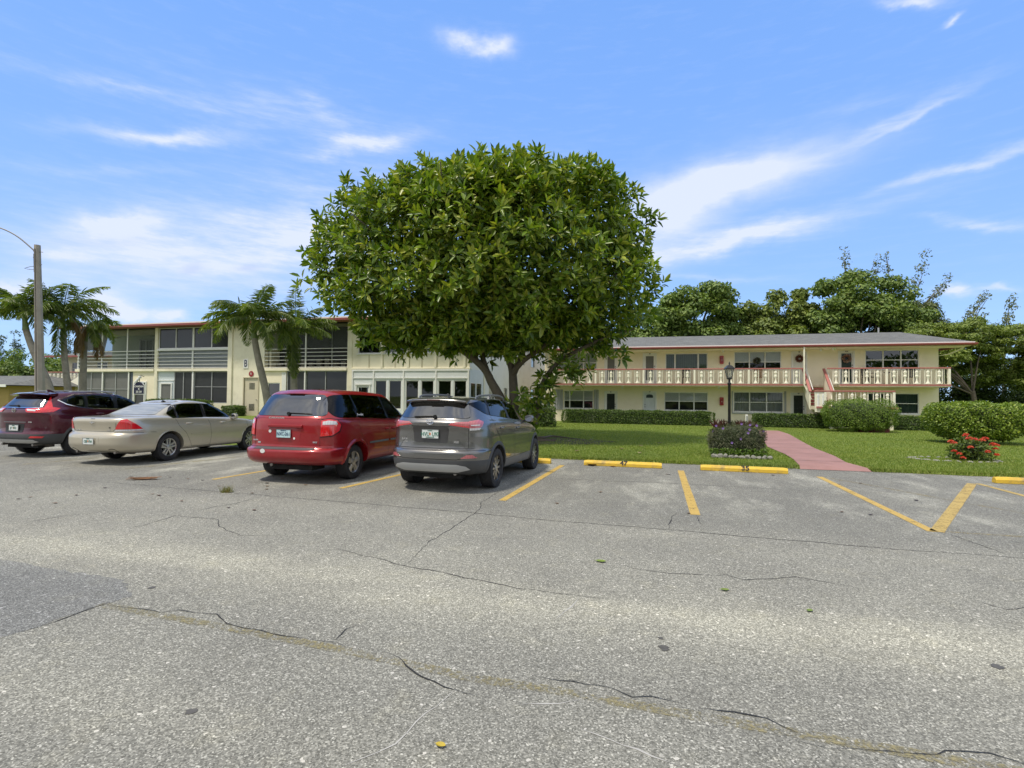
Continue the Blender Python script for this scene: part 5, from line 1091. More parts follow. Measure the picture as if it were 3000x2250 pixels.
# ---------------------------------------- right building
B0 = Vector((4, 33.5, 0)); GZ = .08
def right_building():
    root = thing('apartment_building', 'cream two-storey building with red rails, white balusters and grey shingle roof, on the right', 'apartment building', B0, -TH)
    WD = 1.35; sL, sR = -2.25, 20.15; DE = 10.2
    up = [(-1.40, 1.21, 3.50, 4.60), (1.70, 2.54, 2.53, 4.52), (4.12, 4.98, 2.53, 4.52), (5.51, 8.02, 3.45, 4.48), (9.54, 12.17, 3.45, 4.54), (12.70, 13.56, 2.53, 4.52), (15.18, 16.04, 2.53, 4.52), (16.56, 19.23, 3.44, 4.54)]
    lo = [(-.95, .99, .93, 2.12), (1.70, 2.54, .1, 2.08), (4.12, 4.98, .1, 2.10), (5.45, 8.04, .90, 2.05), (9.50, 12.28, .88, 2.10), (12.66, 13.50, .1, 2.06), (16.62, 19.21, .90, 2.07)]
    g = MB(); holed(g, sL, sR, 0, 4.72, WD, .16, up+lo)
    g.quad((sL, WD, 0), (sL, WD, 4.72), (sL, WD+DE, 4.72), (sL, WD+DE, 0)); g.quad((sR, WD, 0), (sR, WD+DE, 0), (sR, WD+DE, 4.72), (sR, WD, 4.72)); g.quad((sL, WD+DE, 0), (sL, WD+DE, 4.72), (sR, WD+DE, 4.72), (sR, WD+DE, 0))
    g.build('wall', CREAM, root, fix=False)
    g = MB(); g.box(sL-.0, sR+.9, .02, WD-.003, 4.60, 4.64); g.build('soffit', LCREAM, root)
    # roof: low hip
    x0, x1, y0, y1, ze, zr = sL-.2, sR+1.0, -.10, WD+DE+.9, 4.80, 6.02; ry = 5.6
    g = MB(); g.add([(x0, y0, ze), (x1, y0, ze), (x1, y1, ze), (x0, y1, ze), (x0+.0, ry, zr), (x1-1.25, ry, zr)], [(0, 1, 5, 4), (1, 2, 5), (2, 3, 4, 5), (3, 0, 4), (3, 2, 1, 0)])
    rf = g.build('roof', SHING, root)
    g = MB(); g.lathe([(.05, 5.9), (.05, 6.28)], 10, (18.6, 5.2, 0)); g.build('vent_pipe', FRAMEG, rf)
    g = MB(); g.box(x0, x1, y0-.012, y0, 4.755, 4.815); g.box(x1, x1+.012, y0-.012, y1, 4.755, 4.815); g.build('drip_edge', WHITE, root)
    g = MB(); g.prism([(y0-.13, 4.67), (y0-.05, 4.625), (y0-.0, 4.625), (y0-.0, 4.752), (y0-.14, 4.752)], x0, x1+.1, 'x'); g.box(x1, x1+.11, y0, y1, 4.63, 4.752); g.build('gutter', REDDK, root, bevel=.012, seg=2)
    # balconies
    slab = lambda a, b, n: MB()
    for (a, b) in ((-1.5, 13.15), (14.85, 20.12)):
        g = MB(); g.box(a, b, .0, WD-.003, 2.40, 2.53); g.build('balcony_floor', CREAM2, root); g = MB(); g.box(a, b, -.03, -.002, 2.455, 2.54); g.build('balcony_edge', PINK, root)
    g = MB(); g.box(13.15, 14.85, .75, WD-.003, 2.40, 2.53); g.build('stair_landing_upper', CREAM2, root)
    bals = [-.57, -.08, .40, .91, 1.69, 2.24, 2.77, 3.30, 3.83, 4.62, 5.15, 5.70, 6.24, 6.76, 7.56, 8.09, 8.64, 9.19, 9.72, 10.53, 11.07, 11.59, 12.14, 12.68]
    r, pr = railing(root, 'balcony_railing', -1.45, 13.12, 2.54, 3.46, .02, bals, [-1.35, 1.28, 4.20, 7.16, 10.16])
    railing(root, 'balcony_railing', 14.24, 20.12, 2.54, 3.46, .02, [14.68, 15.17, 15.68, 16.20, 16.72, 17.50, 18.02, 18.56, 19.08, 19.60], [17.14, 20.05], pr)
    g = MB(); g.box(20.06, 20.12, .07, WD, 3.385, 3.46); g.box(20.075, 20.105, .07, WD, 2.54, 2.58)
    for i in range(4): y = .3+i*.3; g.box(20.075, 20.105, y-.015, y+.015, 2.58, 3.385)
    g.build('balcony_return', OFFW, root)
    # downspouts
    def spout(pts, r_=.045): g = MB(); g.tube(pts, r_, 8); return g.build('downspout', OFFW, root, smooth=True)
    spout([(13.04, -.13, 4.66), (13.04, -.13, 2.5), (13.53, -.16, 1.36), (13.53, -.16, .34), (13.80, -.35, .12)]); spout([(21.1, .8, 4.62), (21.05, 1.1, 4.50), (20.7, 1.3, 4.28), (20.22, 1.6, 4.18), (20.20, 1.62, .2)]); spout([(-2.0, 1.2, 4.6), (-2.0, 1.25, 2.0), (-2.0, 1.25, .35), (-1.2, .1, .14)])
    # windows and doors
    window(root, *up[0], WD, [.34, .67], .40, back='blind'); window(root, *up[3], WD, [.23, .78], 0, back='green', mull=.09); window(root, *up[4], WD, [.33, .66], .42, back='blind', blind_low=.38); window(root, *up[7], WD, [.34, .67], .48, gm=BGLASSR, back='none')
    window(root, *lo[0], WD, [.20, .67], .44, back='blind', blind_low=.46); window(root, *lo[3], WD, [.345, .685], .5, back='blind', blind_low=.48); window(root, *lo[4], WD, [.33, .67], .48, back='curtain'); window(root, *lo[6], WD, [.49], .5, gm=glass('greenish_glass', (.40, .50, .45), 1.5), back='curtain')
    for k, (sp_, nm) in enumerate(((up[1], 'screen'), (up[2], 'screen'), (up[5], 'panel'), (up[6], 'glass'))): door(root, sp_[0]-.0, sp_[1]+.0, sp_[2]+.01, sp_[3], WD, nm, ('46A', '48', '49', '50A')[k])
    for k, (sp_, nm) in enumerate(((lo[1], 'louver'), (lo[2], 'fan'), (lo[5], 'louver'))): door(root, sp_[0], sp_[1], sp_[2], sp_[3], WD, nm, ('36', '37', '38')[k])
    for a, b in ((-1.61, -1.0), (1.03, 1.34)):
        g = MB(); n = int((b-a)/.075)
        P = [(a+(b-a)*i/n, WD-.02-.05*(i % 2)) for i in range(n+1)]
        g.add([(x, y, z) for x, y in P for z in (.85, 2.17)], [(2*i, 2*i+2, 2*i+3, 2*i+1) for i in range(n)]); g.build('accordion_shutter', FRAMEG, root, fix=False)
    g = MB()
    for a, b in ((9.40, 9.47), (12.32, 12.42)): g.box(a, b, WD-.06, WD-.002, .82, 2.14)
    g.box(9.40, 12.42, WD-.07, WD-.002, .76, .83); g.build('shutter_track', FRAMEG, root)
    # lamps under the slab and eave
    for (x, z) in ((8.83, 4.6), (2.9, 2.4), (8.6, 2.4), (14.1, 4.6)):
        g = MB(); g.lathe([(.02, -.16), (.05, -.15), (.055, -.06), (.07, -.02), (.07, 0)], 12, (x, .65, z)); g.build('ceiling_lamp', WHITE, root, smooth=True)
    g = MB(); g.lathe([(.0, -.14), (.09, -.11), (.12, -.04), (.12, 0)], 14, (14.7, .45, 4.6)); g.build('ceiling_lamp', CHROME, root, smooth=True)
    # staircase between the balconies: upper flight down towards the viewer, landing, lower flight to the right
    st = bpy.data.objects.new('staircase', None); link(st, root)
    g = MB(); n = 7; z = 2.53
    for i in range(n): g.box(13.24, 14.2, .75-.2*(i+1), .75-.2*i, 2.53-.175*(i+1)-.12, 2.53-.175*(i+1))
    g.build('step', STAIRRED, st); 
    g = MB(); g.box(13.24, 17.0, -1.75, -.65, 1.13, 1.30); g.build('landing', CREAM2, st); g = MB(); g.box(13.22, 17.02, -1.785, -1.755, 1.20, 1.305); g.build('landing_edge', PINK, st)
    g = MB()
    # sloping solid panels
    for x in (13.19, 14.26): g.prism([(.70, 2.30), (.70, 3.38), (-.68, 2.10), (-.68, 1.10)], x-.03, x+.03, 'x')
    g.build('stair_side_panel', OFFW, st, bevel=.004, seg=1)
    g = MB()
    for x in (13.19, 14.26): g.bar((x, .74, 3.44), (x, -.74, 2.11), .13, .07)
    g.build('stair_rail', PINK, st); g = MB(); g.tube([(13.34, .70, 3.50), (13.34, -.68, 2.22)], .02, 6); g.tube([(14.4, .70, 3.38), (14.4, -.68, 2.10)], .02, 6); g.build('hand_rail', WHITE, st)
    r3, _ = railing(st, 'landing_railing', 13.15, 16.90, 1.31, 2.16, -1.70, [14.35, 14.93, 15.50, 16.07, 16.55], [13.66, 16.84], None, w=.32)
    g = MB(); g.box(13.16, 13.60, -1.72, -1.67, 1.0, 2.08); g.build('landing_panel', OFFW, st)
    for x in (13.42, 13.66):
        g = MB(); g.lathe([(.085, 0), (.05, .1), (.036, .2), (.06, .34), (.035, .42), (.068, .5), (.03, .58), (.068, .66), (.012, .82)], 10, (x-.1, -1.725, 1.18), sy=.4); g.build('relief_baluster', WHITE, st, smooth=True)
    # lower flight going right and away behind the bush
    g = MB(); 
    for i in range(8): g.box(14.6, 15.9, -2.04-.28*i, -1.76-.28*i, 1.13-.15*(i+1), 1.30-.15*(i+1))
    g.build('step', STAIRRED, st)
    g = MB(); g.box(14.05, 14.20, -1.3, -.9, .05, 1.129); g.box(16.7, 16.85, -1.6, -1.45, .05, 1.129); g.build('stair_support', LCREAM, st)
    g = MB(); g.box(13.3, 16.9, -.66, -.60, .05, 1.125); g.build('stair_back_wall', CREAM2, st)
    return root
RB = right_building()
def RBp(s, d, z): return B0+E1*s+E2*d+Vector((0, 0, z))
# ---------------------------------------- left building
L0 = Vector((-25.5, 33, 0))
def LBp(s, d, z): return L0+E1*s+E2*d+Vector((0, 0, z))
def left_building():
    root = thing('apartment_building', 'long cream two-storey building with screened porches and letter B, behind the parked cars', 'apartment building', L0, -TH)
    # floor beam, columns, end walls
    zb0, zb1, zt = 2.98, 3.14, 5.62
    C1_ = (4.04, 4.28); C2_ = (9.48, 9.78); C3_ = (17.24, 17.54); R_ = 24.24
    g = MB()
    for (a, b), y_ in ((C1_, -.03), (C3_, -.03), (C2_, -.10)): g = MB(); g.box(a, b, y_, .3, .3, zt); g.build('column', LCREAM, root, bevel=.01, seg=1)
    g = MB(); g.box(-2.3, C1_[0]-.0, -.08, .25, zb0, zb1); g.box(C1_[1], C2_[0], -.08, .25, zb0, zb1); g.box(11.94, C3_[0], -.08, .25, zb0, zb1); g.box(C3_[1], R_+.02, -.05, .25, 3.03, 3.12); g.build('floor_beam', LCREAM, root, bevel=.01, seg=1)
    # roof slab with red edge
    g = MB(); g.box(-2.75, R_+.5, -.7, 13.4, 5.74, 5.80); 
    g.add([(-2.75, -.7, 5.801), (R_+.5, -.7, 5.801), (R_+.5, 13.4, 5.801), (-2.75, 13.4, 5.801), (2, 6.3, 6.1), (R_-4, 6.3, 6.1)], [(0, 1, 5, 4), (1, 2, 5), (2, 3, 4, 5), (3, 0, 4)])
    g.build('roof', SHING, root, fix=False); g = MB(); g.box(-2.77, R_+.52, -.715, -.70, 5.735, 5.815); g.box(R_+.50, R_+.52, -.70, 13.4, 5.735, 5.815); g.box(-2.77, -2.75, -.7, 13.4, 5.735, 5.815); g.build('drip_edge', WHITE, root)
    g = MB(); g.box(-2.73, R_+.48, -.80, -.72, 5.60, 5.73); g.build('gutter', REDDK, root, bevel=.012); g = MB(); g.box(-2.7, R_+.45, -.69, -.0, 5.62, 5.66); g.build('soffit', pm('red_brown_soffit', (.30, .12, .09), .8, var=.1), root)
    # back wall of the porches, floors, side walls
    g = MB(); holed(g, -2.2, 17.4, .3, 5.62, 2.2, .1, [(.25, 1.35, 3.15, 5.2)]); g.quad((-2.2, .3, .3), (-2.2, 2.2, .3), (-2.2, 2.2, 2.98), (-2.2, .3, 2.98))
    g.build('porch_wall', pm('pale_green_wall', (.50, .56, .48), .85, var=.04, vs=.6), root, fix=False)
    g = MB(); g.box(-2.2, R_-.05, .26, 2.2, 3.0, 3.10); g.box(-2.2, R_-.05, .0, 2.2, .25, .42); g.box(-2.2, R_-.05, .27, 2.2, 5.50, 5.58); g.build('porch_floor', LCREAM, root)
    for x in (4.10, 9.5, 12.0, 17.3): g = MB(); g.box(x, x+.12, .3, 2.19, .42, 5.50); g.build('porch_partition', LCREAM, root)
    g = MB(); g.box(.25, 1.35, 2.22, 2.26, 3.15, 5.2); g.build('porch_door', pm('grey_door_glass', (.16, .17, .17), .2, var=.1), root); g = MB()
    for a in (.2, 1.30): g.box(a, a+.1, 2.14, 2.199, 3.12, 5.25)
    g.box(.3, 1.3, 2.14, 2.199, 5.15, 5.25); g.box(.72, .80, 2.15, 2.199, 3.12, 5.15); g.build('porch_door_frame', FRAMEG, root)
    # upper porch 1 (left, open screens)
    def posts(xs, z0, z1, y=0, w=.06, m=WHITE, name='porch_post'):
        for x in xs: g = MB(); g.box(x-w/2, x+w/2, y-.03, y+.03, z0, z1); g.build(name, m, root)
    posts([-2.18, -.21, 1.83], zb1+.001, zt-.001, .05, .075)
    def rails(a, b, zs, y=.0, t=.032):
        g = MB()
        for z in zs: g.box(a, b, y-.02, y+.02, z-t/2, z+t/2)
        g.build('porch_rail', WHITE, root)
    rails(-2.2, C1_[0], [4.22, 4.01, 3.80, 3.60, 3.39, 3.2]); rails(C1_[1], C2_[0], [4.03, 3.80, 3.59, 3.39, 3.20], -.0); rails(11.95, C3_[0], [4.20, 4.0, 3.79, 3.58, 3.37, 3.18], -.0)
    g = MB(); g.box(C1_[1], C2_[0], -.05, .06, 4.22, 4.34); g.box(-2.2, C1_[0], -.03, .05, 4.215, 4.245); g.build('porch_rail', WHITE, root)
    # fabric in the first bay
    g = MB(); n = 24; V = []
    for i in range(n+1):
        x = -2.1+1.85*i/n
        for j in range(13): t = j/12; V.append((x, .35+.06*math.sin(i*.9+t*3)+.05*math.sin(t*6), 5.55-(1.25+.4*(i/n)-.25*math.sin(PI*i/n))*t))
    g.add(V, [(i*13+j, (i+1)*13+j, (i+1)*13+j+1, i*13+j+1) for i in range(n) for j in range(12)]); g.build('sun_cloth', pm('white_cloth', (.62, .63, .64), .8, var=.08, vs=2), root, smooth=True, fix=False)
    SCR = bpy.data.materials.get('insect_screen') or None
    m, t, b = newmat('insect_screen'); b.inputs['Base Color'].default_value = (.05, .06, .055, 1); b.inputs['Roughness'].default_value = .7
    tr = t.new('ShaderNodeBsdfTransparent'); mx = t.new('ShaderNodeMixShader'); mx.inputs[0].default_value = .55; t.link(b.outputs[0], mx.inputs[2]); t.link(tr.outputs[0], mx.inputs[1]); t.link(mx.outputs[0], t.n['Material Output'].inputs[0])
    g = MB(); g.quad((-2.18, .06, zb1), (4.04, .06, zb1), (4.04, .06, zt), (-2.18, .06, zt)); g.build('porch_screen', m, root, fix=False)
    g = MB()
    for x in (-.9, 2.9): g.lathe([(.0, -.28), (.12, -.26), (.13, -.2), (.05, -.18), (.03, 0)], 10, (x, 1.2, 5.5)); [g.bar((x, 1.2, 5.28), (x+.5*math.cos(a), 1.2+.5*math.sin(a), 5.27), .11, .012) for a in (0.3, 1.87, 3.44, 5.0)]
    g.build('ceiling_fan', pm('fan_brown', (.10, .07, .05), .6), root)
    # upper porch 2: windows over grey panels
    def screenbay(s0, s1, z0, z1, xs, zs, y=.06, m=SCREEN, fm=WHITE, fw=.045, name='porch_window'):
        g = MB(); g.box(s0, s1, y-.02, y+.03, z0, z0+fw); g.box(s0, s1, y-.02, y+.03, z1-fw, z1); g.box(s0, s0+fw, y-.02, y+.03, z0+fw, z1-fw); g.box(s1-fw, s1, y-.02, y+.03, z0+fw, z1-fw)
        for x, w_ in xs: g.box(x-w_/2, x+w_/2, y-.025, y+.035, z0+fw, z1-fw)
        prev = s0+fw
        for z in zs:
            X = [s0+fw]+[x for x, w_ in xs]+[s1-fw]
            for a, b_ in zip(X[:-1], X[1:]): g.box(a+.012, b_-.012, y-.015, y+.02, z-.015, z+.015)
        wn = g.build(name, fm, root); g = MB(); g.quad((s0+.01, y+.012, z0+.01), (s1-.01, y+.012, z0+.01), (s1-.01, y+.012, z1-.01), (s0+.01, y+.012, z1-.01)); g.build('screen', m, wn, fix=False); return wn
    screenbay(C1_[1]+.01, C2_[0]-.01, 4.34, 5.60, [(5.58, .05), (6.86, .13), (8.2, .05)], [], m=pm('dark_glass', (.028, .030, .033), .12, var=.3, vs=.8))
    posts([6.86], 3.14, 4.33, .03, .10)
    g = MB(); g.box(C1_[1], C2_[0], .07, .12, 3.142, 4.215); g.build('grey_panel', pm('grey_panel', (.23, .25, .27), .7, var=.05), root)
    # tower with the B and utility door
    g = MB(); holed(g, 9.78, 11.94, .3, zt, -.02, .12, [(10.60, 11.56, .35, 2.58)]); g.quad((11.94, -.02, .3), (11.94, .3, .3), (11.94, .3, zt), (11.94, -.02, zt)); g.quad((9.78, -.02, .3), (9.78, -.02, zt), (9.78, .3, zt), (9.78, .3, .3)); tw = g.build('stair_wall', LCREAM, root, fix=False)
    g = MB(); g.box(10.54, 10.60, -.05, .03, .35, 2.63); g.box(11.56, 11.62, -.05, .03, .35, 2.63); g.box(10.60, 11.56, -.05, .03, 2.58, 2.63); dr = g.build('utility_door', pm('tan_door_frame', (.52, .46, .33), .7), root)
    g = MB(); g.box(10.60, 11.56, .01, .05, .35, 2.58); lf = g.build('door_leaf', pm('beige_door', (.62, .56, .42), .6, var=.04), dr)
    g = MB()
    for z0 in (1.95, .75):
        for i in range(6): g.box(10.93, 11.30, .0, .009, z0+i*.065, z0+i*.065+.03)
    g.build('door_louvres', BLACK, dr); g = MB(); g.lathe([(.03, -.05), (.03, 0)], 10, (11.45, .01, 1.35), axis='y'); g.build('door_handle', CHROME, dr)
    g = MB(); g.box(10.53, 10.86, -.045, -.02, 3.13, 3.67); sg = g.build('letter_sign', WHITE, root); text('letter', 'B', .56, pm('navy_letter', (.03, .035, .09), .5), sg, (10.695, -.05, 3.40), (PI/2, 0, 0), .003, sx=.72, bold=.006)
    g = MB(); k = 14; g.lathe([(.16, -.012), (.165, .0)], 16, (11.08, -.035, 2.82), axis='y'); md = g.build('round_emblem', pm('emblem_red', (.30, .03, .035), .5), root); text('emblem_letter', 'R', .16, WHITE, md, (11.08, -.052, 2.82), (PI/2, 0, 0), .001)
    # upper porch 3
    posts([14.61], zb1, zt, .03, .07)
    g = MB(); g.box(11.95, C3_[0], 1.0, 1.03, 3.14, 5.5); g.build('porch_interior_screen', SCREEN, root)
    for i in range(10): g = MB(); x = 12.2+i*.52; g.box(x, x+.3, .7, .9, 3.16, 3.5+.25*math.sin(i*2.3)**2); g.build('porch_clutter', pm('clutter', (.17, .16, .13), .8, var=.4, vs=3), root, bevel=.04)
    g = MB(); g.box(13.3, 13.36, .5, .55, 3.15, 5.5); g.box(15.9, 15.96, .5, .55, 3.15, 5.5); g.build('porch_inner_post', FRAMEG, root)
    g = MB(); g.quad((11.95, .07, 4.22), (C3_[0], .07, 4.22), (C3_[0], .07, zt), (11.95, .07, zt)); g.build('porch_screen', m, root, fix=False)
    # ground floor 1, from the left
    screenbay(-2.15, -.06, .42, 2.97, [(-1.05, .05)], [1.90], m=SCREENL, fm=FRAMEG); screenbay(-.04, 2.02, .42, 2.97, [(.95, .05)], [1.90], m=SCREENL, fm=FRAMEG)
    posts([-.05, 2.06], .42, 2.97, -.0, .085)
    g = MB(); g.box(2.11, 2.36, .05, .09, .42, 2.97); g.build('dark_panel', pm('blue_grey_panel', (.10, .12, .15), .6), root)
    g = MB(); holed(g, 2.36, 4.04, .3, 2.979, .02, .14, [(2.52, 3.38, .42, 2.30)]); g.build('porch_front_wall', CREAM, root, fix=False)
    g = MB(); g.box(2.44, 2.52, -.02, .05, .42, 2.38); g.box(3.38, 3.46, -.02, .05, .42, 2.38); g.box(2.52, 3.38, -.02, .05, 2.30, 2.38); dr = g.build('door', WHITE, root); g = MB(); g.box(2.52, 3.38, .06, .1, .42, 2.30); g.build('door_leaf', pm('dark_door', (.06, .06, .065), .4), dr)
    g = MB(); holed(g, 4.28, 5.50, .3, 2.979, .05, .08, [(4.58, 5.30, .5, 2.22)]); g.build('porch_panel', PALEBLUE, root, fix=False)
    g = MB(); g.box(4.50, 4.58, .0, .08, .5, 2.30); g.box(5.30, 5.38, .0, .08, .5, 2.30); g.box(4.58, 5.30, .0, .08, 2.22, 2.30); g.box(4.58, 5.30, .03, .07, .5, 1.25); g.box(4.58, 5.30, .03, .07, 1.25, 1.33); g.box(4.28, 5.50, .02, .049, 2.42, 2.46); dr = g.build('porch_door', WHITE, root); g = MB(); g.box(4.58, 5.30, .045, .055, 1.33, 2.22); g.build('door_screen', SCREENL, dr)
    screenbay(5.52, 6.88, .46, 2.97, [(6.20, .05)], [], m=SCREEN, fm=FRAMEG); screenbay(7.00, 9.47, 1.12, 2.97, [(8.27, .05)], [2.07], m=SCREEN, fm=FRAMEG); posts([6.94], .42, 2.97, .0, .11)
    g = MB(); g.box(5.5, 9.48, .03, .2, .3, .459); g.box(7.0, 9.48, .03, .2, .46, 1.12); g.build('porch_base', LCREAM, root)
    # ground floor 3
    g = MB(); holed(g, 11.94, 13.40, .3, 2.979, .02, .14, [(12.15, 12.98, 1.2, 2.32)]); g.build('porch_front_wall', CREAM, root, fix=False); window(root, 12.15, 12.98, 1.2, 2.32, .02, [], 0, gm=BGLASSR, back='none')
    g = MB(); g.box(13.1, 13.38, -.0, .018, 1.0, 2.9); g.build('white_trim', WHITE, root)
    screenbay(13.42, 14.57, .42, 2.97, [], [], m=SCREEN, fm=FRAMEG); screenbay(14.66, 17.22, .42, 2.97, [(15.88, .05)], [], m=pm('dark_glass', (.028, .030, .033), .12, var=.3, vs=.8), fm=FRAMEG); posts([14.61], .42, 2.97, .0, .08)
    # section 4 upper: cream panels with windows and pilasters
    wn = [(17.84, 19.24), (19.40, 20.76), (20.90, 22.28), (22.45, 23.9)]
    g = MB(); holed(g, 17.54, R_, 3.12, zt, .0, .14, [(a+.03, b-.03, 3.88, 5.35) for a, b in wn]); g.build('panelled_wall', LCREAM, root, fix=False)
    for i, (a, b) in enumerate(wn): window(root, a+.03, b-.03, 3.88, 5.35, .0, [], 0, gm=BGLASSR, back='none', fm=WHITE, sill=True)
    g = MB()
    for x in (19.32, 20.84, 22.38, 23.96): g = MB(); g.box(x-.055, x+.055, -.06, -.003, 3.10, zt); g.build('pilaster', LCREAM, root)
    g = MB()
    for x in (18.55, 20.08, 21.6, 23.15): g.box(x-.035, x+.035, -.014, -.002, 3.13, 3.82)
    g.build('panel_joint', pm('joint_tan', (.55, .50, .36), .85), root)
    # sunroom
    g = MB(); holes = [(17.86, 18.62, .5, 2.20)]+[(a, b, .95, 2.46) for a, b in ((18.94, 19.62), (19.75, 20.48), (20.71, 21.45), (21.58, 22.30), (22.53, 23.26), (23.39, 24.08))]
    holed(g, 17.54, R_, .3, 3.03, -.04, .12, holes); sr = g.build('sunroom', pm('sunroom_white', (.70, .73, .74), .55, var=.03, dirt=(.5, .52, .52), dirt_amt=.25), root, fix=False)
    g = MB()
    for z, h_ in ((2.56, .05), (2.95, .04)): g.box(17.56, R_-.02, -.075, -.042, z, z+h_)
    for x in (17.6, 18.86, 20.60, 22.42, 24.18): g.box(x-.04, x+.04, -.075, -.042, .4, 2.559); g.box(x-.04, x+.04, -.075, -.042, 2.612, 2.949)
    g.build('sunroom_trim', WHITE, sr)
    for (a, b, c_, e) in holes[1:]:
        g = MB(); 
        for q in ((a, b, c_, c_+.04), (a, b, e-.04, e), (a, a+.04, c_+.04, e-.04), (b-.04, b, c_+.04, e-.04)): g.box(q[0], q[1], -.02, .03, q[2], q[3])
        f = g.build('window', WHITE, root); g = MB(); g.quad((a, .01, c_), (b, .01, c_), (b, .01, e), (a, .01, e)); g.build('pane', glass('sunroom_glass', (.33, .38, .34), 1.6), f, fix=False)
    g = MB(); g.box(17.80, 17.86, -.07, .0, .5, 2.30); g.box(18.62, 18.68, -.07, .0, .5, 2.30); g.box(17.76, 18.72, -.08, .0, 2.20, 2.28); dr = g.build('sunroom_door', WHITE, root); g = MB(); g.box(17.86, 18.62, -.02, .02, .5, 1.2); g.box(17.86, 17.96, -.02, .02, 1.2, 2.2); g.box(18.52, 18.62, -.02, .02, 1.2, 2.2); g.box(17.96, 18.52, -.02, .02, 2.08, 2.2); g.build('door_leaf', WHITE, dr); g = MB(); g.box(17.96, 18.52, -.005, .005, 1.2, 2.08); g.build('door_glass', BGLASSR, dr)
    g = MB(); g.box(17.6, 24.1, 2.0, 2.04, .42, 2.98); g.build('sunroom_back_wall', pm('inner_wall', (.30, .30, .26), .8, var=.05), root)
    for i, (x, c_) in enumerate(((19.4, (.10, .12, .14)), (21.0, (.16, .13, .09)), (22.9, (.12, .16, .12)), (23.6, (.2, .19, .17)))): g = MB(); g.box(x-.3, x+.3, .7, 1.3, .42, 1.25+.1*i); g.build('porch_furniture', pm('furn%d' % i, c_, .8, var=.2, vs=3), root, bevel=.08)
    # right-hand side wall going back (white wing)
    g = MB(); hs = [(.15, .88, .95, 2.36), (1.02, 1.82, .95, 2.36)]
    for (y0, y1, z0, z1, hl) in ((0, 2.2, .3, 3.03, hs), ):
        Q = MB(); holed(Q, y0, y1, z0, z1, 0, .1, hl); g.add([(R_-p[1], p[0]-.04, p[2]) for p in Q.v], Q.f)
    g.build('sunroom_side', pm('sunroom_white', (.70, .73, .74), .55), root, fix=False)
    for (a, b, c_, e) in hs:
        g = MB(); g.box(R_-.04, R_, a-.04, a, c_, e); g.box(R_-.04, R_, b-.04, b, c_, e); g.box(R_-.04, R_, a, b-.04, e-.04, e); f = g.build('window', WHITE, root); g = MB(); g.quad((R_-.03, a-.04, c_), (R_-.03, b-.04, c_), (R_-.03, b-.04, e), (R_-.03, a-.04, e)); g.build('pane', glass('sunroom_glass', (.33, .38, .34), 1.6), f, fix=False)
    g = MB(); side = [(3.2, 4.3, 1.15, 2.2), (6.2, 7.0, 1.2, 2.2), (10.5, 11.5, 1.2, 2.22), (13.5, 14.7, 1.15, 2.25), (3.2, 4.3, 3.9, 5.1), (6.2, 7.0, 4.0, 5.0), (10.5, 11.5, 3.9, 5.1), (13.5, 14.7, 3.9, 5.1)]
    Q = MB(); holed(Q, 2.2, 19.5, .0, zt, 0, .14, side); g.add([(R_-.02-p[1], p[0], p[2]) for p in Q.v], Q.f); g.quad((R_-.02, -.04, 3.03), (R_-.02, 2.2, 3.03), (R_-.02, 2.2, zt), (R_-.02, -.04, zt)); g.build('side_wall', WHITEW, root, fix=False)
    g = MB(); g.box(R_-.03, R_+.04, 2.16, 2.36, .3, zt); g.build('corner_column', LCREAM, root)
    for (a, b, c_, e) in side:
        g = MB(); g.box(R_-.12, R_-.06, a, b, c_, c_+.05); g.box(R_-.12, R_-.06, a, b, e-.05, e); g.box(R_-.12, R_-.06, a, a+.05, c_+.05, e-.05); g.box(R_-.12, R_-.06, b-.05, b, c_+.05, e-.05); g.box(R_-.11, R_-.07, a+.05, b-.05, (c_+e)/2-.02, (c_+e)/2+.02)
        f = g.build('window', FRAMEG, root); g = MB(); g.quad((R_-.09, a, c_), (R_-.09, b, c_), (R_-.09, b, e), (R_-.09, a, e)); g.build('pane', BGLASS, f, fix=False); g = MB(); n = 14
        for i in range(n): z = c_+(e-c_)*i/n; g.box(R_-.17, R_-.15, a, b, z+.004, z+(e-c_)/n-.01)
        g.build('blind', BLINDW, f)
    text('house_letter', 'C', .55, pm('navy_letter', (.03, .035, .09), .5), root, (R_+.0, 7.9, 2.85), (PI/2, 0, PI/2), .004, bold=.006)
    # remaining shell, left and back
    g = MB(); g.quad((-2.2, 2.2, .0), (-2.2, 12.8, .0), (-2.2, 12.8, 5.62), (-2.2, 2.2, 5.62)); g.quad((-2.2, 12.8, 0), (R_-.1, 12.8, 0), (R_-.1, 12.8, 5.62), (-2.2, 12.8, 5.62)); g.build('rear_wall', LCREAM, root, fix=False)
    g = MB(); g.box(-2.3, R_, -.05, 2.3, .0, .3); g.build('plinth', LCREAM, root)
    return root
LB = left_building()
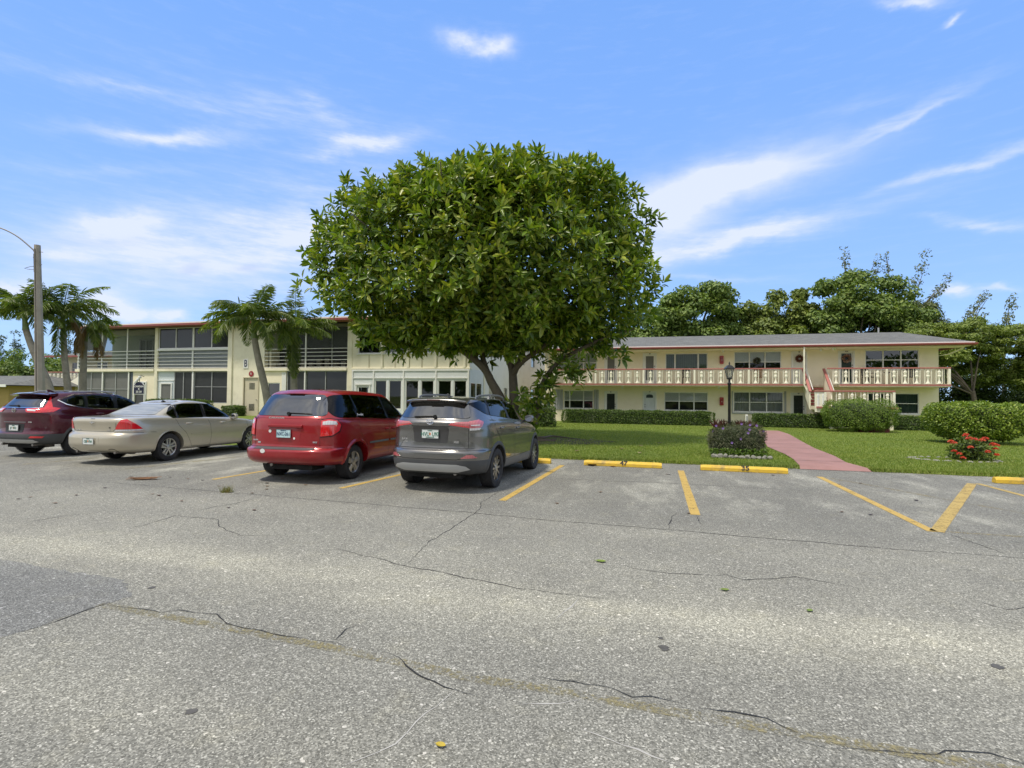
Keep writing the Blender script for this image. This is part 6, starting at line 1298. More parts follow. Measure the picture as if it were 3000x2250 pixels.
# the wing behind, closing the corner between both buildings: roof overhang seen over the white wall
# ---------------------------------------- far left: second balcony building and low utility building
def far_building():
    P0 = Vector((-42.5, 48.5, 0)); root = thing('apartment_building', 'distant cream building with white balcony balusters and red-railed stair, far left behind palms', 'apartment building', P0, -TH)
    g = MB(); holed(g, 0, 12, 0, 5.0, 1.4, .15, [(3.9, 5.2, 3.3, 4.5), (.8, 2.2, 3.3, 4.5), (6.4, 7.8, 3.3, 4.5)]); g.quad((0, 1.4, 0), (0, 1.4, 5), (0, 9, 5), (0, 9, 0)); g.build('wall', CREAM, root, fix=False)
    for a in (3.9, .8, 6.4): window(root, a, a+1.3, 3.3, 4.5, 1.4, [.5], .5, back='none', gm=BGLASSR)
    g = MB(); g.add([(-.8, -.2, 5.0), (13, -.2, 5.0), (13, 10, 5.0), (-.8, 10, 5.0), (3, 5, 6.0), (9, 5, 6.0)], [(0, 1, 5, 4), (1, 2, 5), (2, 3, 4, 5), (3, 0, 4), (3, 2, 1, 0)]); g.build('roof', SHING, root)
    g = MB(); g.box(-.8, 13, -.3, -.2, 4.85, 5.0); g.build('gutter', REDDK, root)
    g = MB(); g.box(.0, 12, 0, 1.39, 2.40, 2.55); g.build('balcony_floor', CREAM2, root)
    r, pr = railing(root, 'balcony_railing', -.2, 5.3, 2.55, 3.55, .02, [.15+.5*i for i in range(10)], [-.1, 2.6, 5.2])
    g = MB(); g.bar((5.2, -.3, 3.2), (2.6, -1.6, 1.9), .13, .07); g.bar((5.2, -.3, 2.4), (2.6, -1.6, 1.1), .13, .07); g.build('stair_rail', PINK, root)
    g = MB(); g.prism([(5.2, 1.4), (5.2, 3.15), (2.6, 1.85), (2.6, .1)], -1.0, -.95, 'y'); g.box(-.2, 2.6, -1.0, -.95, .1, 1.7); g.build('stair_side_panel', OFFW, root)
    g = MB(); g.box(-.2, 2.7, -1.05, -.9, 1.7, 1.78); g.build('landing_rail', PINK, root)
far_building()
def low_building():
    P0 = Vector((-52, 45, 0)); root = thing('utility_building', 'low ochre single-storey building with grey roof at the far left edge', 'building', P0, -TH)
    OC = pm('ochre_stucco', (.42, .30, .11), .88, var=.06, vs=.6, bump=.3, bs=45)
    g = MB(); holed(g, -8, 12.9, 0, 2.15, 0, .15, [(6.9, 7.7, 1.2, 1.7)]); g.quad((12.9, 0, 0), (12.9, 8, 0), (12.9, 8, 2.15), (12.9, 0, 2.15)); g.build('wall', OC, root, fix=False)
    window(root, 6.9, 7.7, 1.2, 1.7, 0, [], 0, back='none')
    g = MB(); g.add([(-9, -.6, 2.2), (13.6, -.6, 2.2), (13.6, 8.6, 2.2), (-9, 8.6, 2.2), (-9, 4, 3.1), (11, 4, 3.1)], [(0, 1, 5, 4), (1, 2, 5), (2, 3, 4, 5), (3, 0, 4), (3, 2, 1, 0)]); g.build('roof', SHING, root)
    g = MB(); g.box(-9, 13.6, -.64, -.605, 2.05, 2.25); g.build('fascia', WHITE, root)
    g = MB()
    for i in range(3):
        for j in range(3): g.box(9.3+i*.42, 9.3+i*.42+.36, -.02, -.002, 1.15+j*.24, 1.15+j*.24+.2)
    g.build('breeze_block', LCREAM, root)
low_building()
# ------------------------------------------------------------------ vegetation
def unit(a): return a/np.maximum(np.linalg.norm(a, axis=-1, keepdims=True), 1e-9)
def rdir(n):
    v = RNG.normal(size=(n, 3)); return unit(v)
def leaves(name, P, A, N, L, Wd, mat, parent=None, fold=.25, bend=0.0):
    """folded six-point leaves: P base, A direction, N normal"""
    A = unit(A); S = unit(np.cross(A, N)); N = np.cross(S, A); L = np.broadcast_to(L, (len(P),))[:, None]; Wd = np.broadcast_to(Wd, (len(P),))[:, None]
    b = P; t = P+A*L-N*L*bend
    l1 = P+A*L*.30+S*Wd*.46+N*Wd*fold; l2 = P+A*L*.68+S*Wd*.40+N*(Wd*fold-L*bend*.4); r1 = P+A*L*.30-S*Wd*.46+N*Wd*fold; r2 = P+A*L*.68-S*Wd*.40+N*(Wd*fold-L*bend*.4)
    V = np.stack([b, l1, l2, t, r2, r1], 1).reshape(-1, 3); i = np.arange(len(P))[:, None]*6
    F = np.concatenate([i+np.array([[0, 1, 2, 3]]), i+np.array([[0, 3, 4, 5]])], 0)
    return npmesh(name, V, F, mat, parent)
BARK = pm('grey_bark', (.15, .125, .095), .9, var=.25, vs=3, bump=.9, bs=14, dirt=(.09, .075, .055), dirt_amt=.6, dirt_s=3)
BARKD = pm('brown_bark', (.13, .105, .08), .9, var=.25, vs=3, bump=.8, bs=14)
def limb(g, pts, r0, r1, n=10):
    P = [Vector(p) for p in pts]; Q = []
    for i in range(len(P)-1):
        p0 = P[max(i-1, 0)]; p1 = P[i]; p2 = P[i+1]; p3 = P[min(i+2, len(P)-1)]
        for k in range(5):
            t = k/5; Q.append(.5*((2*p1)+(p2-p0)*t+(2*p0-5*p1+4*p2-p3)*t*t+(3*p1-p0-3*p2+p3)*t**3))
    Q.append(P[-1]); m = len(Q)
    g.tube(Q, [r0+(r1-r0)*(i/(m-1))**.8 for i in range(m)], n)
# ---- the big rubber tree in the middle
def big_tree():
    BX, BY = .05, 19.8; gz = .12
    root = thing('rubber_tree', 'big round-crowned rubber tree with glossy leaves and forked trunk in the middle', 'tree', (BX, BY, gz))
    out = [(-7.83, 6.84), (-7.78, 5.48), (-7.35, 4.81), (-6.84, 4.19), (-6.0, 3.68), (-4.8, 3.36), (-3.29, 3.13), (-2.1, 3.02), (-0.75, 3.15), (0.73, 3.1), (2.44, 3.55), (3.67, 3.69), (4.43, 3.14), (5.21, 4.32), (5.51, 5.43), (5.59, 6.13), (5.44, 7.04), (5.27, 7.89), (4.75, 8.87), (4.14, 9.58), (3.44, 10.08), (2.65, 10.36), (1.82, 10.48), (0.66, 10.61), (-0.79, 10.73), (-1.82, 10.53), (-2.73, 10.49), (-3.61, 10.13), (-4.35, 9.81), (-5.27, 9.43), (-5.89, 9.3), (-6.5, 9.73), (-6.94, 9.23), (-7.38, 8.75), (-7.65, 7.79)]
    C = np.array([-1.15, 6.75]); O = np.array(out)-C; O[(O[:, 1] > 3.3) & (np.abs(O[:, 0]-.5) < 1.2), 1] -= .22;  ph = np.arctan2(O[:, 1], O[:, 0]); rr = np.hypot(O[:, 0], O[:, 1])*.905; o = np.argsort(ph); ph = ph[o]; rr = rr[o]
    def Rf(a): return np.interp(a, np.r_[ph-2*PI, ph, ph+2*PI], np.r_[rr, rr, rr])
    YC, DY = 19.9, 3.9
    def surf(n, front=.74, lo=.86, hi=1.0):
        d = rdir(n); fl = RNG.random(n) < front; d[:, 1] = np.where(fl, -np.abs(d[:, 1]), np.abs(d[:, 1])); a = np.arctan2(d[:, 2], d[:, 0]); q = np.hypot(d[:, 0], d[:, 2]); p = 2.6
        r = (q**p+np.abs(d[:, 1])**p)**(-1/p)
        lump = .985+.045*np.sin(a*7+d[:, 1]*5)+.05*np.sin(a*15+d[:, 1]*13+1)+.05*np.sin(d[:, 1]*19+a*3)+.03*np.sin(a*27+d[:, 2]*9)
        f = RNG.uniform(lo, hi, n)*lump*r; R_ = Rf(a)
        P = np.stack([C[0]+R_*f*d[:, 0], YC+DY*f*d[:, 1], C[1]+R_*f*d[:, 2]], 1); nn = unit(np.stack([d[:, 0]/R_*5, d[:, 1], d[:, 2]/R_*5], 1)); return P, nn
    P1, n1 = surf(3300, .78, .87, 1.01); P2, n2 = surf(2500, .72, .68, .88); P3, n3 = surf(600, .6, .35, .72)
    P = np.vstack([P1, P2, P3]); nn = np.vstack([n1, n2, n3]); P[:, 0] += .2; P[:, 2] -= .10
    # low tuft on the right and around the fork
    m = 95; T = np.vstack([RNG.normal((.75, 19.2, 1.25), (.36, .35, .33), (32, 3)), RNG.normal((2.1, 18.8, 2.7), (.38, .3, .28), (30, 3)), RNG.normal((1.15, 19.2, 2.15), (.22, .3, .38), (16, 3))])
    P = np.vstack([P, T]); nn = np.vstack([nn, unit(T-np.array([1.0, 19.6, 1.8]))]); 
    keep = ~((P[:, 2] < 3.6+.12*np.abs(P[:, 0]+1)) & (np.abs(P[:, 0]-.2) < 2.2) & (P[:, 2] > 3.05) & (P[:, 1] < 18) & (RNG.random(len(P)) < .15))
    P, nn = P[keep], nn[keep]; n = len(P); tf = RNG.random(n) < .02; P = P+nn*np.where(tf, RNG.uniform(.1, .3, n), 0)[:, None]
    ax = unit(nn*.75+np.array([0, 0, .55])+RNG.normal(0, .28, (n, 3)))
    k = 10; Pk = np.repeat(P, k, 0); ak = np.repeat(ax, k, 0); e1 = unit(np.cross(ak, np.array([.3, .2, .9]))); e2 = np.cross(ak, e1)
    th = np.tile(np.arange(k)*2.399, n)+np.repeat(RNG.uniform(0, 6.28, n), k); tilt = np.tile(np.linspace(.35, 1.65, k), n)+RNG.normal(0, .16, n*k)
    d = ak*np.cos(tilt)[:, None]+(e1*np.cos(th)[:, None]+e2*np.sin(th)[:, None])*np.sin(tilt)[:, None]; d[:, 2] -= .28*np.tile(np.linspace(.2, 1, k), n); d = unit(d)
    L = RNG.uniform(.24, .385, n*k)*np.repeat(RNG.uniform(.72, 1.15, n), k); N = unit(ak+np.cross(d, rdir(n*k))*.5)
    Pk = Pk-ak*(np.tile(np.linspace(0, .16, k), n))[:, None]+d*.025
    loc = np.array([BX, BY, gz])
    LM = leafmat('rubber_leaves', [(.04, .085, .011), (.08, .15, .016), (.14, .23, .022), (.23, .32, .034), (.10, .175, .018), (.33, .36, .06), (.15, .22, .024)], .36, .25)
    kp = RNG.random(n*k) < np.repeat(RNG.uniform(.66, 1.0, n), k); leaves('crown', (Pk-loc)[kp], d[kp], N[kp], L[kp], (L*RNG.uniform(.32, .44, n*k))[kp], LM, root, .22, .14)
    tr = MB()
    def lp(l, dy=()):
        out_ = []
        for i, (x, z) in enumerate(l): out_.append((x-BX, (dy[i] if i < len(dy) else 0), z-gz))
        return out_
    limb(tr, [(-.10, .0, -.15), (-.22, -.05, .7)]+lp([(-.42, 1.56), (-.76, 2.18), (-1.05, 2.70), (-1.77, 3.30), (-2.75, 3.95), (-3.9, 4.8)], [-.1, -.2, -.3, -.5, -.7, -.9]), .25, .07, 14)
    limb(tr, lp([(-.85, 2.35), (-1.12, 3.19), (-1.35, 4.5), (-1.9, 6.5)], [-.25, -.1, .3, .5]), .13, .05)
    limb(tr, [(.10, .1, -.15), (.06, .1, .7)]+lp([(.05, 2.1), (-.02, 2.75), (-.3, 3.4), (-.92, 5.0), (-1.57, 7.2)], [.1, .1, .2, .5, .8]), .24, .06, 14)
    limb(tr, lp([(0.02, 2.5), (.28, 3.05), (.74, 4.23), (1.74, 7.0)], [.1, 0, -.3, -.8]), .16, .05)
    limb(tr, lp([(0.02, 2.55), (.42, 3.0), (1.25, 3.6), (2.6, 4.9), (3.8, 6.2)], [.0, -.3, -.6, -.9, -1]), .13, .04)
    limb(tr, [(.6, -.2, -.12), (.80, -.3, .6)]+lp([(1.0, 1.5), (1.14, 2.2), (1.70, 2.95), (2.52, 3.42), (3.28, 3.78), (4.3, 4.1)], [-.4, -.5, -.6, -.8, -1, -1.2]), .13, .05, 12)
    for i in range(26):
        a = RNG.uniform(0, 2*PI); s = RNG.uniform(.35, .8); e = (C[0]+Rf(a)*s*math.cos(a)-BX, RNG.uniform(-3, 2.5), C[1]+Rf(a)*s*math.sin(a)-gz); st = random.choice([(-1.0, -.3, 3.4), (-.3, .3, 3.6), (.7, -.3, 4.0), (1.3, -.7, 3.7), (-1.9, -.5, 3.5)])
        mid = [(st[j]+e[j])/2+RNG.uniform(-.4, .4) for j in range(3)]; limb(tr, [st, mid, e], .07, .018, 6)
    tr.build('trunk', BARK, root, smooth=True)
    g = MB()
    for i in range(16):
        a = RNG.uniform(-2.9, .3); L_ = RNG.uniform(.9, 2.6); p = [(math.cos(a)*.2+.1, math.sin(a)*.2, .12)]
        for j in range(1, 6): t = j/5; b = a+.35*math.sin(j*1.7+i); p.append((math.cos(b)*L_*t+.1, math.sin(b)*L_*t, .07*(1-t)+.02*math.sin(j*2+i)))
        limb(g, p, RNG.uniform(.05, .09), .015, 7)
    g.build('root', BARKD, root, smooth=True)
    return root
big_tree()
# mulch patch round the roots
g = MB(); k = 40; rr_ = random.Random(5); cu, cv = UV((1.1, 19.2))
g.add([(cu+math.cos(2*PI*i/k)*2.6*rr_.uniform(.75, 1.1), cv+math.sin(2*PI*i/k)*1.7*rr_.uniform(.7, 1.1), lawn_z(cu, cv)+.012) for i in range(k)], [tuple(range(k))])
mu = g.build('bare_soil', soil, lawn, fix=False)

# ---- palms
PTR = pm('palm_trunk', (.27, .245, .205), .9, var=.2, vs=4, bump=.8, bs=16, dirt=(.13, .11, .09), dirt_amt=.6, dirt_s=5)
PSH = pm('palm_crownshaft', (.16, .22, .07), .5, var=.15, vs=4); RACH = pm('palm_stalk', (.17, .22, .06), .5, var=.15)
PL = leafmat('palm_leaflets', [(.06, .11, .025), (.10, .16, .034), (.15, .21, .045), (.22, .27, .07), (.11, .17, .035)], .32, .3)
DRY = leafmat('dry_palm_leaflets', [(.20, .13, .06), (.28, .20, .10), (.15, .10, .05)], .8, .1)
def palm(label, pts, r0, fr, flen, seed, shaft=.9, dry=0, extra=None):
    r = np.random.default_rng(seed); b = Vector(pts[0]); root = thing('palm_tree', label, 'palm tree', b, group='feather palms in front of the left building')
    g = MB(); P = [Vector(p)-b for p in pts]; limb(g, P[:-1], r0*1.25, r0*.85, 12); g.build('trunk', PTR, root, smooth=True)
    top = P[-1]; g = MB(); limb(g, [P[-2], (P[-2]+top)/2, top], r0*.98, r0*.45, 10); g.build('crownshaft', PSH, root, smooth=True)
    for i in range(fr+dry):
        isdry = i >= fr; az = i*2.399+r.uniform(-.3, .3) if extra is None or i >= len(extra) else extra[i][0]
        u = i/fr; el = (1.45-1.35*u+r.uniform(-.15, .15)) if not isdry else -.6
        if extra is not None and i < len(extra): el = extra[i][1]
        L = flen*r.uniform(.85, 1.08); bend = r.uniform(1.15, 1.75)*(1.1 if el < 1.0 else .75); n = 22; p = np.array(top, float); pr = [p.copy()]; D = []
        for j in range(n):
            s = (j+.5)/n; e = max(-1.5, el-bend*s**1.25); d = np.array([math.cos(az)*math.cos(e), math.sin(az)*math.cos(e), math.sin(e)]); D.append(d); p = p+d*L/n; pr.append(p.copy())
        g = MB(); g.tube(pr, [.022*(1-.8*k/n)+.004 for k in range(n+1)], 5); fo = g.build('frond', RACH if not isdry else PTR, root, smooth=True)
        m = 62; s = np.linspace(.14, .995, m); idx = np.clip((s*n).astype(int), 0, n-1); fr_ = s*n-idx; Pp = np.array(pr); base = Pp[idx]*(1-fr_)[:, None]+Pp[idx+1]*fr_[:, None]; T = np.array(D)[idx]
        side = unit(np.cross(T, np.array([0, 0, 1.0])+1e-6)); up = np.cross(side, T); ll = flen*.25*np.sin(PI*np.clip(s*.86+.14, 0, 1))**.6; PP, AA, NN, LL = [], [], [], []
        for sg in (-1, 1):
            for v in (.05,):
                k = m; a = side*sg*(.75+r.uniform(-.1, .1, (k, 1)))+T*(.55+r.uniform(-.15, .15, (k, 1)))+up*(v+r.normal(0, .28, (k, 1)))+np.array([0, 0, -.42 if not isdry else -1.2]); PP.append(base); AA.append(a); NN.append(up+side*sg*.3+r.normal(0, .2, (k, 3))); LL.append(ll*r.uniform(.8, 1.1, k))
        leaves('leaflets', np.vstack(PP), np.vstack(AA), np.vstack(NN), np.concatenate(LL), .027, PL if not isdry else DRY, fo, .2, .22)
    return root
def lz(x, y): u, v = UV((x, y)); return lawn_z(u, v)
palm('leaning palm at the far left, half hidden behind the concrete pole', [(-21.4, 25, lz(-21.4, 25)), (-21.9, 25, 2.0), (-22.66, 25, 3.6), (-23.05, 25, 4.6), (-23.18, 25, 5.45)], .15, 15, 2.35, 11, extra=[(.3, .55), (2.9, .5), (3.1, 1.0), (0, 1.0)])
palm('dark-trunked palm with a long hanging frond, between pole and thin palm', [(-21.6, 26, lz(-21.6, 26)), (-21.8, 26, 1.7), (-22.01, 26, 3.2), (-22.12, 26, 4.5), (-22.15, 26, 5.6)], .14, 16, 2.5, 12, dry=1, extra=[(-.15, .75), (-1.3, -.9)])
palm('slim palm with broken brownish top, in front of the leftmost porch', [(-21.95, 27, lz(-21.95, 27)), (-21.9, 27, 1.8), (-21.9, 27, 3.3), (-21.88, 27, 4.3), (-21.74, 27, 5.1)], .15, 7, 1.9, 13, dry=5, extra=[(-.1, .2), (-.5, -.2), (3.0, .3)])
palm('tall curved palm beside the letter B, behind gold sedan and minivan', [(-11.3, 25, lz(-11.3, 25)), (-11.45, 25, .9), (-11.69, 25, 2.07), (-12.01, 25, 3.3), (-12.22, 25, 4.3), (-12.3, 25, 5.15)], .16, 19, 2.65, 14, extra=[(1.4, 1.45), (2.9, .85), (.3, .95), (3.3, .35), (.0, .2)])
palm('palm hidden by its own drooping fronds, right beside the taller curved palm', [(-10.5, 25.6, lz(-10.5, 25.6)), (-10.55, 25.6, 2.0), (-10.59, 25.6, 3.2), (-10.6, 25.6, 4.0), (-10.55, 25.6, 4.75)], .15, 15, 2.3, 15, extra=[(-1.2, 1.5), (.05, .8), (-1.6, -1.0), (-1.2, -1.15), (3.2, .4)])

# ---- trees in the background
def bgtree(name, label, base, clumps, cols, leaf, per, trunk_r, lean=(0, 0), cat='tree', group=None, rough=.55, sz=1.0, flat=1.0, nl=14, seed=0, bark=None, asp=.55):
    r = np.random.default_rng(seed+100); b = np.array(base, float); root = thing(name, label, cat, base, group=group)
    PP, NN = [], []; ends = []
    for (x, y, z, rx, rz) in clumps:
        c = np.array([x, y, z])-b; m = max(3, int(per*rx*rz/2.0)); sub = max(4, int(rx*rz*3.2/flat**2)); sc_ = unit(r.normal(size=(sub, 3)))*r.uniform(.55, 1.0, (sub, 1))**.6*np.array([rx, rx*.9, rz]); sc_ += c; ends += list(sc_[::max(1, sub//4)])
        sr = .34*min(rx, rz)+.25; q = r.integers(0, sub, m*4); d = unit(r.normal(size=(m*4, 3))); PP.append(sc_[q]+d*sr*r.uniform(.5, 1.05, (m*4, 1))*np.array([1.15, 1.15, .75*flat])); NN.append(d)
    P = np.vstack(PP); N = unit(np.vstack(NN)+np.array([0, 0, .5])+r.normal(0, .5, P.shape)); A = unit(np.cross(N, r.normal(size=P.shape))); L = leaf*r.uniform(.7, 1.3, len(P))
    leaves('crown', P, A, N, L, L*asp, leafmat(label[:18], cols, rough, .2), root, .15, .1)
    g = MB(); zt = min(c[2]-c[4] for c in clumps)-b[2]; zt = max(zt, .8); top = np.array([lean[0], lean[1], zt]); limb(g, [(0, 0, -.2), tuple(top*.5+r.uniform(-.1, .1, 3)), tuple(top)], trunk_r, trunk_r*.7, 8)
    idx = r.permutation(len(ends))[:nl]
    for i in idx:
        e = ends[i]; mid = top*.45+e*.55+r.uniform(-.3, .3, 3); limb(g, [tuple(top*.9), tuple(mid), tuple(e)], trunk_r*.42, trunk_r*.08, 5)
    g.build('trunk', bark or BARKD, root, smooth=True); return root
GR1 = [(.065, .115, .022), (.10, .17, .03), (.15, .22, .04), (.20, .265, .055)]; GR2 = [(.075, .12, .02), (.12, .17, .03), (.165, .215, .042), (.21, .255, .06)]; GR3 = [(.03, .06, .018), (.05, .09, .022), (.07, .115, .028)]
GRP = 'trees behind the right building'
bgtree('broadleaf_tree', 'bushy green tree behind the roof, just right of the rubber tree', (16.5, 50, 0), [(13.6, 50, 8.0, 2.4, 2.2), (16.2, 50, 9.4, 2.2, 2.3), (19.0, 50, 10.2, 2.3, 2.2), (21.0, 51, 8.6, 2.2, 1.8), (17.5, 51, 7.2, 3.4, 1.8), (14.8, 50, 9.8, 1.5, 1.4), (12.5, 51, 6.6, 3, 1.6), (21.5, 51, 7.0, 2.6, 1.6)], GR1, .34, 470, .3, seed=1, group=GRP)
bgtree('broadleaf_tree', 'yellower tree with loose sprigs above the roof, over the lamp post', (25.0, 50, 0), [(23.5, 50, 9.2, 1.9, 1.7), (26.3, 50, 10.4, 1.9, 1.7), (24.5, 50, 7.6, 3.0, 1.7), (27.4, 50, 8.3, 1.9, 1.8), (22.3, 50, 9.4, 1.2, 1.1), (27.3, 50, 10.6, 1.2, 1.2), (26.5, 51, 6.9, 3, 1.5)], GR2, .34, 420, .25, seed=2, group=GRP)
bgtree('broadleaf_tree', 'tallest dense round tree above the roof, with dark lower trunks showing', (31.5, 48, 0), [(28.7, 48, 10.2, 1.8, 2.1), (31.6, 48, 11.0, 2.4, 2.3), (34.4, 48, 10.2, 2.2, 2.2), (31.8, 48, 8.6, 3.3, 1.9), (28.6, 48, 8.0, 1.8, 1.6), (35.4, 48, 8.6, 2.0, 1.9), (29.5, 49, 6.6, 3, 1.5), (34, 49, 6.6, 3, 1.5)], GR1, .30, 560, .35, seed=3, group=GRP, nl=22)
bgtree('broadleaf_tree', 'soft olive tree behind the right end of the roof ridge', (37.5, 49, 0), [(37.0, 49, 8.6, 2.4, 2.2), (39.3, 49, 7.2, 2.0, 1.6), (35.8, 49, 7.0, 2.0, 1.7), (37.6, 49, 10.2, 1.3, 1.1)], [(.06, .085, .03), (.085, .115, .035), (.11, .14, .045)], .24, 420, .25, seed=4, group=GRP)
def sprig(x, y, z0, z1, lean, w): return [(x+lean*(k/7), y, z0+(z1-z0)*k/7, w*(1-.08*k), .55) for k in range(8)]
SPG = [(.10, .13, .07), (.14, .17, .10), (.18, .20, .12)]
bgtree('wispy_tree', 'tall wispy grey-green tree with open feathery branches against the sky', (38.2, 52, 0), sprig(38.2, 52, 9.5, 16.0, 2.6, .65)+sprig(37.2, 52, 9.5, 15.8, -.3, .45)+sprig(39.8, 52, 9.5, 13.8, 3.2, .5)+sprig(38.5, 52, 8.5, 11.5, 2.2, .6), SPG, .22, 150, .22, seed=5, group=GRP, nl=26, bark=BARK)
bgtree('wispy_tree', 'small wispy sprigs rising from the middle of the tallest round tree', (33.6, 52, 0), sprig(33.4, 52, 11.5, 16.3, -.6, .5)+sprig(35.2, 52, 11.5, 15.6, .9, .4), SPG, .22, 140, .18, seed=6, group=GRP, nl=14, bark=BARK)
bgtree('wispy_tree', 'low wispy tree leaning to the right over the feathery green tree', (42, 50, 0), sprig(42, 50, 8, 11.8, 3.0, .55)+sprig(41.5, 50, 7, 9.6, 3.0, .6), SPG, .22, 150, .18, seed=7, group=GRP, nl=14, bark=BARK)
bgtree('wispy_tree', 'wispy sprigs at the right edge of the picture above the feathery tree', (46.5, 50, 0), sprig(46.3, 50, 7.5, 11.4, 1.2, .55)+sprig(48.0, 50, 7.5, 10.2, 2.4, .5), SPG, .22, 150, .18, seed=8, group=GRP, nl=14, bark=BARK)
FE = [(.08, .125, .02), (.125, .18, .028), (.17, .23, .04), (.22, .27, .055)]
bgtree('feathery_tree', 'wide umbrella-crowned feathery tree with bare forked trunk at the right', (33.1, 38, .05), [(29.2, 38, 5.8, 2.3, .9), (31.8, 39, 6.4, 2.6, 1.0), (34.4, 39, 6.7, 2.8, 1.0), (37.2, 39, 6.4, 2.8, 1.0), (39.8, 38, 5.9, 2.8, 1.0), (30.4, 38, 5.0, 1.9, .8), (33.5, 40, 5.4, 2.6, .8), (36.6, 40, 5.2, 2.8, .9), (39.5, 38, 4.6, 2.4, .9), (30.8, 38.5, 4.0, 1.5, .7), (38.5, 38, 3.4, 2.4, 1.0), (34.5, 41, 4.4, 2.8, .8), (41, 39, 4.8, 2.4, 1.2), (36.5, 41, 3.6, 2.4, .8)], FE, .17, 1500, .2, seed=9, flat=.55, nl=9, bark=BARKD, group='trees beyond the right end of the building')
DK = [(.035, .065, .016), (.055, .10, .022), (.085, .14, .03)]
for i, (x, y, z, rx, rz, lb) in enumerate([(31.0, 44, 2.2, 2.9, 2.5, 'dark shrub mass right beside the end wall of the building'), (36, 45, 2.6, 3.4, 2.9, 'dark undergrowth behind the forked feathery trunk'), (41.5, 44, 2.8, 3.4, 3.0, 'dark undergrowth at the right edge behind the big clipped bush'), (48, 46, 2.4, 4.0, 2.8, 'shaded thicket outside the right edge, beyond the undergrowth')]):
    bgtree('shrub', lb, (x, y, 0), [(x-rx*.5, y, z*.9, rx*.7, rz*.8), (x+rx*.5, y, z, rx*.7, rz*.9), (x, y, z*.6, rx, rz*.6)], DK, .24, 330, .1, seed=20+i, cat='shrub', group='undergrowth beyond the right end of the building')
bgtree('shrub', 'light green bush at the right edge above the clipped bush', (41.3, 36.5, 0), [(41.5, 36.5, 3.2, 1.3, .7), (42.6, 36.5, 1.2, 1.2, 1.0)], FE, .2, 500, .08, seed=25, cat='shrub')
GL = 'trees at the far left'
def conifer(label, x, y, h, w, seed): bgtree('casuarina_tree', label, (x, y, 0), [(x, y, h*(.25+.72*k/8), w*(1-.85*k/8)+.15, .7) for k in range(9)], [(.05, .08, .05), (.075, .11, .07), (.10, .13, .09)], .20, 170, .2, seed=seed, group=GL, nl=10)
conifer('slender pale casuarina at the far left, left of the concrete pole', -56.5, 60, 8.2, 1.0, 31); conifer('slender casuarina just right of the concrete pole', -50.6, 60, 8.0, .9, 32); conifer('short casuarina between pole and second palm', -48.3, 60, 7.8, .9, 33); conifer('pale casuarina at the very left edge', -60, 62, 8.4, 1.2, 34)
bgtree('broadleaf_tree', 'round green tree at far left above the low ochre building', (-54, 55, 0), [(-55.5, 55, 4.2, 3.0, 2.0), (-51.5, 55, 4.5, 2.5, 1.9), (-48.5, 55, 3.6, 2.4, 1.9)], GR1, .3, 330, .25, seed=35, group=GL)
bgtree('feathery_tree', 'bright feathery tree reaching over the roof of the low ochre building', (-54, 51.5, 0), [(-56, 51.5, 3.4, 2.6, .8), (-51.5, 51.5, 3.2, 2.6, .7), (-48.5, 51.5, 2.9, 1.6, .6), (-60, 51.5, 4.0, 2.6, 1.0)], FE, .18, 800, .2, seed=36, flat=.6, group=GL)
bgtree('broadleaf_tree', 'dark broad tree at the very left edge above the maroon suv', (-60, 55, 0), [(-60.5, 55, 5.0, 2.4, 2.2), (-64, 55, 5.0, 3, 2.5)], GR3, .3, 330, .3, seed=37, group=GL)
# trees across the road behind the viewer: seen only in reflections
n = 26000; q = RNG.integers(0, 60, n); cx = RNG.uniform(-55, 55, 60); cz = RNG.uniform(2.0, 6.5, 60); d = rdir(n)
P = np.stack([cx[q]+d[:, 0]*3.6, -34+d[:, 1]*3+RNG.uniform(-2, 2, n), cz[q]+d[:, 2]*2.2], 1); A = rdir(n)
t_ = leaves('tree_line', P, A, rdir(n), .7, .45, leafmat('tree_line_leaves', GR1, .6, .1)); tag(t_, 'line of trees across the road behind the viewer', kind='stuff')

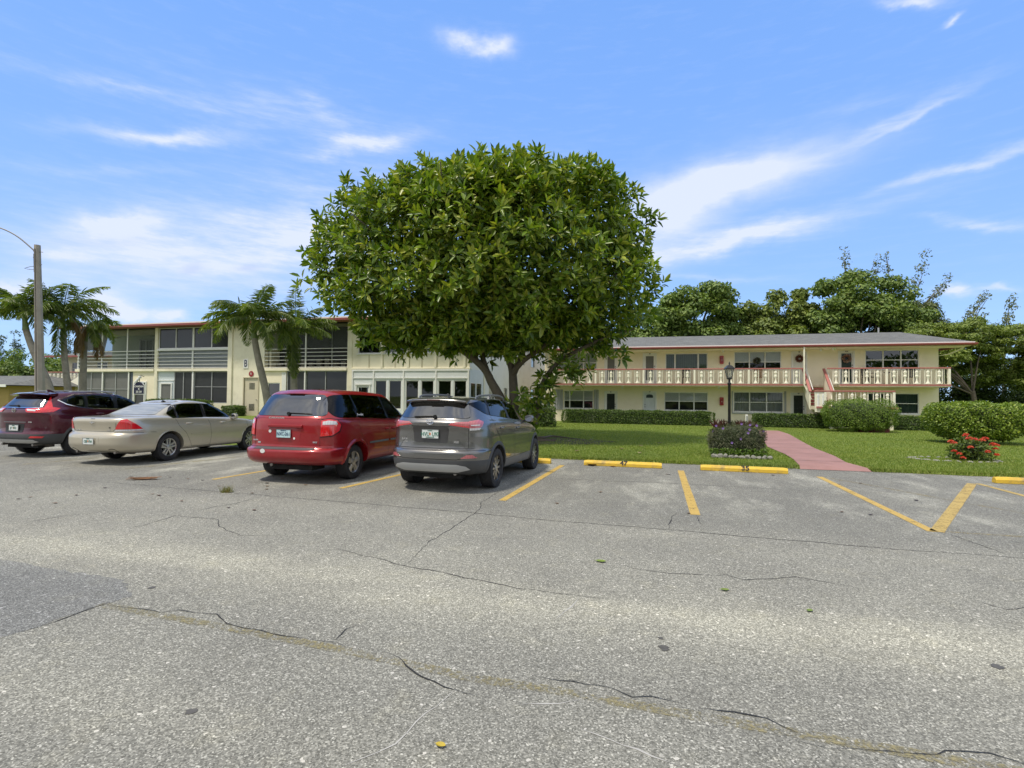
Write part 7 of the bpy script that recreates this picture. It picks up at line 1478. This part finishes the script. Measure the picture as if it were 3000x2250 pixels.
# ---- hedges and bushes
HG = [(.035, .07, .014), (.06, .115, .02), (.095, .165, .028), (.15, .21, .045)]
CORE = pm('hedge_twigs', (.035, .05, .018), .95, var=.35, vs=9)
def bush(name, label, c, dims, rz, p, cols, L, n, cat='hedge', group=None, zlo=0.0, asp=.5, stems=0, top_tint=None, jit=.06, core=.86, seed=0, rough=.45, lmat=None, up=.35):
    """superellipsoid (p large = box) covered with small leaves; c = centre at ground, dims = full w, d, h"""
    r = np.random.default_rng(200+seed); root = thing(name, label, cat, c, rz, group); w, d_, h = dims; hz = (h-zlo)/2
    q = unit(r.normal(size=(n*3, 3))); wt = np.abs(q).max(1)
    if p >= 6:   # by area on the box
        ar = np.array([d_*h, d_*h, w*h, w*h, w*d_, w*d_*.15]); f = r.choice(6, n, p=ar/ar.sum()); u = r.uniform(-1, 1, (n, 3)); ax = f//2; u[np.arange(n), ax] = np.where(f % 2 == 0, -1, 1)*np.where(ax == 2, -1, 1); q = u
        # slight rounding
        s = 1/np.maximum(1, (np.abs(q[:, 0])**14+np.abs(q[:, 1])**14+np.abs(q[:, 2])**14)**(1/14)); q = q*s[:, None]; nn = np.zeros((n, 3)); nn[np.arange(n), ax] = np.sign(u[np.arange(n), ax])
    else:
        q = q[:n]; s = (np.abs(q)**p).sum(1)**(-1/p); nn = unit(np.sign(q)*np.abs(q*s[:, None])**(p-1)/np.array([w, d_, h])); q = q*s[:, None]
    H = np.array([w/2, d_/2, hz]); P = q*H; lum = jit*(np.sin(P[:, 0]*5.1+P[:, 2]*3)+np.sin(P[:, 1]*6+P[:, 0]*2.3)+np.sin(P[:, 2]*9+P[:, 0]*8))/2.2
    P = P+nn*(lum[:, None]+r.uniform(-jit*1.3, jit*.35, (n, 1))); P[:, 2] += zlo+hz
    N = unit(nn*.8+np.array([0, 0, up])+r.normal(0, .55, (n, 3))); A = unit(nn*.5+np.cross(N, r.normal(size=(n, 3)))); LL = L*r.uniform(.65, 1.3, n)
    leaves('foliage', P, A, N, LL, LL*asp, lmat or leafmat(label[:22], cols, rough, .2), root, .2, .1)
    b = bmesh.new(); bmesh.ops.create_icosphere(b, subdivisions=4, radius=1)
    for v in b.verts:
        co = np.array(v.co); s = (np.abs(co)**max(p, 2.5)).sum()**(-1/max(p, 2.5)); v.co = Vector(co*s*H*core)+Vector((0, 0, zlo+hz))
        v.co += Vector(r.normal(0, .018, 3))
    me = bpy.data.meshes.new('inner_twigs'); b.to_mesh(me); b.free(); me.materials.append(CORE); me.shade_smooth(); link(bpy.data.objects.new('inner_twigs', me), root)
    if stems:
        g = MB()
        for i in range(stems):
            a = r.uniform(0, 6.28); e = (r.uniform(-.38, .38)*w, r.uniform(-.3, .3)*d_, zlo+.25*h); limb(g, [(e[0]*.25, e[1]*.25, -.05), (e[0]*.6, e[1]*.6, zlo*.55), e], .04, .02, 6)
        g.build('stem', BARKD, root, smooth=True)
    return root
def hedge(label, s0, s1, d0, d1, z1, F=RBp, n=9000, seed=0, cols=HG, L=.075, group='clipped hedges along the buildings', z0=.08):
    c = F((s0+s1)/2, (d0+d1)/2, z0); return bush('hedge', label, c, (s1-s0, d1-d0, z1-z0), -TH, 10, cols, L, n, 'hedge', group, 0, seed=seed, jit=.03, core=.93)
hedge('long clipped hedge under the left half of the right building', -.66, 8.22, -1.0, -.25, .88, n=17000, seed=1)
hedge('clipped hedge under the staircase, crossed by the white downpipe', 10.28, 14.15, -1.0, -.3, .82, n=8000, seed=2)
hedge('clipped hedge under the lower right window, behind the shaggy bush', 15.9, 18.75, -1.0, -.3, .80, n=6500, seed=3)
hedge('low hedge before the dark porch windows, just above the gold sedan', 5.2, 9.3, -1.6, -.8, 1.30, F=LBp, n=6500, seed=4, z0=.40)
hedge('small piece of hedge at the foot of the utility door', 9.95, 11.1, -1.0, -.35, .98, F=LBp, n=2200, seed=5, z0=.40)
bush('bush', 'boxy bush on the lawn just right of the grey suv and tree', (1.66, 27.9, .1), (1.15, .9, 1.05), -TH, 6, HG, .075, 2600, 'bush', None, 0, seed=6, jit=.05)
bush('bush', 'shaggy rounded bush in front of the outdoor staircase', (17.1, 26.2, .06), (3.1, 1.7, 1.58), -TH, 3.2, [(.07, .13, .016), (.11, .19, .022), (.16, .25, .032), (.21, .29, .042)], .065, 19000, 'bush', None, .1, seed=7, jit=.13, core=.80, asp=.4)
bush('bush', 'big clipped bright green bush on bare stems at the right edge', (17.25, 19.7, .04), (3.05, 1.9, 1.52), -TH, 3.6, [(.08, .14, .016), (.13, .205, .024), (.19, .275, .032), (.27, .34, .05)], .085, 17000, 'bush', None, .28, seed=8, stems=16, jit=.085, core=.84, asp=.52)
# planter with ruellia, cordyline and lantana round the lamp post
pl = bush('flower_bed', 'dark purple-flowered planting ringed with stones around the lamp post', (6.24, 14.72, .04), (1.38, .95, .92), -TH, 4.0, [(.06, .07, .042), (.085, .10, .055), (.12, .13, .075), (.08, .085, .065)], .085, 6500, 'flower bed', None, 0, seed=9, jit=.07, core=.86, asp=.16, rough=.6, up=.9)
r9 = np.random.default_rng(9)
FLW = leafmat('purple_petals', [(.22, .12, .55), (.30, .18, .62), (.26, .15, .60)], .5, .3)
for (x, y, z) in [(-.62, -.3, .98), (-.45, -.52, .92), (.25, -.5, .80), (.29, -.5, .90), (.50, -.42, 1.02), (.72, -.2, .84), (-.2, -.52, .50), (-.68, -.1, .80), (.33, -.35, 1.03), (.1, -.3, 1.05), (.05, -.5, .62)]:
    k = 6; A = np.array([[math.cos(a), -.25, math.sin(a)] for a in np.arange(k)*2*PI/k]); leaves('flower', np.repeat([[x*.9, y*.97-.03, z*.91-.02]], k, 0), A, np.repeat([[0, -1.0, .1]], k, 0), .036, .034, FLW, pl, .1)
CR_ = leafmat('maroon_blades', [(.07, .022, .028), (.10, .03, .035), (.13, .05, .05)], .4, .25)
for (x, y) in [(-.42, -.1), (-.33, .0), (.08, -.05), (.2, .0), (.38, -.05), (-.55, .05), (.12, .1)]:
    k = 12; th = r9.uniform(0, 6.28, k); tl = r9.uniform(.05, .8, k); A = np.stack([np.cos(th)*np.sin(tl), np.sin(th)*np.sin(tl), np.cos(tl)], 1); leaves('spiky_leaves', np.repeat([[x, y, .80]], k, 0), A, rdir(k), r9.uniform(.18, .29, k), .04, CR_, pl, .3, .12)
k = 700; P = np.stack([r9.uniform(-.72, .72, k), -.5+r9.uniform(-.12, .08, k), r9.uniform(.02, .26, k)], 1); A = rdir(k); A[:, 2] = np.abs(A[:, 2])+.2; leaves('low_leaves', P, A, rdir(k), .06, .035, leafmat('low_green', [(.06, .12, .02), (.10, .18, .03), (.14, .22, .04)], .5, .3), pl, .2)
STN = pm('pale_stone', (.25, .245, .215), .9, var=.2, vs=6, bump=.8, bs=30, dirt=(.18, .17, .13), dirt_amt=.5, dirt_s=5)
def rock(parent, x, y, z, sx, sy, sz, seed, name='stone'):
    r = random.Random(seed); b = bmesh.new(); bmesh.ops.create_icosphere(b, subdivisions=2, radius=1)
    pl_ = [(Vector((r.gauss(0, 1), r.gauss(0, 1), r.gauss(0, 1))).normalized(), r.uniform(.6, .9)) for _ in range(9)]
    for v in b.verts:
        for n_, d in pl_:
            t = v.co.dot(n_)-d
            if t > 0: v.co -= n_*t
        v.co = Vector((v.co.x*sx, v.co.y*sy, v.co.z*sz))
    me = bpy.data.meshes.new(name); b.to_mesh(me); b.free(); me.materials.append(STN); o = bpy.data.objects.new(name, me); link(o, parent); o.location = (x, y, z); o.rotation_euler = (0, 0, r.uniform(0, 6)); return o
for i in range(11): t = i/10; rock(pl, -.62+1.36*t, -.60-.05*math.sin(PI*t), .07, random.uniform(.07, .12), .07, random.uniform(.05, .09), i)
# ixora island
ix = bush('flower_bush', 'low bush with red-orange flower clusters in a ring of grey stones', (12.15, 14.1, .05), (.85, .7, .58), -TH, 2.6, [(.06, .10, .016), (.10, .15, .025), (.15, .20, .04), (.05, .10, .02)], .085, 1100, 'flower bush', None, 0, seed=12, jit=.1, core=.62, asp=.5)
RF = leafmat('red_petals', [(.50, .03, .03), (.62, .07, .06), (.60, .16, .08), (.55, .05, .07)], .5, .25)
for i, (x, y, z) in enumerate([(-.50, -.25, .52), (-.42, -.2, .48), (-.12, -.3, .62), (-.02, -.33, .60), (.14, -.33, .58), (.28, -.2, .62), (.40, -.28, .48), (.46, -.3, .46), (-.46, -.3, .28), (-.38, -.38, .22), (-.32, -.42, .12), (.44, -.36, .22), (-.12, -.1, .68), (.0, .1, .7), (-.15, -.42, .40), (.22, -.42, .30), (.55, -.1, .35)]):
    k = 60; d = rdir(k); d[:, 2] = np.abs(d[:, 2]); rr = .07 if i < 8 else .05; leaves('flower_cluster', np.array([x, y, z])+d*rr*.6*np.array([1.3, 1.3, .8]), d+rdir(k)*.6, d, .035, .03, RF, ix, .1)
for i in range(26):
    a = 2*PI*i/26; rock(ix, -.35+1.0*math.cos(a), -.02+.52*math.sin(a), .03, .12, .07, .045, 50+i)
# ------------------------------------------------------------------ things in the lot and on the lawn
YEL = pm('yellow_stop_paint', (.70, .46, .045), .65, var=.06, vs=3, bump=.3, bs=40, dirt=(.26, .20, .10), dirt_amt=.8, dirt_s=3.5); BLKP = pm('stencil_black', (.02, .02, .02), .7)
def wheel_stop(label, x, y, L=1.83, num=None, worn_=0):
    o = thing('wheel_stop', label, 'wheel stop', (x, y, 0), -TH, 'yellow concrete wheel stops at the lawn edge')
    g = MB(); n = 24; r = random.Random(int(x*10)); V = []
    prof = [(0, .004), (.0, .075), (.035, .125), (.115, .125), (.15, .075), (.15, .004)]
    for i in range(n+1):
        t = i/n; sx = t*L; e = .02 if i in (0, n) else 0
        for (a, b) in prof: V.append((sx, a+r.uniform(-.0015, .0015), b*(1-e*4)+r.uniform(-.0015, .0015)))
    g.add(V, [(i*6+j, (i+1)*6+j, (i+1)*6+(j+1) % 6, i*6+(j+1) % 6) for i in range(n) for j in range(6)]+[tuple(range(6)), tuple(range(n*6, n*6+6))]); g.build('concrete_bar', YEL, o, bevel=.004)
    if num: text('stencil_number', num, .15, BLKP, o, (L*.52, -.004+.012, .088), (R(64), 0, 0), .0015, bold=.005, sx=1.15)
    return o
wheel_stop('yellow wheel stop with black number 47, left of the straight bay line', 1.77, 12.94, num='47'); wheel_stop('yellow wheel stop with black number 35, right of the straight bay line', 4.37, 12.24, num='35')
wheel_stop('plain yellow wheel stop running out of the picture at the right edge', 9.79, 10.72); wheel_stop('yellow wheel stop mostly hidden by the grey suv, only its end showing', -.80, 13.62)
# lamp post
def lamp_post():
    o = thing('lamp_post', 'black lamp post with a glass lantern standing in the planted bed', 'lamp post', (6.02, 14.65, .04)); BL = pm('black_lamp_paint', (.012, .012, .013), .35, var=.1)
    g = MB(); g.lathe([(.07, 0), (.075, .1), (.045, .16), (.040, .5), (.036, 2.0), (.05, 2.02), (.05, 2.05), (.032, 2.07), (.03, 2.16)], 14); g.build('post', BL, o, smooth=True)
    g = MB(); z0, z1 = 2.20, 2.44; r0, r1 = .075, .135
    g.lathe([(.03, 2.14), (.085, 2.17), (.085, 2.20), (.02, 2.205)], 4); g.lathe([(r1+.035, z1), (r1+.04, z1+.012), (.10, 2.52), (.06, 2.545), (.02, 2.55), (.018, 2.58), (.025, 2.60), (.004, 2.65)], 4)
    for i in range(4):
        a = i*PI/2; g.bar((r0*math.cos(a), r0*math.sin(a), z0), (r1*math.cos(a), r1*math.sin(a), z1), .012)
    ln = g.build('lantern', BL, o); ln.rotation_euler.z = R(38)
    g = MB(); V = [(r*math.cos(i*PI/2), r*math.sin(i*PI/2), z) for r, z in ((r0-.004, z0), (r1-.004, z1)) for i in range(4)]; g.add(V, [(i, (i+1) % 4, 4+(i+1) % 4, 4+i) for i in range(4)]); g.build('lantern_glass', glass('frosted_lantern', (.80, .80, .74), 1.4, .2, dirty=.5), ln)
    g = MB(); g.lathe([(.012, 2.2), (.012, 2.26), (.018, 2.28), (.018, 2.32), (.0, 2.34)], 10); g.build('bulb', pm('bulb_white', (.75, .73, .65), .4), ln, smooth=True)
lamp_post()
# concrete street-light pole
def street_pole():
    o = thing('street_light', 'tall weathered concrete street-light pole with curved arm at the left', 'street light', (-17.75, 20, .0)); CON = pm('pole_concrete', (.34, .31, .255), .9, var=.12, vs=2, bump=.5, bs=40, dirt=(.20, .18, .14), dirt_amt=.6, dirt_s=1.2)
    g = MB(); V = []; n = 16
    for i in range(n+1):
        t = i/n; z = 7.25*t; r = .175-.075*t; cx = -.36*t; ch = .72
        for k in range(8): a = PI/8+k*PI/4; q = r*(1.0 if k % 2 else 1.0); V.append((cx+q*math.cos(a)*1.05, q*math.sin(a)*1.05, z))
    g.add(V, [(i*8+j, i*8+(j+1) % 8, (i+1)*8+(j+1) % 8, (i+1)*8+j) for i in range(n) for j in range(8)]+[tuple(range(8)), tuple(range(n*8, n*8+8))]); g.build('pole', CON, o)
    g = MB(); g.box(-.02, .02, -.01, .01, 0, 7.1, M=Matrix.Translation((-.0, -.178, 0)) @ Matrix.Rotation(R(-2.9), 4, 'Y') @ Matrix.Rotation(R(-.55), 4, 'X')); g.build('cable_channel', pm('channel_grey', (.15, .14, .12), .9), o)
    MT = pm('galvanised', (.20, .20, .19), .5, metal=.6, var=.1)
    g = MB(); limb(g, [(-.42, 0, 6.7), (-.46, 0, 6.98), (-.60, 0, 7.15), (-1.2, 0, 7.62), (-1.9, 0, 7.93), (-2.8, 0, 8.1)], .028, .024, 7); g.tube([(-.36, 0, 6.78), (-.5, 0, 6.78)], .02, 6); g.build('lamp_arm', MT, o, smooth=True)
    g = MB(); g.lathe([(.0, -.35), (.08, -.3), (.12, 0), (.10, .3), (.0, .38)], 12, (-3.1, 0, 8.1), axis='x', sy=.6, sx=1.0); g.build('lamp_head', MT, o, smooth=True)
    g = MB(); g.tube([(-.38, 0, 6.45), (-.6, -.02, 6.42), (-.82, 0, 6.36), (-.7, 0, 6.33), (-.36, 0, 6.30)], .010, 5); g.tube([(-.25, -.02, 6.5), (-.12, -.05, 6.49)], .014, 5); g.tube([(-.27, 0, 7.0), (-.14, 0, 6.98)], .014, 5); g.tube([(-.38, -.08, 6.2), (-.40, -.1, 6.9)], .012, 5); g.build('wire', MT, o, smooth=True)
street_pole()
# name board
def name_board():
    o = thing('name_board', 'small arched navy name board reading CAMDEN B 25-50 with lamps on top', 'sign', (-16.9, 24, .3)); NV = pm('navy_board', (.015, .018, .05), .45)
    def arch(w, z0, z1, k=10): return [(-w, z0), (w, z0), (w, z1), (w*.82, z1+.01)]+[(w*.78*math.cos(PI*i/k), z1+.02+.12*math.sin(PI*i/k)) for i in range(k+1)]+[(-w*.82, z1+.01), (-w, z1)]
    g = MB(); g.prism(arch(.255, 1.30, 1.74), -.03, .03, 'y'); b = g.build('sign_board', WHITE, o); g = MB(); g.prism(arch(.225, 1.33, 1.725), -.036, -.031, 'y'); g.build('sign_face', NV, b)
    for t, z, s_ in (('CAMDEN', 1.66, .105), ('B', 1.545, .11), ('25-50', 1.42, .12)): text('sign_text', t, s_, WHITE, b, (0, -.038, z), (PI/2, 0, 0), .001, bold=.003, sx=.95)
    g = MB(); g.box(-.27, -.22, -.035, .035, -.1, 1.30); g.box(.22, .27, -.035, .035, -.1, 1.30); g.build('sign_post', WHITE, o)
    g = MB(); g.tube([(0, 0, 1.85), (0, 0, 2.16)], .012, 6); g.tube([(0, 0, 2.1), (.05, 0, 2.18), (.2, 0, 2.10)], .012, 6); g.build('lamp_bracket', BLACK, o)
    for (x, z) in ((-.05, 1.98), (.03, 2.08), (-.12, 1.90)): g = MB(); g.lathe([(.0, -.06), (.05, -.05), (.065, 0), (.05, .05), (.0, .065)], 12, (x, -.03, z)); g.build('spot_lamp', WHITE, o, smooth=True)
name_board()
# fire extinguisher cabinets
REDC = pm('cabinet_red', (.42, .012, .018), .35, coat=.4)
for z, lb in ((3.80, 'red fire extinguisher cabinet on the upper wall above the lamp lantern'), (1.26, 'red fire extinguisher cabinet on the ground-floor wall left of the lamp post')):
    o = thing('extinguisher_cabinet', lb, 'extinguisher cabinet', RBp(8.82, 1.35, z), -TH, 'fire extinguisher cabinets'); g = MB(); g.box(-.11, .11, -.16, -.002, 0, .49); b = g.build('cabinet_body', REDC, o, bevel=.03, seg=3)
    g = MB(); g.box(-.08, .08, -.164, -.161, .06, .40); g.build('cabinet_window', pm('dull_red_window', (.25, .03, .03), .15), b); g = MB(); g.box(-.02, .03, -.168, -.165, .2, .26); g.build('cabinet_label', pm('label_pink', (.6, .35, .33), .5), b)
# wreaths
def wreath(label, s, z, r, cols, d=1.33):
    o = thing('wreath', label, 'wreath', RBp(s, d, z), -TH, 'wreaths on the upper floor'); k = 420; a = RNG.uniform(0, 6.28, k); q = rdir(k)
    P = np.stack([np.cos(a)*r, np.full(k, -.05), np.sin(a)*r], 1)+q*.045; leaves('wreath_ring', P, q, rdir(k), .06, .04, leafmat(label[:14], cols, .6, .1), o, .2)
    g = MB(); g.tube([(math.cos(t)*r, -.05, math.sin(t)*r) for t in [2*PI*i/20 for i in range(21)]], .03, 6); g.build('wreath_core', BARKD, o)
wreath('dark green wreath hanging on the upper three-part window', 10.82, 3.98, .13, [(.02, .035, .02), (.03, .05, .02), (.35, .35, .30)], 1.36-.0); wreath('reddish brown wreath on the upper door beside the downpipe', 13.14, 4.08, .15, [(.16, .035, .03), (.22, .06, .04), (.12, .05, .03)]); wreath('pink and cream flower wreath on the glass door at the top right', 15.61, 4.06, .17, [(.45, .20, .18), (.62, .50, .42), (.25, .08, .08), (.10, .08, .06)])
# balcony chairs
def chair(label, s, d, frame, back, rz=0):
    o = thing('patio_chair', label, 'chair', RBp(s, d, 2.54), -TH+rz, 'chairs on the balcony'); g = MB()
    g.box(-.24, .24, -.24, .24, .40, .44); g.build('seat', back, o, bevel=.01, seg=1); g = MB(); M_ = Matrix.Translation((0, .23, .44)) @ Matrix.Rotation(R(-12), 4, 'X')
    for i in range(5): g.box(-.22+i*.1-.0, -.22+i*.1+.055, -.01, .012, .02, .46, M=M_)
    g.box(-.24, .24, -.015, .015, .42, .48, M=M_); g.build('backrest', back, o)
    for x in (-.23, .23):
        for y in (-.22, .22): g = MB(); g.bar((x, y, .0), (x, y, .42 if y > 0 else .64), .03); g.build('leg', frame, o)
        g = MB(); g.bar((x, -.24, .64), (x, .25, .66), .045, .025); g.build('armrest', frame, o)
DKM = pm('dark_chair', (.025, .025, .028), .5); 
chair('dark chair on the balcony under the green-blind window', 6.75, .85, DKM, DKM); chair('tan-backed chair with white frame on the balcony under the green wreath', 10.85, .8, WHITE, pm('tan_slats', (.30, .15, .08), .6)); chair('dark folding chair behind the right balcony railing, left of the small table', 16.55, .8, DKM, DKM, .4); chair('dark folding chair behind the right balcony railing, right of the small table', 18.55, .8, DKM, DKM, -.4)
o = thing('patio_table', 'small dark round table between the folding chairs on the right balcony', 'table', RBp(17.6, .75, 2.54), -TH); g = MB(); g.lathe([(.33, .68), (.33, .70)], 20); g.build('table_top', DKM, o)
for a in (.5, 2.6, 4.7): g = MB(); g.bar((.1*math.cos(a), .1*math.sin(a), .68), (.28*math.cos(a), .28*math.sin(a), 0), .025); g.build('leg', DKM, o)
o = thing('meter_box', 'small white utility box on the wall at the end of the middle hedge', 'utility box', RBp(10.02, -.2, .30), -TH); g = MB(); g.box(-.07, .07, 0, .16, 0, .46); g.build('box_body', WHITE, o, bevel=.01); g = MB(); g.box(-.035, .05, -.012, -.002, .08, .38); g.build('box_door', FRAMEG, o)
# loose leaves and litter
def leaf(label, x, y, s, cols, group=None, name='fallen_leaf', rz=None, curl=.25, z=.006):
    m = pm('leaf_'+'_'.join('%02d' % int(c*99) for c in cols), cols, .6, var=.2, vs=20); g = MB(); n = 7; V = []; w = .36*s
    for i in range(n):
        t = i/(n-1); hw = w*math.sin(PI*min(.97, t*.9+.05))**.8; zz = z+curl*s*(t-.5)**2
        V += [(-hw, s*(t-.5), zz+hw*.5*curl*2), (0, s*(t-.5), zz), (hw, s*(t-.5), zz+hw*.5*curl*2)]
    g.add(V, [(i*3+j, i*3+j+1, (i+1)*3+j+1, (i+1)*3+j) for i in range(n-1) for j in range(2)]); g.tube([(0, s*.5, z+curl*s*.25), (0, s*.68, z+.01)], s*.018, 4)
    o = g.build(name, m, None, smooth=True, fix=False); o.location = (x, y, 0); o.rotation_euler = (0, 0, rz if rz is not None else random.uniform(0, 6.28)); return tag(o, label, 'leaf', group)
leaf('yellow leaf lying alone on the asphalt at the bottom of the picture', -.32, 2.53, .050, (.40, .30, .02), rz=1.2, curl=.5)
leaf('largest green leaf on the asphalt, in the pale band right of centre', .91, 5.36, .10, (.16, .22, .03), rz=1.3); leaf('green leaf on the pale band, second from the left', 1.85, 4.6, .075, (.15, .20, .03), rz=1.6); leaf('green leaf on the pale band, rightmost of the row', 2.34, 4.17, .06, (.14, .20, .03), rz=2.3)
for i in range(34):
    if i < 22: x, y = random.uniform(-9, -1), random.uniform(7.5, 10.5)
    else: x, y = random.uniform(0, 7), random.uniform(6.5, 11.6)
    leaf('small dry brown leaf on the asphalt by the parking bays', x, y, random.uniform(.05, .09), random.choice([(.10, .06, .03), (.06, .04, .03), (.16, .09, .04)]), 'dry leaves scattered over the parking bays')
leaf('curled brown leaf lying on the left end of wheel stop 47', 1.95, 12.86, .22, (.20, .12, .03), rz=1.35, curl=.6); leaf('brown leaf against the front of wheel stop 47, near its middle', 2.43, 12.70, .14, (.16, .07, .02), rz=1.2)
for (x, y) in [(1.9, 15.3), (3.3, 15.9), (4.1, 16.8), (2.6, 17.8), (2.0, 18.5), (3.6, 14.9), (.9, 17.4), (2.9, 19.2), (5.0, 17.9)]:
    o = leaf('dead leaf lying on the lawn under the rubber tree', x, y, .16, random.choice([(.30, .22, .12), (.12, .07, .04), (.18, .12, .05)]), 'dead leaves on the lawn', z=lz(x, y)+.05)
g = MB(); r = random.Random(8)
for i in range(7): a = r.uniform(-.4, .4); g.bar((-.2+r.uniform(-.1, .1), r.uniform(-.05, .05), .012+.006*i), (.25+r.uniform(-.1, .1), r.uniform(-.06, .1), .02+.004*i), r.uniform(.02, .05), .006)
o = g.build('palm_debris', pm('palm_debris', (.24, .13, .065), .8, var=.3, vs=12), None); o.location = (-7.07, 10.15, 0); o.rotation_euler.z = .2; tag(o, 'torn brown piece of palm sheath on the asphalt behind the gold sedan', 'palm debris')
n = 70; pts = RNG.normal(0, .035, (n, 2)); wt = blades('weed_tuft', pts, .12, .012, leafmat('weed', [(.10, .13, .03), (.20, .20, .06), (.25, .20, .09)], .7, .2), np.zeros(n)); wt.location = (-4.78, 8.93, 0); tag(wt, 'small yellowish weed growing from the long seam behind the minivan', 'weed')
grey_suv(); red_van(); gold_sedan(); maroon_suv()
